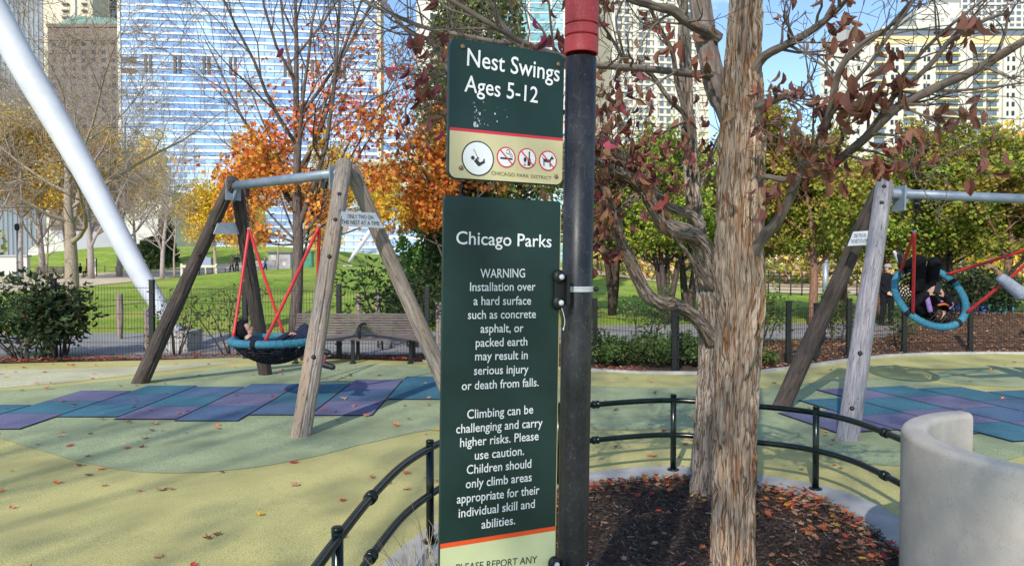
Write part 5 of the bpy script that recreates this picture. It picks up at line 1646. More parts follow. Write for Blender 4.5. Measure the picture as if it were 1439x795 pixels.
M_sgreen = mk('sign_green', (0.0055, 0.025, 0.023), (0.009, 0.033, 0.030), rough=0.42, scale=9, rvar=0.12, c3=(0.012, 0.036, 0.035), s3=5)
M_scream = mk('sign_cream', (0.52, 0.47, 0.27), (0.60, 0.54, 0.33), rough=0.5, scale=7)
M_scream2 = mk('sign_pale_green', (0.56, 0.60, 0.33), (0.62, 0.66, 0.38), rough=0.5, scale=7)
M_sred = mk('sign_red', (0.62, 0.035, 0.06), rough=0.45)
M_sora = mk('sign_orange_red', (0.78, 0.09, 0.02), rough=0.45)
M_swhite = mk('sign_white', (0.74, 0.76, 0.78), rough=0.5)
M_rust = mk('rusty_screw', (0.20, 0.09, 0.04), (0.36, 0.24, 0.16), rough=0.6, scale=200, metal=0.4)
M_gold = mk('sign_edge', (0.55, 0.42, 0.16), rough=0.6)

PC = Vector((0.189, 2.172, 0))
def pole_at(z):
    return Vector((PC.x + math.tan(LEAN) * (z - 1.5), PC.y, z))
sign = thing('park_sign', (pole_at(0).x, PC.y, 0.0), 'dark green two panel park rules sign on a black pole topped by a red sleeve', 'sign')
PR = 0.0445
mb = MB()
mb.tube([pole_at(z) for z in (-0.1, 0.6, 1.4, 2.195)], PR, 40)
mb.build('pole', M_black, sign)
mb = MB()
zr = P(815, 75, 2.16).z
prof = [(PR - 0.001, 0.0), (PR + 0.0035, 0.0), (PR + 0.0045, 0.002), (PR + 0.0045, 0.043), (PR + 0.003, 0.046), (PR - 0.003, 0.046), (PR - 0.003, 0.0505), (PR + 0.003, 0.0505), (PR + 0.0045, 0.053), (PR + 0.0045, 0.076), (PR + 0.003, 0.079), (PR - 0.003, 0.079),
        (PR - 0.003, 0.0835), (PR + 0.003, 0.0835), (PR + 0.004, 0.086), (PR + 0.004, 0.42), (PR - 0.004, 0.45), (0.02, 0.47), (0.004, 0.475)]
mb.lathe_sharp(prof, pole_at(zr), 40, rot=Matrix.Rotation(LEAN, 3, 'Y'))
mb.build('red_sleeve', mk('red_sleeve_paint', (0.40, 0.035, 0.045), (0.52, 0.065, 0.07), rough=0.5, scale=8, bump=0.08, bscale=150, bdist=0.002, detail=10, crack=((0.60, 0.16, 0.16), 40, (1, 1, 0.6), 0.008)), sign)

def rrect(u0, u1, h0, h1, r_, n=6):
    pts = []
    for cu_, ch_, a0 in [(u1 - r_, h1 - r_, 0), (u0 + r_, h1 - r_, 90), (u0 + r_, h0 + r_, 180), (u1 - r_, h0 + r_, 270)]:
        for k in range(n + 1):
            a = R(a0 + 90 * k / n)
            pts.append((cu_ + r_ * math.cos(a), ch_ + r_ * math.sin(a)))
    return pts
def slab(pts, d0, d1, mats, parent, name, bev=0.0015):
    """plate in the sign plane between depths d0 (back) and d1 (front) with a fine chamfer"""
    n = len(pts)
    cu_, ch_ = sum(p[0] for p in pts) / n, sum(p[1] for p in pts) / n
    ins = []
    for p in pts:
        v = Vector((p[0] - cu_, p[1] - ch_))
        ins.append((p[0] - bev * (1 if v.x > 0 else -1), p[1] - bev * (1 if v.y > 0 else -1)))
    vs = [sw(u, h, d0) for u, h in pts] + [sw(u, h, d1 - bev) for u, h in pts] + [sw(u, h, d1) for u, h in ins]
    fs = [tuple(reversed(range(n))), tuple(range(2 * n, 3 * n))]
    for i in range(n):
        j = (i + 1) % n
        fs += [(i, j, n + j, n + i), (n + i, n + j, 2 * n + j, 2 * n + i)]
    m_ = MB()
    m_.add(vs, fs)
    return m_.build(name, mats, parent)
def clip_h(pts, h_lo, h_hi):
    """clip a convex outline to a band of heights"""
    def half(ps, f, inter):
        out = []
        for i in range(len(ps)):
            a, b_ = ps[i], ps[(i + 1) % len(ps)]
            if f(a): out.append(a)
            if f(a) != f(b_): out.append(inter(a, b_))
        return out
    def cut(hh):
        return lambda a, b_: (a[0] + (b_[0] - a[0]) * (hh - a[1]) / (b_[1] - a[1]), hh)
    ps = half(pts, lambda q: q[1] >= h_lo, cut(h_lo))
    return half(ps, lambda q: q[1] <= h_hi, cut(h_hi))
def flat(pts, d, mat, parent, name, th=0.0006):
    n = len(pts)
    vs = [sw(u, h, d - th) for u, h in pts] + [sw(u, h, d) for u, h in pts]
    fs = [tuple(range(n, 2 * n))] + [(i, (i + 1) % n, n + (i + 1) % n, n + i) for i in range(n)]
    m_ = MB()
    m_.add(vs, fs)
    return m_.build(name, mat, parent)

# upper panel
c4 = [sp_(*q) for q in [(633, 53), (794, 76), (628, 250), (790, 262)]]
u0, u1 = (c4[0][0] + c4[2][0]) / 2, (c4[1][0] + c4[3][0]) / 2
hT, hB = (c4[0][1] + c4[1][1]) / 2, (c4[2][1] + c4[3][1]) / 2
up = slab(rrect(u0, u1, hB, hT, 0.022), -0.014, 0.0, M_sgreen, sign, 'upper_panel', 0.002)
hs = (sp_(634, 174)[1] + sp_(792, 207)[1]) / 2
face = rrect(u0 + 0.0035, u1 - 0.002, hB + 0.003, hT - 0.003, 0.02)
flat(clip_h(face, hB, hs), 0.0008, M_scream, up, 'cream_field')
flat(clip_h(face, hs, hs + 0.0075), 0.0012, M_sred, up, 'red_stripe')
def TL(s, a, b_, cap_px, parent, mat=M_swhite, bold=0.014, d=0.0022, Y=2.03):
    return lettering(s, sw, sp_(*a), sp_(*b_), cap_px * Y / FPX, d, mat, parent, bold)
TL('Nest Swings', (655.7, 92.3), (785.6, 115.2), 23.2, up, bold=0.007)
TL('Ages 5-12', (652, 128.6), (755, 145.2), 22.0, up, bold=0.007)
TL('CHICAGO PARK DISTRICT', (690, 245.4), (774.3, 252.8), 4.8, up, mk('sign_brown_ink', (0.16, 0.13, 0.08), rough=0.6), bold=0.0)
# pictograms
def disc(c, r_, d, mat, name, n=36, parent=up):
    return flat([(c[0] + r_ * math.cos(2 * math.pi * k / n), c[1] + r_ * math.sin(2 * math.pi * k / n)) for k in range(n)], d, mat, parent, name)
def zs(x, y):
    return sp_(640 + x / 6.625, 150 + y / 6.625)
pc = zs(207, 483)
disc(pc, 0.0465, 0.0018, M_ink, 'swing_symbol')
disc(pc, 0.0430, 0.0024, M_swhite, 'swing_symbol_face')
def bar(a, b_, w_, d, mb_):
    a, b_ = Vector(a), Vector(b_)
    t = (b_ - a).normalized()
    n_ = Vector((-t.y, t.x)) * w_ / 2
    q = [a + n_, a - n_, b_ - n_, b_ + n_]
    vs = [sw(p.x, p.y, d) for p in q]
    mb_.add(vs, [(0, 1, 2, 3)])
def dot(c, r_, d, mb_, n=16, ry=None):
    vs = [sw(c[0] + r_ * math.cos(2 * math.pi * k / n), c[1] + (ry or r_) * math.sin(2 * math.pi * k / n), d) for k in range(n)]
    mb_.add(vs, [tuple(range(n))])
def px_r(v):
    return v / 6.625 * 1.99 / FPX
mb = MB()
dd = 0.0030
dot(zs(158, 477), px_r(19), dd, mb)
bar(zs(180, 495), zs(222, 545), px_r(36), dd, mb)
bar(zs(205, 545), zs(268, 512), px_r(24), dd + 0.0001, mb)
bar(zs(262, 522), zs(262, 488), px_r(14), dd + 0.0002, mb)
bar(zs(215, 550), zs(240, 535), px_r(12), dd + 0.0003, mb)
bar(zs(185, 496), zs(212, 474), px_r(13), dd + 0.0002, mb)
bar(zs(165, 395), zs(215, 500), px_r(5), dd + 0.0004, mb)
mb.build('swing_figure', M_ink, up)
for (cx_, cy_) in [(470, 472), (665, 483), (858, 505)]:
    c_ = zs(cx_, cy_)
    disc(c_, 0.0282, 0.0018, M_sred, 'ban_ring')
    disc(c_, 0.0245, 0.0024, M_swhite, 'ban_face')
    mb = MB()
    bar((c_[0] - 0.0178, c_[1] + 0.0178), (c_[0] + 0.0178, c_[1] - 0.0178), 0.0034, 0.0036, mb)
    mb.build('ban_stroke', M_sred, up)
mb = MB()
bar(zs(413, 478), zs(528, 490), px_r(17), dd, mb)
cv = [(470, 410), (485, 400), (500, 410), (498, 430), (515, 440), (525, 455), (524, 472)]
for a, b_ in zip(cv[:-1], cv[1:]):
    bar(zs(*a), zs(*b_), px_r(5), dd + 0.0001, mb)
cv = [(468, 425), (480, 438), (500, 445), (512, 458), (512, 472)]
for a, b_ in zip(cv[:-1], cv[1:]):
    bar(zs(*a), zs(*b_), px_r(5), dd + 0.0002, mb)
mb.build('cigarette_symbol', M_ink, up)
mb = MB()
dot(zs(644, 495), px_r(16), dd, mb, ry=px_r(22))
bar(zs(644, 505), zs(641, 545), px_r(5), dd + 0.0001, mb)
bar(zs(628, 543), zs(656, 547), px_r(6), dd + 0.0002, mb)
bar(zs(682, 495), zs(680, 552), px_r(32), dd, mb)
bar(zs(684, 420), zs(682, 500), px_r(13), dd + 0.0001, mb)
dot(zs(682, 497), px_r(16), dd + 0.0002, mb)
mb.build('bottle_symbol', M_ink, up)
mb = MB()
bar(zs(815, 498), zs(880, 512), px_r(30), dd, mb)
bar(zs(818, 490), zs(820, 552), px_r(11), dd + 0.0001, mb)
bar(zs(876, 505), zs(878, 560), px_r(12), dd + 0.0001, mb)
bar(zs(872, 508), zs(892, 478), px_r(18), dd + 0.0002, mb)
dot(zs(895, 482), px_r(18), dd + 0.0003, mb, ry=px_r(12))
bar(zs(890, 478), zs(896, 458), px_r(8), dd + 0.0004, mb)
bar(zs(818, 500), zs(806, 470), px_r(6), dd + 0.0004, mb)
mb.build('dog_symbol', M_ink, up)
# glue flecks left by a torn sticker
mb = MB()
rs = np.random.RandomState(4)
for k in range(46):
    px = 664 + rs.rand() * 50
    py = 141 + rs.rand() * 36 + (px - 664) * 0.08
    if rs.rand() < 0.55: px = 666 + abs(rs.randn()) * 5
    if rs.rand() < 0.25: py = 174 + rs.rand() * 5; px = 666 + rs.rand() * 28
    c_ = sp_(px, py)
    r_ = 0.0006 + 0.0020 * rs.rand() ** 3 + (0.0016 if py > 172 and px < 672 else 0)
    ph = rs.rand() * 6
    vs = [sw(c_[0] + r_ * (0.5 + rs.rand()) * math.cos(ph + k_ * 1.05), c_[1] + r_ * 1.4 * (0.5 + rs.rand()) * math.sin(ph + k_ * 1.05), 0.0018 + k * 2e-6) for k_ in range(6)]
    mb.add(vs, [tuple(range(6))])
mb.build('sticker_residue', mk('glue_residue', (0.42, 0.46, 0.48), rough=0.8), up)
for q in [(650, 66), (784, 91), (647.5, 236), (781, 248)]:
    u_, h_ = sp_(*q)
    mb = MB()
    mb.lathe([(0.0062, 0.0), (0.0062, 0.0022), (0.004, 0.0042), (0.001, 0.0048)], sw(u_, h_, 0.001), 14, rot=SR @ Matrix.Rotation(R(90), 3, 'X'))
    mb.build('screw', M_rust, up)

# lower panel
c4 = [sp_(*q) for q in [(624, 274), (788, 283), (617.5, 760), (781, 745)]]
u0, u1 = (c4[0][0] + c4[2][0]) / 2, (c4[1][0] + c4[3][0]) / 2
hT = (c4[0][1] + c4[1][1]) / 2
hB = 0.62
lo = slab(rrect(u0, u1, hB, hT, 0.012), -0.010, 0.0, [M_sgreen], sign, 'lower_panel', 0.0015)
hs = (sp_(617, 766)[1] + sp_(780, 749)[1]) / 2
face = rrect(u0 + 0.002, u1 - 0.001, hB + 0.003, hT - 0.003, 0.01)
flat(clip_h(face, hB, hs), 0.0008, M_scream2, lo, 'pale_field')
flat(clip_h(face, hs, hs + 0.0125), 0.0012, M_sora, lo, 'orange_stripe')
for s, a, b_, cp in [('Chicago Parks', (640.5, 342.8), (774.4, 347.4), 17.4), ('WARNING', (674.7, 390.3), (737.4, 389.6), 12.2), ('Installation over', (660, 408.8), (752, 408), 11.8),
        ('a hard surface', (665, 428.4), (745.8, 427.7), 11.8), ('such as concrete', (657, 447.9), (752.5, 446.4), 11.8), ('asphalt, or', (674.7, 467.2), (735, 466), 11.8),
        ('packed earth', (668, 487), (740.5, 485), 11.8), ('may result in', (667, 506), (741, 504), 11.8), ('serious injury', (665.5, 526.2), (742, 523.6), 11.8), ('or death from falls.', (648.4, 547.6), (756.3, 542), 11.8),
        ('Climbing can be', (656, 587.8), (748.7, 580.2), 12.2), ('challenging and carry', (640.5, 608.4), (761.8, 598.8), 12.2), ('higher risks. Please', (646, 627.4), (756.3, 617.4), 12.2), ('use caution.', (666.7, 645.2), (735.9, 638.3), 12.2),
        ('Children should', (655.3, 665.4), (746, 656.2), 12.2), ('only climb areas', (654, 685.3), (746.6, 675), 12.2), ('appropriate for their', (641.5, 706.7), (757.3, 693), 12.2), ('individual skill and', (644, 726.4), (751, 712.3), 12.2),
        ('abilities.', (676, 742), (723.4, 735.4), 12.2)]:
    TL(s, a, b_, cp, lo, bold=0.008)
TL('PLEASE REPORT ANY', (640, 802), (754, 789.7), 10.0, lo, mk('sign_black_ink', (0.05, 0.055, 0.05), rough=0.6), bold=0.004)
flat([(u1 + 0.0002, hB + 0.02), (u1 + 0.0022, hB + 0.02), (u1 + 0.0022, hT - 0.02), (u1 + 0.0002, hT - 0.02)], -0.002, M_gold, lo, 'edge_strip', th=0.006)
# clamps on the pole
def clamp(py):
    u_, h_ = sp_(786, py)
    mb_ = MB()
    mb_.box(sw(u1 - 0.004, h_ + 0.0, 0.003), (0.034, 0.014, 0.060), SR, bev=0.003)
    mb_.box(sw(u1 + 0.016, h_, 0.010), (0.010, 0.030, 0.085), SR, bev=0.003)
    for s_ in (-1, 1):
        mb_.ell(sw(u1 - 0.006, h_ + s_ * 0.036, 0.006), (0.019, 0.012, 0.021), SR)
    cl_ = mb_.build('clamp', M_fence, sign)
    mb_ = MB()
    z_ = sw(u1, h_).z
    ringpts = [pole_at(z_) + Vector((math.cos(a), math.sin(a), 0)) * (PR + 0.0012) for a in np.linspace(0, 2 * math.pi, 33)[:-1]]
    for dz in (-0.006, -0.002, 0.002, 0.006):
        mb_.tube([p + Vector((0, 0, dz)) for p in ringpts], 0.0022, 6, closed=True)
    mb_.build('strap', M_zinc, cl_)
    mb_ = MB()
    for s_ in (-1, 1):
        mb_.lathe([(0.008, 0), (0.008, 0.004), (0.005, 0.007), (0.001, 0.008)], sw(u1 - 0.004, h_ + s_ * 0.036, 0.017), 12, rot=SR @ Matrix.Rotation(R(90), 3, 'X'))
    mb_.build('bolt', M_zinc, cl_)
    mb_ = MB()
    mb_.ell(pole_at(z_) + Vector((PR + 0.010, -0.006, 0.0)), (0.008, 0.008, 0.0075))
    mb_.build('strap_bolt', M_bolt, cl_)
    return cl_
clamp(407)
clamp(806)
mb = MB()
mb.tube(spline([sw(u1 - 0.001, sp_(786, 430)[1], 0.012), sw(u1 + 0.006, sp_(790, 440)[1], 0.014), sw(u1 + 0.012, sp_(792, 452)[1], 0.012), sw(u1 + 0.009, sp_(792, 462)[1], 0.010)], 5), 0.0011, 5)
mb.ell(sw(u1 + 0.009, sp_(792, 462)[1], 0.010), (0.0022, 0.0022, 0.004))
mb.build('wire_end', M_zinc, sign)

# ------------------------------------------------------------------ railing round the planting ring
rail = thing('ring_railing', (1.22, 5.69, 0.03), 'low dark green two rail steel railing curving round the planting ring', 'railing')
for hz in (0.565, 0.30):
    mb = MB()
    mb.tube([Vector((p.x, p.y, hz)) for p in ringp], 0.0205, 14)
    mb.build('rail', M_railp, rail)
lens = [0.0]
for i in range(1, len(ringp)):
    lens.append(lens[-1] + (ringp[i] - ringp[i - 1]).length)
def ring_at(s_):
    return Vector((np.interp(s_, lens, [p.x for p in ringp]), np.interp(s_, lens, [p.y for p in ringp]), 0))
def near_s(x, y):
    return min(range(len(ringp)), key=lambda i: (ringp[i].x - x) ** 2 + (ringp[i].y - y) ** 2)
posts = [(-0.70, 1.55), (-0.655, 2.84), (-0.49, 4.17), (0.35, 5.36), (1.235, 5.69), (2.13, 5.22), (2.30, 4.0)]
for x, y in posts:
    p = ringp[near_s(x, y)] if (x, y) not in [(1.235, 5.69)] else Vector((x, y, 0))
    mb = MB()
    mb.tube([Vector((p.x, p.y, 0.02)), Vector((p.x, p.y, 0.600))], 0.0225, 14)
    mb.lathe([(0.0235, 0.0), (0.0235, 0.012), (0.020, 0.016), (0.004, 0.017)], (p.x, p.y, 0.596), 14)
    mb.lathe([(0.045, 0), (0.045, 0.008), (0.026, 0.012)], (p.x, p.y, 0.030), 16)
    mb.build('post', M_railp, rail)
for x, y in [(-0.63, 3.35), (-0.66, 2.3), (0.62, 5.52), (0.05, 5.06), (2.28, 4.55), (1.72, 5.5)]:
    i = near_s(x, y)
    p, t = ringp[i], (ringp[min(i + 1, len(ringp) - 1)] - ringp[i - 1]).normalized()
    rot = t.to_track_quat('Z', 'Y').to_matrix()
    for hz in (0.565, 0.30):
        mb = MB()
        mb.lathe([(0.021, -0.026), (0.029, -0.024), (0.030, -0.010), (0.025, -0.008), (0.025, 0.008), (0.030, 0.010), (0.029, 0.024), (0.021, 0.026)], (p.x, p.y, hz), 16, rot=rot)
        mb.build('coupling', M_railp, rail)

# ------------------------------------------------------------------ curved concrete wall
cc_ = Vector((2.45, 3.10))
Ro, Ri, WH = 0.735, 0.625, 0.86
wall = MB()
angs = [R(a) for a in np.linspace(104, 292, 64)]
br_ = 0.03
prof = [(Ro, -0.05), (Ro + 0.0, WH - br_)]
for k in range(1, 6):
    a = R(90 * k / 5)
    prof.append((Ro - br_ + br_ * math.cos(a), WH - br_ + br_ * math.sin(a)))
for k in range(0, 6):
    a = R(90 + 90 * k / 5)
    prof.append((Ri + br_ + br_ * math.cos(a), WH - br_ + br_ * math.sin(a)))
prof += [(Ri, -0.05)]
npf = len(prof)
vs = []
for a in angs:
    for r_, z in prof:
        vs.append((cc_.x + r_ * math.cos(a), cc_.y + r_ * math.sin(a), z))
fs = [(i * npf + j, i * npf + j + 1, (i + 1) * npf + j + 1, (i + 1) * npf + j) for i in range(len(angs) - 1) for j in range(npf - 1)]
wall.add(vs, [tuple(reversed(f)) for f in fs], 0, True)
wall.add([vs[j] for j in range(npf)], [tuple(range(npf))])
wall.add([vs[(len(angs) - 1) * npf + j] for j in range(npf)], [tuple(reversed(range(npf)))])
o = wall.build('curved_wall', M_wconc, base=(2.45, 3.1, 0))
tag(o, 'smooth pale grey curved concrete wall with a rounded top at the right foreground', 'wall')

# ------------------------------------------------------------------ swing frames
def log_disp(seed, amp=1.0):
    def f(x, y, s, th, r):
        g = (fnoise(x * 60 + seed, y * 60, s * 1.1 + seed, 2) - 0.5) * 0.009 * amp
        lump = (fnoise(x * 9 + seed, y * 9, s * 1.5, 2) - 0.5) * 0.02
        d = g + lump
        for k in range(4):
            t0 = seed * 1.7 + k * 1.63 + 0.25 * np.sin(s * 1.3 + k) + 0.10 * (fnoise(s * 3 + k, s * 0 + seed, s * 0, 2) - 0.5)
            da = np.abs((th - t0 + math.pi) % (2 * math.pi) - math.pi) * r
            gate = np.clip(np.sin(s * (1.2 + 0.4 * k) + seed + k * 2) * 1.6 + 0.5, 0, 1)
            d = d - 0.020 * gate * np.exp(-(da / 0.0055) ** 2)
        return d
    return f
def log_leg(root, a, b_, r0, r1, mat, seed, bolts=()):
    a, b_ = Vector(a), Vector(b_)
    mb_ = MB()
    ax = (b_ - a).normalized()
    n_ = 10
    pts = [a - ax * 0.05 + (b_ - a + ax * 0.05) * k / n_ for k in range(n_ + 1)]
    rad_ = [r0 + (r1 - r0) * k / n_ for k in range(n_ + 1)]
    pts.append(b_ + ax * 0.02)
    rad_.append(r1 * 0.82)
    pts.append(b_ + ax * 0.03)
    rad_.append(r1 * 0.4)
    relief_tube(mb_, pts, rad_, 96, 0.014, log_disp(seed), seed=seed)
    o_ = mb_.build('leg', mat, root)
    for t_ in bolts:
        p_ = a.lerp(b_, t_)
        out_ = (EYE - p_).cross(ax).cross(ax) * -1
        out_ = out_.normalized()
        if out_.dot(EYE - p_) < 0: out_ = -out_
        rr_ = r0 + (r1 - r0) * t_
        mb_ = MB()
        mb_.lathe([(0.022, -0.01), (0.022, 0.004), (0.014, 0.006), (0.014, 0.016), (0.003, 0.018)], p_ + out_ * (rr_ - 0.002), 12, rot=out_.to_track_quat('Z', 'Y').to_matrix())
        mb_.build('bolt', M_bolt, o_)
    return o_
def plate(root, q, th, mat, name='notice_plate'):
    """trapezoid plate through four corners (tl,tr,br,bl) with thickness away from the camera"""
    q = [Vector(p) for p in q]
    n_ = (q[1] - q[0]).cross(q[3] - q[0]).normalized()
    if n_.dot(EYE - q[0]) < 0: n_ = -n_
    m_ = MB()
    vs_ = q + [p - n_ * th for p in q]
    m_.add(vs_, [(0, 1, 2, 3), (7, 6, 5, 4), (0, 4, 5, 1), (1, 5, 6, 2), (2, 6, 7, 3), (3, 7, 4, 0)])
    o_ = m_.build(name, mat, root)
    return o_, n_
def notice(root, tl, tr, br, bl, lines=True):
    o_, n_ = plate(root, [tl, tr, br, bl], 0.006, M_zinc)
    tl, tr, br, bl = Vector(tl), Vector(tr), Vector(br), Vector(bl)
    if lines:
        u_ = (br - bl).normalized()
        v_ = n_.cross(u_)
        if v_.z < 0: v_ = -v_
        hgt_ = (tl - bl).dot(v_)
        wb = (br - bl).length
        tw = lambda a, b2, d: bl + u_ * a + v_ * b2 + n_ * d
        x0_ = (tl - bl).dot(u_)
        x1_ = (tr - bl).dot(u_)
        mx_ = (x0_ + x1_ + wb) / 2 - wb / 2 + 0
        mid = (x0_ + x1_) / 4 + wb / 4
        lettering('ONLY TWO ON', tw, (mid - wb * 0.27, hgt_ * 0.57), (mid + wb * 0.27, hgt_ * 0.57), hgt_ * 0.27, 0.003, M_ink, o_, 0.0)
        lettering('THE NEST AT A TIME', tw, (mid - wb * 0.40, hgt_ * 0.17), (mid + wb * 0.40, hgt_ * 0.17), hgt_ * 0.27, 0.003, M_ink, o_, 0.0)
    return o_
def bracket(root, e, inward, mat):
    """steel gusset under the beam end"""
    m_ = MB()
    e = Vector(e)
    d_ = Vector(inward).normalized()
    s_ = d_.cross(Vector((0, 0, 1)))
    q = [e + Vector((0, 0, 0.07)), e + d_ * 0.12 + Vector((0, 0, 0.06)), e + d_ * 0.10 + Vector((0, 0, -0.06)), e + Vector((0, 0, -0.20))]
    vs_ = [p + s_ * 0.012 for p in q] + [p - s_ * 0.012 for p in q]
    m_.add(vs_, [(0, 1, 2, 3), (7, 6, 5, 4), (0, 4, 5, 1), (1, 5, 6, 2), (2, 6, 7, 3), (3, 7, 4, 0)])
    m_.box(e + Vector((0, 0, -0.05)), (0.02, 0.20, 0.26), d_.to_track_quat('X', 'Z').to_matrix())
    return m_.build('bracket', mat, root)

# left frame
A, B_, A2, B2 = G(423, 612), Vector((-0.69, 8.70, 0)), G(197, 538), G(373, 526)
eN, eF = P(482, 243, 7.95), P(322, 262, 9.45)
lf = thing('swing_frame', ((A.x + A2.x) / 2, (A.y + B2.y) / 2, 0), 'weathered log A frame of the left nest swing with a grey steel beam', 'swing frame', 'log swing frames')
log_leg(lf, A, P(484, 228, 7.86), 0.096, 0.080, M_log, 1.0, (0.26, 0.62, 0.76, 0.86))
log_leg(lf, B_, P(492, 236, 8.06), 0.097, 0.080, M_log, 2.2, (0.8,))
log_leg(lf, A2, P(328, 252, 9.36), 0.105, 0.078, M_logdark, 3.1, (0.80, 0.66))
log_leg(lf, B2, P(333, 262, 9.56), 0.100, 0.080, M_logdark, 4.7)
ax_ = (eF - eN).normalized()
mb = MB()
mb.tube([eN - ax_ * 0.02, eF + ax_ * 0.02], 0.056, 24)
mb.build('beam', M_bluesteel, lf)
bracket(lf, eN + ax_ * 0.10, ax_, M_bluesteel)
bracket(lf, eF - ax_ * 0.10, -ax_, M_bluesteel)
notice(lf, P(480.5, 297, 7.62), P(527.5, 299, 7.98), P(540.5, 320.5, 8.06), P(474, 318, 7.56))
notice(lf, P(306, 313, 9.45), P(333, 313, 9.75), P(337, 329, 9.78), P(300, 329, 9.42), lines=False)

# right frame
Ar, Br = G(1191, 617), G(1098, 572)
eL, eR = P(1254, 272, 7.85), P(1545, 284, 8.15)
rf = thing('swing_frame', ((Ar.x + eR.x) / 2, 7.9, 0), 'lavender grey log A frame of the right nest swing with a pale blue steel beam', 'swing frame', 'log swing frames')
log_leg(rf, Ar, P(1243, 258, 7.72), 0.098, 0.082, M_loggrey, 5.3, (0.10, 0.30, 0.90, 0.97))
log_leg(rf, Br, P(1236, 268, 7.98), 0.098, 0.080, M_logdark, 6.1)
log_leg(rf, (eR.x + 0.55, 6.9, 0), eR + Vector((0, -0.1, 0.12)), 0.098, 0.082, M_loggrey, 7.7)
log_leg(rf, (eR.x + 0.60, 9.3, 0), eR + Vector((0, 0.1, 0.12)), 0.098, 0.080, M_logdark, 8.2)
ax2 = (eR - eL).normalized()
mb = MB()
mb.tube([eL - ax2 * 0.02, eR + ax2 * 0.02], 0.050, 24)
mb.build('beam', M_bluesteel, rf)
bracket(rf, eL + ax2 * 0.08, ax2, M_bluesteel)
notice(rf, P(1199, 325.5, 7.72), P(1224, 324, 7.58), P(1222, 344, 7.54), P(1191, 345.5, 7.74))

# ------------------------------------------------------------------ nest swings
def nest_swing(label, C, u_, v_, R_, sag, chains, ropes, seed, group='nest swings'):
    """C centre of the rim, u_/v_ in the rim plane, n=u x v towards the open side"""
    u_, v_ = Vector(u_).normalized(), Vector(v_)
    n_ = u_.cross(v_).normalized()
    v_ = n_.cross(u_)
    t = thing('nest_swing', C, label, 'swing', group)
    # rim wound with rope
    mb_ = MB()
    NU, NV = 300, 14
    vs_, fs_ = [], []
    for i in range(NU):
        a = 2 * math.pi * i / NU
        e = u_ * math.cos(a) + v_ * math.sin(a)
        for j in range(NV):
            b2 = 2 * math.pi * j / NV
            rr = 0.041 + 0.0045 * abs(math.sin(40 * a / 2 * 1.0 + b2 * 0.5)) + 0.002 * math.cos(80 * a + b2)
            vs_.append(C + e * (R_ + rr * math.cos(b2)) + n_ * rr * math.sin(b2))
    for i in range(NU):
        for j in range(NV):
            fs_.append((i * NV + j, ((i + 1) % NU) * NV + j, ((i + 1) % NU) * NV + (j + 1) % NV, i * NV + (j + 1) % NV))
    mb_.add(vs_, fs_, 0, True)
    mb_.build('rim', M_rope, t)
    # net of knotted ropes
    mb_ = MB()
    def bowl(r_, a):
        return C + (u_ * math.cos(a) + v_ * math.sin(a)) * r_ - n_ * (0.02 + sag * (1 - (r_ / R_) ** 2) ** 0.8)
    for k in range(30):
        a = 2 * math.pi * k / 30
        mb_.tube([bowl(R_ * q, a + (0.10 if i % 2 else -0.10) * q) for i, q in enumerate(np.linspace(0.98, 0.08, 10))], 0.0075, 5)
    for q in np.linspace(0.12, 0.94, 11):
        mb_.tube([bowl(R_ * q, 2 * math.pi * k / 40) for k in range(40)], 0.008, 5, closed=True)
    mb_.build('net', M_net, t)
    for a in (0.5, 2.1, 3.7, 5.2):
        mb_ = MB()
        pts_ = []
        for da in (-0.06, 0.0, 0.06):
            e = u_ * math.cos(a + da) + v_ * math.sin(a + da)
            pts_.append(C + e * R_)
        mb_.tube(pts_, 0.049, 14)
        mb_.build('rim_wrap', M_net, t)
    for top, bot in chains:
        top, bot = Vector(top), Vector(bot)
        d_ = bot - top
        L_ = d_.length
        dn = d_.normalized()
        s1 = dn.orthogonal().normalized()
        s2 = dn.cross(s1)
        nl_ = max(4, int(L_ / 0.034))
        mb_ = MB()
        for k in range(nl_):
            c_ = top + d_ * ((k + 0.5) / nl_)
            sd = s1 if k % 2 else s2
            mb_.tube([c_ + dn * (0.021 * math.cos(a)) + sd * (0.011 * math.sin(a)) for a in np.linspace(0, 2 * math.pi, 11)[:-1]], 0.0042, 5, closed=True)
        mb_.box(top + dn * 0.03, (0.05, 0.05, 0.09), dn.to_track_quat('Z', 'X').to_matrix(), bev=0.008)
        mb_.tube([top + Vector((0, 0, 0.03)) + s1 * 0.03 * math.cos(a) + dn * 0.05 * math.sin(a) for a in np.linspace(0, 2 * math.pi, 13)[:-1]], 0.008, 6, closed=True)
        mb_.build('chain', M_chain, t)
    for top, bot in ropes:
        mb_ = MB()
        top, bot = Vector(top), Vector(bot)
        mid = top.lerp(bot, 0.5) + Vector((0, 0, -0.012))
        mb_.tube(spline([top, mid, bot], 6), 0.0185, 12)
        o_ = mb_.build('rope', M_red, t)
        mb_ = MB()
        mb_.ell(top, 0.022)
        mb_.build('shackle', M_zinc, o_)
    return t
CL = P(386, 478, 8.68)
uL = Vector((ax_.x, ax_.y, 0)).normalized()          # near -> far along the beam
vL = Vector((-uL.y, uL.x, 0))
if vL.y < 0: vL = -vL
pF, pN = P(347, 268, 9.18), P(457, 256, 8.15)
bF, bN = P(350, 322, 9.10), P(449, 317, 8.18)
rl = 0.47
q45 = lambda a, b2: CL + (uL * a + vL * b2) * (rl * 0.7071) + Vector((0, 0, 0.03))
nest_swing('blue rimmed nest swing hanging level in the left frame, a child lying in it', CL, uL, vL if uL.cross(vL).z > 0 else -vL, rl, 0.25,
           [(pF, bF), (pN, bN)], [(bF, q45(1, 1)), (bF, q45(1, -1)), (bN, q45(-1, 1)), (bN, q45(-1, -1))], 1)
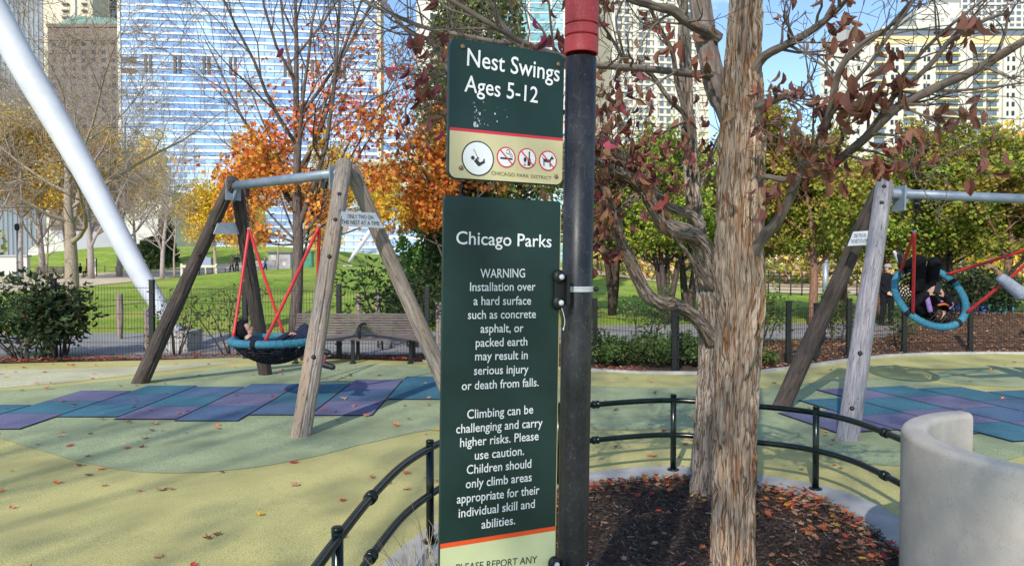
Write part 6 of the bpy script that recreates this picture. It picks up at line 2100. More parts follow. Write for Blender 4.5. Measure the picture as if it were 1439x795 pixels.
CR = P(1307, 416, 9.25)
nR = Vector((0.092, -0.82, 0.565)).normalized()
uR = Vector((0, 0, 1)).cross(nR).normalized()
if uR.x < 0: uR = -uR
vR = nR.cross(uR)
if vR.z < 0: vR = -vR
RR = 0.44
def proj(p):
    d = Vector(p) - EYE
    k = d.dot(_F)
    return (CX + FPX * d.x / k, CY - FPX * d.dot(_U) / k)
def rim_at(px, py):
    best = min(range(360), key=lambda a: sum((m_ - n_) ** 2 for m_, n_ in zip(proj(CR + (uR * math.cos(R(a)) + vR * math.sin(R(a))) * RR), (px, py))))
    return CR + (uR * math.cos(R(best)) + vR * math.sin(R(best))) * RR + nR * 0.03
p1, p2 = P(1288, 285, 7.9), P(1502, 290, 8.1)
b1, b2 = P(1285, 325, 8.25), P(1481, 337, 8.45)
nest_swing('blue rimmed nest swing flung up in the right frame, a child lying in it', CR, uR, vR, RR, 0.24,
           [(p1, b1), (p2, b2)], [(b1, rim_at(1262, 385)), (b1, rim_at(1283, 440)), (b2, rim_at(1330, 385)), (b2, rim_at(1352, 440))], 2)
# ------------------------------------------------------------------ people
class Body:
    """one continuous figure: tapered limbs and lumps fused by a voxel remesh, clothes told apart by the nearest limb"""
    def __init__(s):
        s.prims = []     # (kind, data, material index)

    def limb(s, a, b_, ra, rb, mi):
        s.prims.append(('l', (np.array(a, float), np.array(b_, float), ra, rb), mi))
        return s

    def chain(s, pts, rads, mi):
        for i in range(len(pts) - 1):
            s.limb(pts[i], pts[i + 1], rads[i], rads[i + 1], mi)
        return s

    def lump(s, c, r_, mi, rot=None):
        r_ = r_ if hasattr(r_, '__len__') else (r_,) * 3
        s.prims.append(('e', (np.array(c, float), np.array(r_, float), rot or Matrix.Identity(3)), mi))
        return s

    def hand(s, wrist, d, palm_n, mi, curl=0.6, scale=1.0, side=1):
        """palm, four unequal fingers and a thumb; d along the fingers, palm_n out of the palm"""
        d = Vector(d).normalized()
        pn = Vector(palm_n)
        pn = (pn - d * pn.dot(d)).normalized()
        sd = d.cross(pn) * side
        w_ = Vector(wrist)
        k = scale
        rot = Matrix((sd, d, pn)).transposed()
        s.lump(w_ + d * 0.048 * k, (0.040 * k, 0.052 * k, 0.016 * k), mi, rot)
        for i, (off, ln) in enumerate([(-0.030, 0.070), (-0.010, 0.080), (0.010, 0.075), (0.029, 0.058)]):
            p0 = w_ + d * 0.085 * k + sd * off * k
            a1 = curl * 0.7
            a2 = curl * 1.6
            p1_ = p0 + (d * math.cos(a1) + pn * math.sin(a1)) * ln * 0.5 * k
            p2_ = p1_ + (d * math.cos(a2) + pn * math.sin(a2)) * ln * 0.5 * k
            s.chain([p0, p1_, p2_], [0.0095 * k, 0.0085 * k, 0.007 * k], mi)
        t0 = w_ + d * 0.025 * k - sd * 0.030 * k
        t1 = t0 + (d * 0.6 - sd * 0.7 + pn * 0.3).normalized() * 0.038 * k
        t2 = t1 + (d * 0.85 - sd * 0.1 + pn * 0.5).normalized() * 0.032 * k
        s.chain([t0, t1, t2], [0.012 * k, 0.010 * k, 0.0085 * k], mi)
        return s

    def head(s, c, fwd, up, mi, k=1.0):
        """skull, jaw, nose, ears; returns the frame for hair and eyes"""
        f = Vector(fwd).normalized()
        u_ = Vector(up)
        u_ = (u_ - f * u_.dot(f)).normalized()
        r_ = f.cross(u_)
        M = Matrix((r_, f, u_)).transposed()
        c = Vector(c)
        s.lump(c + u_ * 0.018 * k, (0.074 * k, 0.094 * k, 0.096 * k), mi, M)
        s.lump(c + f * 0.022 * k - u_ * 0.052 * k, (0.055 * k, 0.066 * k, 0.060 * k), mi, M)
        s.lump(c + f * 0.094 * k - u_ * 0.016 * k, (0.012 * k, 0.018 * k, 0.022 * k), mi, M)
        s.lump(c + f * 0.080 * k - u_ * 0.060 * k, (0.024 * k, 0.013 * k, 0.009 * k), mi, M)
        for q in (-1, 1):
            s.lump(c + r_ * 0.075 * k * q - u_ * 0.005 * k, (0.010 * k, 0.020 * k, 0.028 * k), mi, M)
        return c, M

    def build(s, name, mats, root, voxel=0.01, smooth=3):
        m_ = MB()
        for kind, d, mi in s.prims:
            if kind == 'l':
                a, b_, ra, rb = d
                a, b_ = Vector(a), Vector(b_)
                n_ = 4
                pts, rad = [], []
                ax = (b_ - a)
                L_ = max(ax.length, 1e-6)
                ax = ax / L_
                for t in (0.25, 0.6, 0.85):
                    pts.append(a - ax * ra * math.cos(t * math.pi / 2)); rad.append(ra * math.sin(t * math.pi / 2))
                for t in np.linspace(0, 1, n_):
                    pts.append(a.lerp(b_, t)); rad.append(ra + (rb - ra) * t)
                for t in (0.85, 0.6, 0.25):
                    pts.append(b_ + ax * rb * math.cos(t * math.pi / 2)); rad.append(rb * math.sin(t * math.pi / 2))
                m_.tube(pts, rad, 14)
            else:
                c, r_, rot = d
                m_.ell(c, r_, rot, 18, 12)
        o = m_.build('tmp', mats, None)
        md = o.modifiers.new('r', 'REMESH')
        md.mode = 'VOXEL'
        md.voxel_size = voxel
        ms = o.modifiers.new('s', 'SMOOTH')
        ms.iterations = smooth
        ms.factor = 0.5
        dg = bpy.context.evaluated_depsgraph_get()
        me = bpy.data.meshes.new_from_object(o.evaluated_get(dg))
        bpy.data.objects.remove(o)
        n_ = len(me.polygons)
        cen = np.zeros(n_ * 3)
        me.polygons.foreach_get('center', cen)
        cen = cen.reshape(-1, 3)
        best = np.full(n_, 1e9)
        idx = np.zeros(n_, dtype=np.int32)
        for kind, d, mi in s.prims:
            if kind == 'l':
                a, b_, ra, rb = d
                ab = b_ - a
                t = np.clip(((cen - a) @ ab) / max(ab @ ab, 1e-9), 0, 1)
                dist = np.linalg.norm(cen - (a + t[:, None] * ab), axis=1) - (ra + (rb - ra) * t)
            else:
                c, r_, rot = d
                loc = (cen - c) @ np.array(rot)
                q = np.linalg.norm(loc / r_, axis=1)
                dist = (q - 1) * r_.min()
            dist = np.abs(dist)
            k = dist < best
            best[k] = dist[k]
            idx[k] = mi
        me.materials.clear()
        for q in mats:
            me.materials.append(q)
        me.polygons.foreach_set('material_index', idx)
        me.polygons.foreach_set('use_smooth', np.ones(n_, dtype=bool))
        off = Vector(root.location)
        me.transform(Matrix.Translation(-off))
        me.name = name
        o = bpy.data.objects.new(name, me)
        COL.objects.link(o)
        o.parent = root
        return o

M_skin = mk('skin', (0.50, 0.29, 0.20), (0.56, 0.34, 0.245), rough=0.5, scale=30)
M_skin2 = mk('skin_tan', (0.36, 0.20, 0.13), (0.42, 0.25, 0.17), rough=0.5, scale=30)
M_blackc = mk('black_cloth', (0.009, 0.009, 0.011), (0.017, 0.017, 0.021), rough=0.9, scale=25, bump=0.4, bscale=14, bdist=0.02, spec=0.08)
M_navyc = mk('navy_cloth', (0.016, 0.020, 0.040), (0.026, 0.032, 0.06), rough=0.9, scale=25, bump=0.4, bscale=14, bdist=0.02, spec=0.08)
M_lilac = mk('lilac_cloth', (0.30, 0.17, 0.46), (0.38, 0.24, 0.55), rough=0.8, scale=25)
M_grey_c = mk('grey_blue_cloth', (0.28, 0.31, 0.40), (0.36, 0.39, 0.48), rough=0.9, scale=25, bump=0.4, bscale=14, bdist=0.02, spec=0.08)
M_hair = mk('dark_hair', (0.012, 0.009, 0.008), (0.03, 0.022, 0.018), rough=0.5, scale=60, stretch=(1, 1, 0.2))
M_shoe = mk('shoe_white', (0.68, 0.70, 0.72), rough=0.5)
M_shoed = mk('shoe_dark', (0.02, 0.02, 0.024), rough=0.5)
M_pink = mk('pink_cloth', (0.55, 0.09, 0.16), rough=0.7)
M_redc = mk('red_cloth', (0.50, 0.07, 0.04), rough=0.8)
M_orange = mk('orange_cloth', (0.60, 0.14, 0.03), rough=0.8)
M_tanc = mk('tan_cloth', (0.30, 0.24, 0.19), rough=0.8)
M_bluec = mk('blue_cloth', (0.03, 0.06, 0.22), rough=0.8)
M_eye = mk('eye_dark', (0.01, 0.008, 0.007), rough=0.2)

def hair_cap(root, c, M, mat, k=1.0, name='hair', grow_=0.008, back=0.02, low=-0.02):
    """hair shell round the back and top of the skull, open over the face"""
    m_ = MB()
    NU, NV = 24, 12
    vs_, ids = [], {}
    r0 = Vector((0.074 + grow_, 0.094 + grow_, 0.096 + grow_)) * k
    for i in range(NV + 1):
        ph = math.pi / 2 - math.pi * 0.80 * i / NV
        for j in range(NU):
            a = 2 * math.pi * j / NU
            lift = 0
            x, y, z = r0.x * math.cos(ph) * math.cos(a), r0.y * math.cos(ph) * math.sin(a), r0.z * math.sin(ph)
            if y > 0.028 * k and z < 0.045 * k:          # pull the hairline back off the face
                y = 0.028 * k
                x *= 0.97
            wv = 1 + 0.03 * math.sin(a * 9 + i) 
            vs_.append(Vector(c) + M @ Vector((x * wv, y * wv - 0.004 * k, z + 0.018 * k)))
    fs_ = [(i * NU + j, (i + 1) * NU + j, (i + 1) * NU + (j + 1) % NU, i * NU + (j + 1) % NU) for i in range(NV) for j in range(NU)]
    m_.add(vs_, fs_, 0, True)
    return m_.build(name, mat, root)
def eyes(root, c, M, k=1.0):
    for q in (-1, 1):
        m_ = MB()
        m_.ell(Vector(c) + M @ Vector((0.031 * k * q, 0.083 * k, 0.006 * k)), (0.013 * k, 0.006 * k, 0.007 * k), M, 10, 7)
        m_.build('eye', M_eye, root)

# standing man in black, cap and sunglasses, on the path
mp_ = G(1246, 456.5)
man = thing('person', (mp_.x, mp_.y, -0.01), 'person standing on the path in a black jacket, black trousers and a grey cap', 'person')
def mw(x, y, z):      # local frame turned a little towards the swings; z up, y towards the camera side
    a = R(-16)
    return Vector((mp_.x + x * math.cos(a) - y * math.sin(a), mp_.y - (x * math.sin(a) * -1 + y * math.cos(a)), z))
bd = Body()
for q in (-1, 1):
    bd.chain([mw(0.085 * q, 0, 0.84), mw(0.095 * q, 0.015, 0.46), mw(0.11 * q, -0.02, 0.09)], [0.098, 0.080, 0.068], 0)
    bd.limb(mw(0.115 * q, -0.03, 0.045), mw(0.135 * q, 0.13, 0.035), 0.042, 0.036, 2)
bd.chain([mw(0, 0, 0.84), mw(0, 0, 1.0), mw(0, 0.0, 1.20), mw(0, 0, 1.30)], [0.135, 0.135, 0.150, 0.11], 1)
bd.limb(mw(-0.15, 0, 1.29), mw(0.15, 0, 1.29), 0.062, 0.062, 1)
bd.limb(mw(-0.07, 0.01, 1.12), mw(0.07, 0.01, 1.12), 0.12, 0.12, 1)
for q in (-1, 1):
    bd.chain([mw(0.185 * q, 0, 1.27), mw(0.225 * q, 0.02, 1.03), mw(0.13 * q, 0.15, 0.86)], [0.058, 0.050, 0.040], 1)
    bd.hand(mw(0.11 * q, 0.165, 0.845), mw(0.02 * q, 0.19, 0.82) - mw(0.11 * q, 0.165, 0.845), Vector((0, 1, 0)), 3, 0.5, 0.95, q)
bd.limb(mw(0, 0, 1.32), mw(0, 0.01, 1.42), 0.05, 0.048, 3)
c_, M_ = bd.head(mw(0, 0.02, 1.485), mw(0, 1, 1.45) - mw(0, 0, 1.485), Vector((0, 0, 1)), 3, 0.98)
bd.build('body', [M_blackc, M_blackc, M_shoed, M_skin], man, 0.009)
mb = MB()
mb.lathe([(0.095, 0.0), (0.098, 0.03), (0.085, 0.07), (0.05, 0.095), (0.01, 0.10)], c_ + M_ @ Vector((0, -0.005, 0.045)), 18, rot=M_)
mb.ell(c_ + M_ @ Vector((0, 0.11, 0.048)), (0.07, 0.06, 0.008), M_)
mb.build('cap', mk('cap_cloth', (0.32, 0.29, 0.27), rough=0.9), man)
mb = MB()
for q in (-1, 1):
    mb.ell(c_ + M_ @ Vector((0.033 * q, 0.088, 0.010)), (0.028, 0.010, 0.018), M_)
mb.box(c_ + M_ @ Vector((0, 0.092, 0.014)), (0.15, 0.008, 0.008), M_)
mb.build('sunglasses', M_eye, man)
hair_cap(man, c_, M_, mk('grey_hair', (0.25, 0.23, 0.22), rough=0.8), 0.97, low=0)
mb = MB()
mb.box(mw(0.075, 0.158, 1.17), (0.05, 0.01, 0.018), Matrix.Rotation(R(16), 3, 'Z'))
mb.build('chest_patch', M_shoe, man)

# child lying in the left nest: head at the left rim, legs over the right rim
kid = thing('person', CL, 'person lying in the level left nest, black beanie at its rim, one foot out', 'person')
bd = Body()
hd = P(343, 464, 8.78)
nk = P(352, 478, 8.76)
ch_ = P(368, 488, 8.74)
hp = P(402, 491, 8.66)
k_ = 0.86
bd.chain([nk + Vector((0.03, 0, -0.02)), ch_, hp], [0.075, 0.110, 0.105], 0)
bd.limb(nk + Vector((0, 0.11, -0.03)), nk + Vector((0, -0.11, -0.03)), 0.052, 0.052, 0)
for q, (kn, an, to) in {1: (P(428, 461, 8.74), P(446, 486, 8.60), None), -1: (P(431, 468, 8.52), P(452, 506, 8.46), None)}.items():
    bd.chain([hp + Vector((0.02, 0.075 * q, 0.02)), kn, an], [0.078, 0.058, 0.043], 1)
    toe = an + Vector((0.13, -0.02, -0.075))
    bd.limb(an + Vector((-0.012, 0, -0.035)), toe, 0.042, 0.034, 2)
    bd.limb(an + Vector((-0.004, 0.0, -0.075)), toe + Vector((0.01, 0, -0.03)), 0.018, 0.016, 4)
    bd.limb(an + Vector((0.01, 0, 0.03)), an + Vector((0.0, 0, 0.0)), 0.044, 0.046, 5)
for q in (-1, 1):
    el = ch_ + Vector((0.06, 0.17 * q, -0.02))
    wr = P(404, 470, 8.66 + 0.08 * q)
    bd.chain([nk + Vector((0.02, 0.13 * q, -0.02)), el, wr], [0.048, 0.042, 0.034], 0)
    bd.hand(wr, Vector((0.8, -0.2 * q, 0.2)), Vector((0, 0, -1)), 3, 0.7, 0.8, q)
bd.limb(nk, hd, 0.045, 0.045, 3)
c_, M_ = bd.head(hd, Vector((0.86, 0.28, 0.42)), Vector((-0.45, 0.05, 0.88)), 3, 0.92)
bd.build('body', [M_navyc, M_navyc, M_shoed, M_skin, M_shoe, M_pink], kid, 0.008)
hair_cap(kid, c_, M_, M_blackc, 1.02, 'beanie', 0.014)
eyes(kid, c_, M_, 0.92)

# child lying in the flying right nest, feet up, phone in hand
def nr(px, py, lift):
    """point above the net of the right nest: on the rim plane at the pixel, then `lift` along its normal"""
    r_ = ray(px, py)
    t = (CR - EYE).dot(nR) / r_.dot(nR)
    return EYE + r_ * t + nR * lift
kid2 = thing('person', CR, 'person in black with lilac trim lying feet up in the flung right nest', 'person')
def rp(px, py, Y):
    return P(px, py, Y)
bd = Body()
hp = rp(1296, 408, 9.36)
chs = rp(1305, 432, 9.30)
nk = rp(1312, 441, 9.24)
hd = rp(1323, 444, 9.20)
bd.chain([hp, chs, nk], [0.125, 0.130, 0.07], 0)
bd.limb(rp(1292, 438, 9.26), rp(1330, 430, 9.30), 0.058, 0.058, 0)
legs = [((1289, 402), 9.30, (1292, 366), 9.12, (1268, 374), 9.34), ((1306, 404), 9.36, (1313, 369), 9.14, (1304, 392), 9.62)]
for (h_, Yh, kn, Yk, an, Ya) in legs:
    a_, b_, e_ = rp(*h_, Yh), rp(*kn, Yk), rp(*an, Ya)
    bd.chain([a_, b_, e_], [0.092, 0.076, 0.055], 0)
e_ = rp(1266, 370, 9.34)
bd.limb(e_, rp(1262, 357, 9.30), 0.045, 0.04, 1)
bd.limb(e_ + Vector((-0.035, -0.01, 0.01)), rp(1259, 356, 9.28) + Vector((-0.02, 0, 0.02)), 0.018, 0.018, 2)
e_ = rp(1304, 392, 9.62)
bd.limb(e_, e_ + Vector((0.02, 0.05, 0.10)), 0.045, 0.04, 1)
# arms: elbows out, hands over the chest
wr1, el1 = rp(1303, 413, 9.04), rp(1284, 428, 9.12)
bd.chain([rp(1293, 437, 9.24), el1, wr1], [0.055, 0.048, 0.036], 0)
bd.hand(wr1, rp(1314, 404, 8.98) - wr1, Vector((0.6, 0.6, -0.2)), 3, 0.55, 0.92, 1)
wr2, el2 = rp(1326, 416, 9.02), rp(1336, 428, 9.10)
bd.chain([rp(1328, 433, 9.24), el2, wr2], [0.052, 0.046, 0.036], 0)
bd.hand(wr2, rp(1321, 404, 8.98) - wr2, Vector((-0.6, 0.6, -0.2)), 3, 0.6, 0.92, -1)
bd.chain([rp(1303, 419, 9.06), rp(1307, 436, 9.08)], [0.030, 0.030], 4)
bd.limb(nk, hd, 0.05, 0.05, 3)
c_, M_ = bd.head(hd, Vector((-0.55, -0.55, 0.62)), Vector((0.62, 0.15, -0.70)), 3, 0.95)
bd.build('body', [M_blackc, M_shoed, M_shoe, M_skin, M_lilac], kid2, 0.008)
hair_cap(kid2, c_, M_, M_hair, 1.0, 'hair', 0.014)
eyes(kid2, c_, M_, 0.95)
mb = MB()
rs = np.random.RandomState(3)
for k in range(12):
    a0 = c_ + Vector(rs.randn(3) * 0.06)
    mb.tube(spline([a0, a0 + Vector((0.03 * rs.randn(), -0.05, -0.04)), a0 + Vector((0.06 * rs.randn() - 0.03, -0.02, -0.13 - 0.05 * rs.rand()))], 4), 0.009, 5)
mb.build('braid', M_hair, kid2)
mb = MB()
mb.tube(spline([rp(1322, 424, 9.06), rp(1330, 421, 9.04), rp(1339, 427, 9.06), rp(1334, 434, 9.08)], 5), 0.013, 8)
mb.build('lilac_trim', M_lilac, kid2)
mb = MB()
mb.tube(spline([rp(1318, 429, 9.09), rp(1327, 427, 9.06), rp(1337, 430, 9.08)], 5), 0.014, 8)
mb.build('orange_collar', M_orange, kid2)
mb = MB()
mb.box(rp(1318, 405, 8.97), (0.078, 0.010, 0.15), Matrix.Rotation(R(35), 3, 'Y') @ Matrix.Rotation(R(-30), 3, 'X'), bev=0.004)
tag(mb.build('phone', M_shoed, base=None), 'dark phone held in both hands by the child in the right nest', 'phone')

# grown up at the right edge, arm out to the red rope
ad = thing('person', (7.10, 9.05, 0.0), 'person at the right edge in a grey blue sleeve reaching out to the red rope', 'person')
bd = Body()
X0, Y0 = 7.10, 9.05
for q in (-1, 1):
    bd.chain([(X0, Y0 + 0.09 * q, 0.92), (X0 - 0.05, Y0 + 0.11 * q, 0.50), (X0 + 0.02, Y0 + 0.13 * q, 0.10)], [0.090, 0.066, 0.05], 1)
    bd.limb((X0 + 0.03, Y0 + 0.13 * q, 0.045), (X0 - 0.14, Y0 + 0.14 * q, 0.035), 0.042, 0.036, 3)
bd.chain([(X0, Y0, 0.92), (X0 - 0.02, Y0, 1.10), (X0 - 0.05, Y0, 1.36)], [0.13, 0.125, 0.13], 0)
bd.limb((X0 - 0.05, Y0 - 0.17, 1.42), (X0 - 0.05, Y0 + 0.17, 1.42), 0.062, 0.062, 0)
hn, wr, el, sh = P(1390, 371, 8.70), P(1401, 381, 8.72), P(1434, 412, 8.80), Vector((X0 - 0.06, Y0 - 0.19, 1.40))
bd.chain([sh, el, P(1408, 391, 8.745)], [0.085, 0.080, 0.062], 0)
bd.limb(P(1409, 391, 8.745), wr, 0.034, 0.028, 2)
bd.hand(wr, hn - wr, Vector((-0.55, 0.2, -0.8)), 2, 0.75, 1.0, 1)
bd.chain([(X0 - 0.05, Y0 + 0.2, 1.40), (X0 + 0.05, Y0 + 0.26, 1.13), (X0 - 0.05, Y0 + 0.26, 0.90)], [0.060, 0.048, 0.038], 0)
bd.hand((X0 - 0.055, Y0 + 0.26, 0.89), (0, 0, -1), (0, -1, 0), 2, 0.5, 1.0, 1)
bd.limb((X0 - 0.05, Y0, 1.43), (X0 - 0.07, Y0, 1.55), 0.055, 0.05, 2)
c_, M_ = bd.head((X0 - 0.09, Y0, 1.64), (-1, -0.05, -0.1), (0, 0, 1), 2, 1.0)
bd.build('body', [M_grey_c, M_navyc, M_skin2, M_shoed], ad, 0.0075)
hair_cap(ad, c_, M_, M_hair, 1.0)
eyes(ad, c_, M_)

# far people: a seated pair by the path and three walkers
def far_person(label, x, y, top, leg, yaw, seated=False, hair=M_hair, h_=1.68, stride=0.12):
    z = H(x, y) + 0.03
    t = thing('person', (x, y, z), label, 'person')
    bd = Body()
    ca, sa = math.cos(yaw), math.sin(yaw)
    w_ = lambda a, b2, c2: Vector((x + a * ca - b2 * sa, y + a * sa + b2 * ca, z + c2 * h_ / 1.68))
    if seated:
        for q in (-1, 1):
            bd.chain([w_(0.09 * q, 0, 0.48), w_(0.11 * q, 0.42, 0.50), w_(0.11 * q, 0.44, 0.08)], [0.085, 0.065, 0.05], 1)
            bd.limb(w_(0.11 * q, 0.43, 0.05), w_(0.12 * q, 0.62, 0.04), 0.045, 0.04, 1)
        b0 = -0.38
    else:
        for q in (-1, 1):
            bd.chain([w_(0.08 * q, 0, 0.85), w_(0.09 * q, stride * q + 0.03, 0.47), w_(0.09 * q, stride * 1.6 * q - 0.05, 0.09)], [0.085, 0.062, 0.05], 1)
            bd.limb(w_(0.09 * q, stride * 1.6 * q - 0.06, 0.05), w_(0.1 * q, stride * 1.6 * q + 0.13, 0.04), 0.045, 0.04, 1)
        b0 = 0.0
    bd.chain([w_(0, 0, 0.86 + b0), w_(0, 0.02, 1.10 + b0), w_(0, 0.0, 1.34 + b0)], [0.13, 0.13, 0.11], 0)
    bd.limb(w_(-0.16, 0, 1.34 + b0), w_(0.16, 0, 1.34 + b0), 0.06, 0.06, 0)
    for q in (-1, 1):
        bd.chain([w_(0.19 * q, 0, 1.33 + b0), w_(0.23 * q, 0.0, 1.08 + b0), w_(0.18 * q, 0.16, 0.92 + b0)], [0.055, 0.046, 0.036], 0)
        bd.hand(w_(0.18 * q, 0.17, 0.915 + b0), w_(0.1 * q, 0.3, 0.85) - w_(0.18 * q, 0.17, 0.915), (0, 0, -1), 2, 0.5, 1.0, q)
    bd.limb(w_(0, 0, 1.38 + b0), w_(0, 0.01, 1.48 + b0), 0.05, 0.05, 2)
    c_, M_ = bd.head(w_(0, 0.02, 1.56 + b0), w_(0, 1, 0) - w_(0, 0, 0), Vector((0, 0, 1)), 2, 1.0)
    bd.build('body', [top, leg, M_skin], t, 0.02, 2)
    hair_cap(t, c_, M_, hair)
    return t
q_ = G(116, 392, 0.42)
far_person('person in black seated beside the gravel path, left of the other sitter', wx(113, 70), 70, M_blackc, M_blackc, R(150), True)
far_person('person seated beside the gravel path with a red scarf over dark clothes', wx(121, 70), 70.3, M_redc, M_blackc, R(165), True)
far_person('person in a dark blue jacket walking near the grey kiosk', wx(373, 76), 76, M_bluec, M_blackc, R(120))
far_person('person in navy standing behind the far swing leg on the gravel', wx(333, 64), 64, M_navyc, M_blackc, R(200))
far_person('person in a pale top standing left of the one in navy', wx(326, 66), 66, M_tanc, M_navyc, R(160))
# ------------------------------------------------------------------ wire fence round the playground
def fence_run(label, pts, seed):
    """pts = (px, base y px, top y px, Y)"""
    w0 = [P(px, HY, Y) for px, Y, zt in pts]
    root = thing('wire_fence', (w0[0].x, w0[0].y, 0), label, 'fence')
    tops = [zt for px, Y, zt in pts]
    for i, (p, zt) in enumerate(zip(w0, tops)):
        mb_ = MB()
        mb_.box((p.x, p.y, zt / 2 - 0.05), (0.075, 0.075, zt + 0.1), bev=0.006)
        mb_.box((p.x, p.y, zt + 0.008), (0.085, 0.085, 0.02), bev=0.004)
        for f in (0.2, 0.55, 0.86):
            mb_.box((p.x, p.y - 0.035, zt * f), (0.13, 0.03, 0.025))
        mb_.build('post', M_fence, root)
    for i in range(len(w0) - 1):
        a, b_ = w0[i], w0[i + 1]
        za, zb = tops[i] - 0.09, tops[i + 1] - 0.09
        L_ = math.hypot(b_.x - a.x, b_.y - a.y)
        mb_ = MB()
        nv = max(3, int(L_ / 0.05))
        r_ = 0.0026
        ux, uy = (b_.x - a.x) / L_, (b_.y - a.y) / L_
        for k in range(1, nv):
            t = k / nv
            x, y, zt = a.x + ux * L_ * t, a.y + uy * L_ * t, za + (zb - za) * t
            mb_.tube([(x, y, 0.03), (x, y, zt)], r_, 4, cap=False)
        for f in (0.03, 0.2, 0.4, 0.6, 0.8, 0.97):
            for e in (0.006,):
                mb_.tube([(a.x + uy * e, a.y - ux * e, 0.03 + (za - 0.03) * f), (b_.x + uy * e, b_.y - ux * e, 0.03 + (zb - 0.03) * f)], r_ * 1.5, 4, cap=False)
        mb_.build('wire_panel', M_fence, root)
    return root
fence_run('black welded wire fence along the path behind the left swing and the bench', [(-130, 12.75, 1.34), (-30, 12.75, 1.34), (75, 12.75, 1.35), (213, 12.75, 1.33), (344, 12.75, 1.30), (476, 12.75, 1.26),
          (600, 12.75, 1.22), (715, 12.4, 1.12), (836, 11.9, 1.05), (948, 11.35, 0.97)], 1)
fence_run('black welded wire fence along the mulch bed behind the right swing', [(951, 11.42, 0.96), (1030, 11.9, 0.98), (1109, 12.0, 1.0), (1194, 12.9, 1.0), (1272, 13.6, 0.90), (1365, 13.8, 0.86), (1460, 13.9, 0.86), (1560, 14.0, 0.86)], 2)
# second line of the fence where the mulch bed corner turns back
fence_run('short black fence return crossing the mulch bed right of the thick trunk', [(1148, 12.4, 0.95), (1158, 15.4, 0.95), (1290, 16.2, 1.0), (1420, 16.6, 1.0), (1560, 17, 1.0)], 3)
# far fences
def far_fence(label, pts, n, h_, rails, r_=0.03):
    w0 = [Vector((wx(px, Y), Y, 0)) for px, Y in pts]
    root = thing('rail_fence', (w0[0].x, w0[0].y, H(w0[0].x, w0[0].y)), label, 'fence')
    a, b_ = w0[0], w0[-1]
    prev = None
    pp = []
    for k in range(n + 1):
        q = a.lerp(b_, k / n)
        z = H(q.x, q.y)
        mb_ = MB()
        mb_.tube([(q.x, q.y, z - 0.1), (q.x, q.y, z + h_)], r_ * 1.4, 6)
        mb_.lathe([(r_ * 1.8, 0), (r_ * 1.8, 0.03), (r_ * 0.5, 0.06)], (q.x, q.y, z + h_), 6)
        mb_.build('post', M_fence, root)
        pp.append(Vector((q.x, q.y, z)))
    for f in rails:
        mb_ = MB()
        mb_.tube([p + Vector((0, 0, h_ * f)) for p in pp], r_ * 0.7, 5)
        mb_.build('rail', M_fence, root)
    return root
far_fence('low black rail fence at the foot of the grassy hill', [(132, 88), (335, 80)], 12, 0.75, (0.35, 0.95))
far_fence('black fence with close posts at the far side of the right lawn', [(1064, 37), (1250, 38)], 12, 1.15, (0.1, 0.25, 0.4, 0.55, 0.7, 0.85, 0.97), 0.022)

# ------------------------------------------------------------------ park bench
bn = thing('park_bench', (wx(500, 12.45), 12.42, 0), 'slatted dark timber bench with black supports behind the left swing', 'bench')
xa, xb = wx(412, 12.45), wx(590, 12.35)
L_ = xb - xa
xm = (xa + xb) / 2
for k in range(9):
    z = 0.43 + k * 0.041
    y = 12.52 + k * 0.016
    mb = MB()
    mb.box((xm, y, z), (L_, 0.028, 0.033), Matrix.Rotation(R(-18), 3, 'X') @ Matrix.Rotation(0.0015 * (k % 3 - 1), 3, 'Y'), bev=0.004)
    mb.build('back_slat', M_slat, bn)
for k in range(7):
    mb = MB()
    mb.box((xm, 12.48 - k * 0.062, 0.405 - 0.004 * k), (L_, 0.05, 0.03), bev=0.004)
    mb.build('seat_slat', M_slat, bn)
for f in (0.06, 0.5, 0.94):
    x = xa + L_ * f
    mb = MB()
    mb.box((x, 12.28, 0.37), (0.05, 0.46, 0.03))
    mb.box((x, 12.12, 0.19), (0.05, 0.05, 0.38))
    mb.box((x, 12.10, 0.012), (0.08, 0.14, 0.024))
    mb.box((x, 12.50, 0.19), (0.05, 0.05, 0.38))
    mb.box((x, 12.60, 0.60), (0.045, 0.03, 0.42), Matrix.Rotation(R(-18), 3, 'X'))
    mb.build('support', M_fence, bn)
mb = MB()
x = xa + L_ * 0.55
mb.tube(spline([(x, 12.55, 0.62), (x, 12.40, 0.62), (x, 12.16, 0.60), (x, 12.12, 0.52), (x, 12.14, 0.40)], 4), 0.018, 8)
mb.build('armrest', M_fence, bn)

# ------------------------------------------------------------------ leaning white column on its footing
mc = thing('white_column', (wx(246, 14.2), 14.2, 0), 'thick smooth white steel column leaning far to the left from a concrete footing', 'column')
pts = pl([(248, 466, 14.2), (238, 452, 14.2), (224, 430, 14.2), (196, 384, 14.2), (157, 312, 14.2), (117, 236, 14.2), (78, 168, 14.2), (38, 100, 14.2), (-4, 24, 14.2), (-60, -75, 14.2), (-140, -215, 14.2)])
mb = MB()
cs = spline(pts, 6)
mb.tube(cs, lerp_list([0.10, 0.115, 0.155, 0.185, 0.20, 0.222, 0.24, 0.255, 0.265, 0.27, 0.27], len(cs)), 40)
mb.build('shaft', M_white, mc)
mb = MB()
q = P(250, 466, 14.2)
d_ = (cs[4] - cs[0]).normalized()
mb.lathe([(0.20, 0), (0.20, 0.03), (0.12, 0.035)], q - d_ * 0.02, 20, rot=d_.to_track_quat('Z', 'Y').to_matrix())
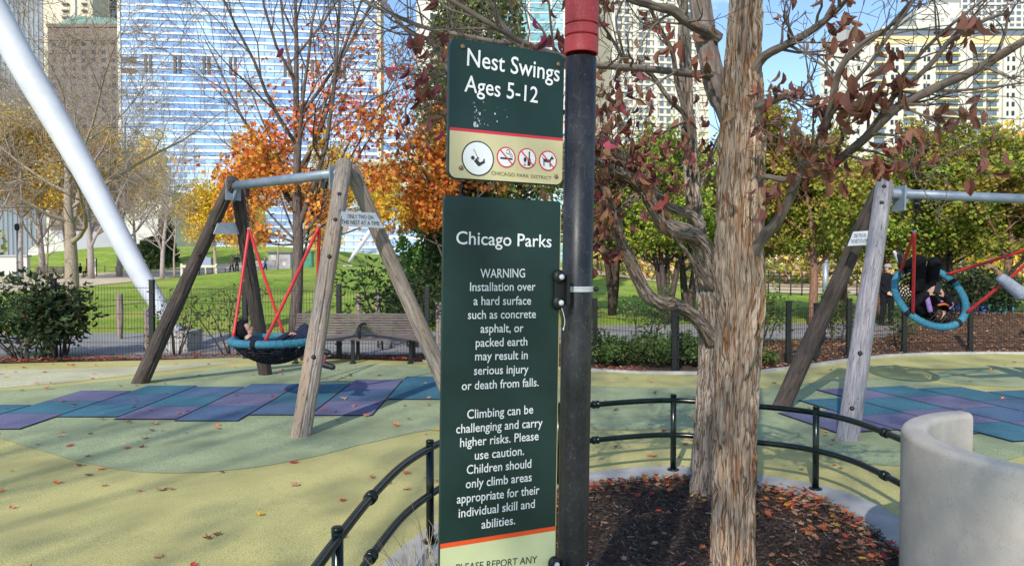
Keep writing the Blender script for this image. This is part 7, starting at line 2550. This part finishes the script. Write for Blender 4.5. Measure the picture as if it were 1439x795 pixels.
for k in range(6):
    a = k * math.pi / 3
    mb.lathe([(0.018, 0), (0.018, 0.05), (0.005, 0.055)], q + d_.to_track_quat('Z', 'Y').to_matrix() @ Vector((0.165 * math.cos(a), 0.165 * math.sin(a), 0.0)), 8, rot=d_.to_track_quat('Z', 'Y').to_matrix())
mb.build('base_flange', M_steel, mc)
mb = MB()
mb.box((q.x + 0.02, 14.2, 0.16), (0.62, 0.70, 0.40), bev=0.02)
mb.build('footing', M_kerb, mc)
# a thinner mast of the same kind far off
mc2 = thing('white_column', (wx(491, 96), 96, H(wx(491, 96), 96)), 'small distant white mast leaning right between the swing legs', 'column')
mb = MB()
mb.tube(pl([(490, 368, 96), (500, 354, 96), (511, 338, 96), (522, 322, 96)]), [0.14, 0.30, 0.32, 0.30], 14)
mb.build('shaft', M_white, mc2)
mb = MB()
mb.box((wx(490, 96), 96, H(wx(490, 96), 96) + 0.25), (1.2, 1.2, 0.5))
mb.build('footing', M_kerb, mc2)

# ------------------------------------------------------------------ small furniture of the park
for k, (px, Y, zt, w_, lab) in enumerate([(167, 16.3, 0.97, 0.14, 'thick weathered timber post on the lawn left of the white column'), (206, 14.0, 0.80, 0.12, 'timber post right beside the tall fence post at the white column'),
        (503, 17.5, 0.92, 0.13, 'pale timber post on the lawn left of the small sapling'), (530, 18.0, 1.0, 0.14, 'pale timber post behind the small sapling'), (616, 15.0, 0.85, 0.13, 'timber post beside the left edge of the lower sign panel')]):
    mb = MB()
    x = wx(px, Y)
    relief_tube(mb, [(x, Y, -0.1), (x + 0.01, Y, zt * 0.5), (x, Y, zt)], [w_ / 2] * 3, 28, 0.04, log_disp(k + 0.5, 0.6), seed=k)
    tag(mb.build('timber_post', M_log, base=(x, Y, 0)), lab, 'post', 'timber posts by the path')

def far_thing(name, px, Y, label, cat, group=None):
    x = wx(px, Y)
    return thing(name, (x, Y, H(x, Y)), label, cat, group), x, Y, H(x, Y)
t, x, y, z = far_thing('park_bench', 72, 64, 'long brown backed bench beside the gravel path at far left', 'bench')
mb = MB()
for k in range(4):
    mb.box((x, y + 0.25 + 0.03 * k, z + 0.55 + 0.14 * k), (3.2, 0.05, 0.12))
mb.build('backrest', M_slat, t)
mb = MB()
for k in range(3):
    mb.box((x, y - 0.15 * k, z + 0.46), (3.2, 0.12, 0.05))
mb.build('seat', M_slat, t)
for s_ in (-1.3, 0, 1.3):
    mb = MB()
    mb.box((x + s_, y - 0.05, z + 0.22), (0.09, 0.5, 0.44))
    mb.box((x + s_, y + 0.28, z + 0.6), (0.09, 0.05, 0.6))
    mb.build('support', M_fence, t)
t, x, y, z = far_thing('notice_board', 129, 74, 'white notice board in a dark frame beside the seated pair', 'notice board')
mb = MB(); mb.box((x, y, z + 1.0), (0.9, 0.04, 1.5)); mb.build('panel', M_whitec, t)
mb = MB()
for dx in (-0.48, 0.48): mb.box((x + dx, y, z + 0.9), (0.07, 0.08, 1.8))
mb.box((x, y, z + 1.78), (1.03, 0.08, 0.07)); mb.build('frame', M_logdark, t)
t, x, y, z = far_thing('lamp_post', 25, 60, 'plain grey lamp post at far left under the ochre trees', 'lamp post')
mb = MB(); mb.tube([(x, y, z - 0.1), (x, y, z + 3.9)], [0.10, 0.07], 10); mb.lathe([(0.16, 0), (0.16, 0.4), (0.10, 0.45)], (x, y, z), 10); mb.build('pole', M_steel, t)
mb = MB(); mb.lathe([(0.07, 0), (0.18, 0.12), (0.20, 0.45), (0.12, 0.55), (0.02, 0.6)], (x, y, z + 3.9), 12); mb.build('lantern', M_fence, t)
t, x, y, z = far_thing('info_sign', 289, 58, 'small blue and white sign on a post at the edge of the far lawn', 'sign')
mb = MB(); mb.tube([(x, y, z - 0.1), (x, y, z + 1.9)], 0.06, 8); mb.build('post', M_whitec, t)
mb = MB(); mb.box((x, y - 0.08, z + 1.05), (0.9, 0.04, 0.7)); mb.build('panel', M_bluegrey, t)
t, x, y, z = far_thing('low_barrier', 279, 52, 'low pale timber barrier on the edge of the far lawn', 'barrier')
mb = MB(); mb.box((x, y, z + 0.62), (2.5, 0.10, 0.16)); mb.build('rail', M_cream, t)
for dx in (-1.2, 1.2):
    mb = MB(); mb.box((x + dx, y + 0.1, z + 0.35), (0.14, 0.14, 0.9)); mb.build('post', M_cream, t)
t, x, y, z = far_thing('litter_bin', 431, 70, 'small green litter bin at the far edge of the lawn', 'bin')
mb = MB(); mb.box((x, y, z + 0.75), (1.2, 0.9, 1.5), bev=0.08); mb.build('body', mk('green_plastic', (0.05, 0.22, 0.14), rough=0.5), t)
mb = MB(); mb.box((x, y, z + 1.58), (1.35, 1.0, 0.16), bev=0.04); mb.build('lid', mk('green_plastic_dark', (0.03, 0.14, 0.10), rough=0.5), t)
M_binb = mk('blue_plastic', (0.02, 0.14, 0.55), rough=0.45)
M_bint = mk('teal_plastic', (0.03, 0.26, 0.32), rough=0.45)
for px, Y, m_, lab in [(1364, 19.0, M_binb, 'bright blue wheeled bin, leftmost behind the flying nest'), (1384, 19.2, M_bint, 'teal wheeled bin in the middle of the row behind the ropes'), (1402, 19.4, M_bint, 'teal wheeled bin nearest the thick dark trunk at right')]:
    t, x, y, z = far_thing('wheeled_bin', px, Y, lab, 'bin', 'wheeled bins by the path')
    mb = MB()
    q = [(x + a * 0.21, y + b2 * 0.25, z) for a, b2 in ((-1, -1), (1, -1), (1, 1), (-1, 1))] + [(x + a * 0.27, y + b2 * 0.33, z + 0.98) for a, b2 in ((-1, -1), (1, -1), (1, 1), (-1, 1))]
    mb.add(q, [(0, 1, 5, 4), (1, 2, 6, 5), (2, 3, 7, 6), (3, 0, 4, 7), (3, 2, 1, 0), (4, 5, 6, 7)])
    mb.build('body', m_, t)
    mb = MB(); mb.box((x, y - 0.02, z + 1.02), (0.60, 0.74, 0.07), Matrix.Rotation(R(4), 3, 'X'), bev=0.025); mb.build('lid', m_, t)
    for dx in (-0.22, 0.22):
        mb = MB(); mb.lathe([(0.1, -0.025), (0.1, 0.025)], (x + dx, y + 0.3, z + 0.1), 12, rot=Matrix.Rotation(R(90), 3, 'Y')); mb.build('wheel', M_fence, t)
t, x, y, z = far_thing('steel_post', 1160, 34, 'plain grey metal post beyond the right lawn behind the russet trunk', 'post')
mb = MB(); mb.tube([(x, y, z - 0.1), (x, y, z + 1.75)], 0.13, 12); mb.lathe([(0.15, 0), (0.14, 0.06), (0.02, 0.09)], (x, y, z + 1.72), 12); mb.build('shaft', M_steel, t)
t, x, y, z = far_thing('play_tent', 1071, 62, 'white peaked play tent just right of the thick trunk far off', 'tent')
mb = MB()
q = [(x - 1.3, y - 1.2, z), (x + 1.7, y - 1.2, z), (x + 1.7, y + 1.2, z), (x - 1.3, y + 1.2, z), (x - 0.6, y - 0.2, z + 2.2), (x + 0.2, y + 0.2, z + 1.5)]
mb.add(q, [(0, 1, 5, 4), (1, 2, 5), (2, 3, 4, 5), (3, 0, 4), (3, 2, 1, 0)]); mb.build('canvas', M_whitec, t)
mb = MB(); mb.tube([(x - 0.6, y - 0.2, z), (x - 0.6, y - 0.2, z + 2.35)], 0.05, 6); mb.build('tent_pole', M_steel, t)
# small yellow van beyond the right lawn
t, x, y, z = far_thing('yellow_van', 972, 80, 'yellow van parked far off between the dark stems and the rear trunk', 'van')
M_yel = mk('yellow_paint', (0.62, 0.42, 0.04), rough=0.35)
mb = MB(); mb.box((x, y, z + 1.15), (4.6, 1.9, 1.3), bev=0.15); mb.box((x - 0.2, y, z + 2.0), (3.6, 1.7, 0.6), bev=0.2); mb.build('body', M_yel, t)
mb = MB(); mb.box((x - 0.2, y - 0.86, z + 1.98), (3.2, 0.03, 0.42)); mb.build('window', M_win, t)
for dx in (-1.5, 1.5):
    mb = MB(); mb.lathe([(0.38, -0.13), (0.38, 0.13)], (x + dx, y - 0.85, z + 0.4), 16, rot=Matrix.Rotation(R(90), 3, 'X')); mb.build('wheel', M_fence, t)
# small black irrigation cap in the mulch and dry grass by the kerb
g_ = G(1088, 694, 0.02)
mb = MB()
mb.lathe([(0.020, -0.02), (0.024, 0.035), (0.032, 0.037), (0.032, 0.05), (0.026, 0.052), (0.024, 0.045)], (g_.x, g_.y, 0.02), 16)
tag(mb.build('irrigation_cap', M_fence, base=(g_.x, g_.y, 0.02)), 'small black plastic cap standing among leaves inside the kerb', 'cap')
rs = np.random.RandomState(8)
for k, (gx, gy, n_, lab) in enumerate([(-0.44, 3.25, 40, 'dry straw coloured grass tuft at the left kerb below the sign edge'), (-0.40, 3.65, 26, 'dry grass tuft behind the other one by the left railing post')]):
    mb = MB()
    for q in range(n_):
        a = rs.rand() * 6.28
        r_ = rs.rand() * 0.13
        x0, y0 = gx + r_ * math.cos(a), gy + r_ * 1.8 * math.sin(a)
        hh = 0.16 + 0.26 * rs.rand()
        lx, ly = rs.randn() * 0.10, rs.randn() * 0.10
        mb.tube(spline([(x0, y0, 0.0), (x0 + lx * 0.3, y0 + ly * 0.3, hh * 0.6), (x0 + lx, y0 + ly, hh)], 3), [0.0022, 0.002, 0.0018, 0.0016, 0.0013, 0.001, 0.0008], 4, cap=False)
    tag(mb.build('dry_grass_tuft', mk('straw', (0.42, 0.34, 0.19), (0.52, 0.44, 0.27), rough=0.8, scale=20), base=(gx, gy, 0)), lab, 'grass tuft')

# ------------------------------------------------------------------ fallen leaves
LC = {'red': (0.46, 0.055, 0.045), 'orange': (0.60, 0.18, 0.065), 'brown': (0.26, 0.115, 0.065), 'tan': (0.46, 0.28, 0.16), 'yellow': (0.68, 0.40, 0.05)}
leaf_me = {}
rs = np.random.RandomState(17)
for nm, c in LC.items():
    for v in range(3):
        T, F = LEAF_STAR
        T = T.copy()
        cu_ = 0.25 + 0.5 * rs.rand()
        T[:, 2] = T[:, 2] * 0.4 + cu_ * (T[:, 0] ** 2) * (0.5 + rs.rand()) + 0.35 * rs.rand() * T[:, 1] ** 2 + 0.03 * rs.randn(len(T))
        T[:, 2] -= T[:, 2].min()
        T[:, 0] *= 0.75 + 0.3 * rs.rand()
        me = bpy.data.meshes.new('fallen_leaf')
        # blade and stalk
        vs = [tuple(p) for p in T] + [(0.0, -0.02, T[0][2]), (0.03, -0.30, T[0][2] + 0.06), (0.05, -0.55, T[0][2] + 0.02), (0.03, -0.55, T[0][2] + 0.02), (0.0, -0.30, T[0][2] + 0.06), (-0.02, -0.02, T[0][2])]
        n0 = len(T)
        me.from_pydata(vs, [], F + [(n0, n0 + 1, n0 + 4, n0 + 5), (n0 + 1, n0 + 2, n0 + 3, n0 + 4)])
        me.materials.append(M_litter)
        at_ = me.attributes.new('col', 'FLOAT_COLOR', 'POINT')
        cc = np.ones((len(vs), 4), np.float32)
        cc[:, :3] = np.array(c) * (0.75 + 0.5 * rs.rand())
        at_.data.foreach_set('color', cc.ravel())
        leaf_me[(nm, v)] = me
greenpoly = [(G(x, y).x, G(x, y).y) for x, y in [(-60, 556), (150, 536), (330, 516), (600, 516), (830, 542), (1090, 545), (1190, 531), (1420, 560), (1500, 600), (1440, 640), (1200, 650), (1000, 606), (760, 604), (620, 603), (440, 642), (330, 660), (210, 664), (110, 648), (0, 616), (-60, 600)]]
ringpoly = [(p.x, p.y) for p in offset_curve(ringp, 0.14)] + [(2.0, 1.0), (-0.7, 1.0)]
cnt = 0
tries = 0
while cnt < 270 and tries < 9000:
    tries += 1
    y = 2.9 + 9.4 * rs.rand() ** 0.8
    x = (rs.rand() * 1.5 - 0.76) * y
    if rs.rand() < 0.3 and x > 0: continue
    if in_poly(x, y, ringpoly) or (x - 2.45) ** 2 + (y - 3.1) ** 2 < 0.7: continue
    pe = np.interp(x, [p.x for p in edge], [p.y for p in edge])
    if y > pe - 0.2: continue
    nm = rs.choice(['red', 'orange', 'brown', 'tan', 'yellow'], p=[0.24, 0.24, 0.30, 0.16, 0.06])
    onm = -6.66 < x < 0.6 and 7.2 < y < 10
    surf = 'blue mats' if onm else ('green rubber surface' if in_poly(x, y, greenpoly) else 'yellow rubber surface')
    o = bpy.data.objects.new('fallen_leaf', leaf_me[(nm, int(rs.randint(3)))])
    s_ = 0.055 + 0.035 * rs.rand()
    if rs.rand() < 0.25: s_ *= 0.6
    o.scale = (s_, s_, s_ * (0.6 + 1.2 * rs.rand()))
    o.rotation_euler = (rs.randn() * 0.12, rs.randn() * 0.12, rs.rand() * 6.28)
    o.location = (x, y, 0.018 if onm else 0.007)
    COL.objects.link(o)
    tag(o, '%s fallen maple leaf lying on the %s' % (nm, surf), 'leaf', '%s fallen leaves on the %s' % (nm, surf))
    cnt += 1
# litter nobody could count: drifts in the ring and along the fence, chips of mulch
LPAL = [(4, LC['tan']), (4, LC['orange']), (2, LC['red']), (3, LC['brown']), (2, (0.50, 0.24, 0.16)), (1, LC['yellow'])]
def litter(name, pos, size, pal, seed, tmpl=LEAF_STAR, flat_=0.25, mat=M_litter, var=0.25):
    rs_ = np.random.RandomState(seed)
    n_ = len(pos)
    yaw = rs_.rand(n_) * 6.28
    tx, ty = rs_.randn(n_) * flat_, rs_.randn(n_) * flat_
    nz = np.stack([tx, ty, np.ones(n_)], 1)
    nz /= np.linalg.norm(nz, axis=1)[:, None]
    f = np.stack([np.cos(yaw), np.sin(yaw), np.zeros(n_)], 1)
    f -= nz * (f * nz).sum(1)[:, None]
    f /= np.linalg.norm(f, axis=1)[:, None]
    s_ = np.cross(f, nz)
    o_ = leaf_mesh(name, pos, size, pick_cols(pal, n_, rs_, var), mat, tmpl=tmpl, seed=seed, rots=np.stack([s_, f, nz], 2))
    return tag(o_, None, None, None, 'stuff')
pos = []
k_in = offset_curve(ringp, -0.19)
for _ in range(720):
    i = int(len(k_in) * (0.38 + 0.62 * rs.rand()))
    i = min(i, len(k_in) - 1)
    p = k_in[i]
    c_ = Vector((cxr, cyr, 0))
    dr = (c_ - p).normalized()
    dd = abs(rs.randn()) * (0.16 if i < len(k_in) * 0.72 else 0.26)
    q = p + dr * dd
    pos.append((q.x, q.y, zmulch(q.x, q.y) + 0.015 + 0.03 * rs.rand()))
for _ in range(130):
    a, r_ = rs.rand() * 6.28, math.sqrt(rs.rand())
    x, y = cxr + 1.4 * r_ * math.cos(a), cyr + 1.75 * r_ * math.sin(a)
    pos.append((x, y, zmulch(x, y) + 0.03))
litter('leaf_litter', pos, 0.046, [(w_, tuple(0.82 * x for x in c_)) for w_, c_ in LPAL], 5)
pos = []
for _ in range(2600):
    x = -9.5 + 11.5 * rs.rand()
    ye = np.interp(x, [p.x for p in edge], [p.y for p in edge])
    y = ye + 0.02 + abs(rs.randn()) * 0.28
    pos.append((x, y, 0.02 + 0.03 * rs.rand()))
litter('leaf_litter', pos, 0.055, [(4, LC['brown']), (3, (0.28, 0.08, 0.05)), (2, LC['red']), (1, LC['tan'])], 6)
pos = []
for _ in range(6000):
    x = 3.0 + 9 * rs.rand()
    ye = np.interp(x, [p.x for p in edge], [p.y for p in edge])
    y = ye + 0.1 + rs.rand() * 3.2
    pos.append((x, y, 0.02 + 0.02 * rs.rand() + hbed(x, y)))
litter('leaf_litter', pos, 0.05, [(4, LC['brown']), (3, LC['tan']), (2, (0.15, 0.08, 0.05)), (1, LC['orange'])], 7, tmpl=LEAF_QUAD)
pos = []
for _ in range(22000):
    a, r_ = rs.rand() * 6.28, math.sqrt(rs.rand())
    x, y = cxr + 1.52 * r_ * math.cos(a), cyr + 1.95 * r_ * math.sin(a)
    if y < 1.9 or not in_poly(x, y, inner + [(2.0, 1.3), (-0.3, 1.3)]): continue
    pos.append((x, y, zmulch(x, y) + 0.012 + 0.012 * rs.rand()))
CHIP = (np.array([[-0.10, 0, 0], [0.10, 0, 0.04], [0.08, 1, 0.04], [-0.08, 1, 0]]), [(0, 1, 2, 3)])
litter('mulch_chips', pos, 0.032, [(5, (0.045, 0.028, 0.02)), (4, (0.09, 0.057, 0.04)), (2, (0.15, 0.105, 0.078)), (0.6, (0.27, 0.22, 0.18))], 9, tmpl=CHIP, flat_=0.4, mat=M_chip, var=0.4)

pos = []
for _ in range(5000):
    y = 18 + 34 * rs.rand() ** 1.3
    x = -0.75 * y + 1.5 * y * rs.rand()
    pos.append((x, y, H(x, y) + 0.03))
litter('leaf_litter', pos, 0.06, [(4, LC['brown']), (3, LC['tan']), (2, LC['orange'])], 10, tmpl=LEAF_QUAD)
# ------------------------------------------------------------------ trees behind the photographer that dapple the foreground
for k, (x, y, hh, lab) in enumerate([(-4.6, -12.0, 13.0, 'nearly bare tree behind the viewpoint shading the sign'), (-9.5, -11.0, 13.0, 'nearly bare tree behind the viewpoint at its left')]):
    make_tree('shade_tree', lab, 'tree', x, y, hh, 0.17, PAR_MAPLE, 4, 120 + k, M_gbark, z=0.0, leaves=[dict(n=3200 if k == 0 else 600, size=0.13, pal=MAP_OR, lvls=(3, 4), spread=0.12, zlo=4.5)])
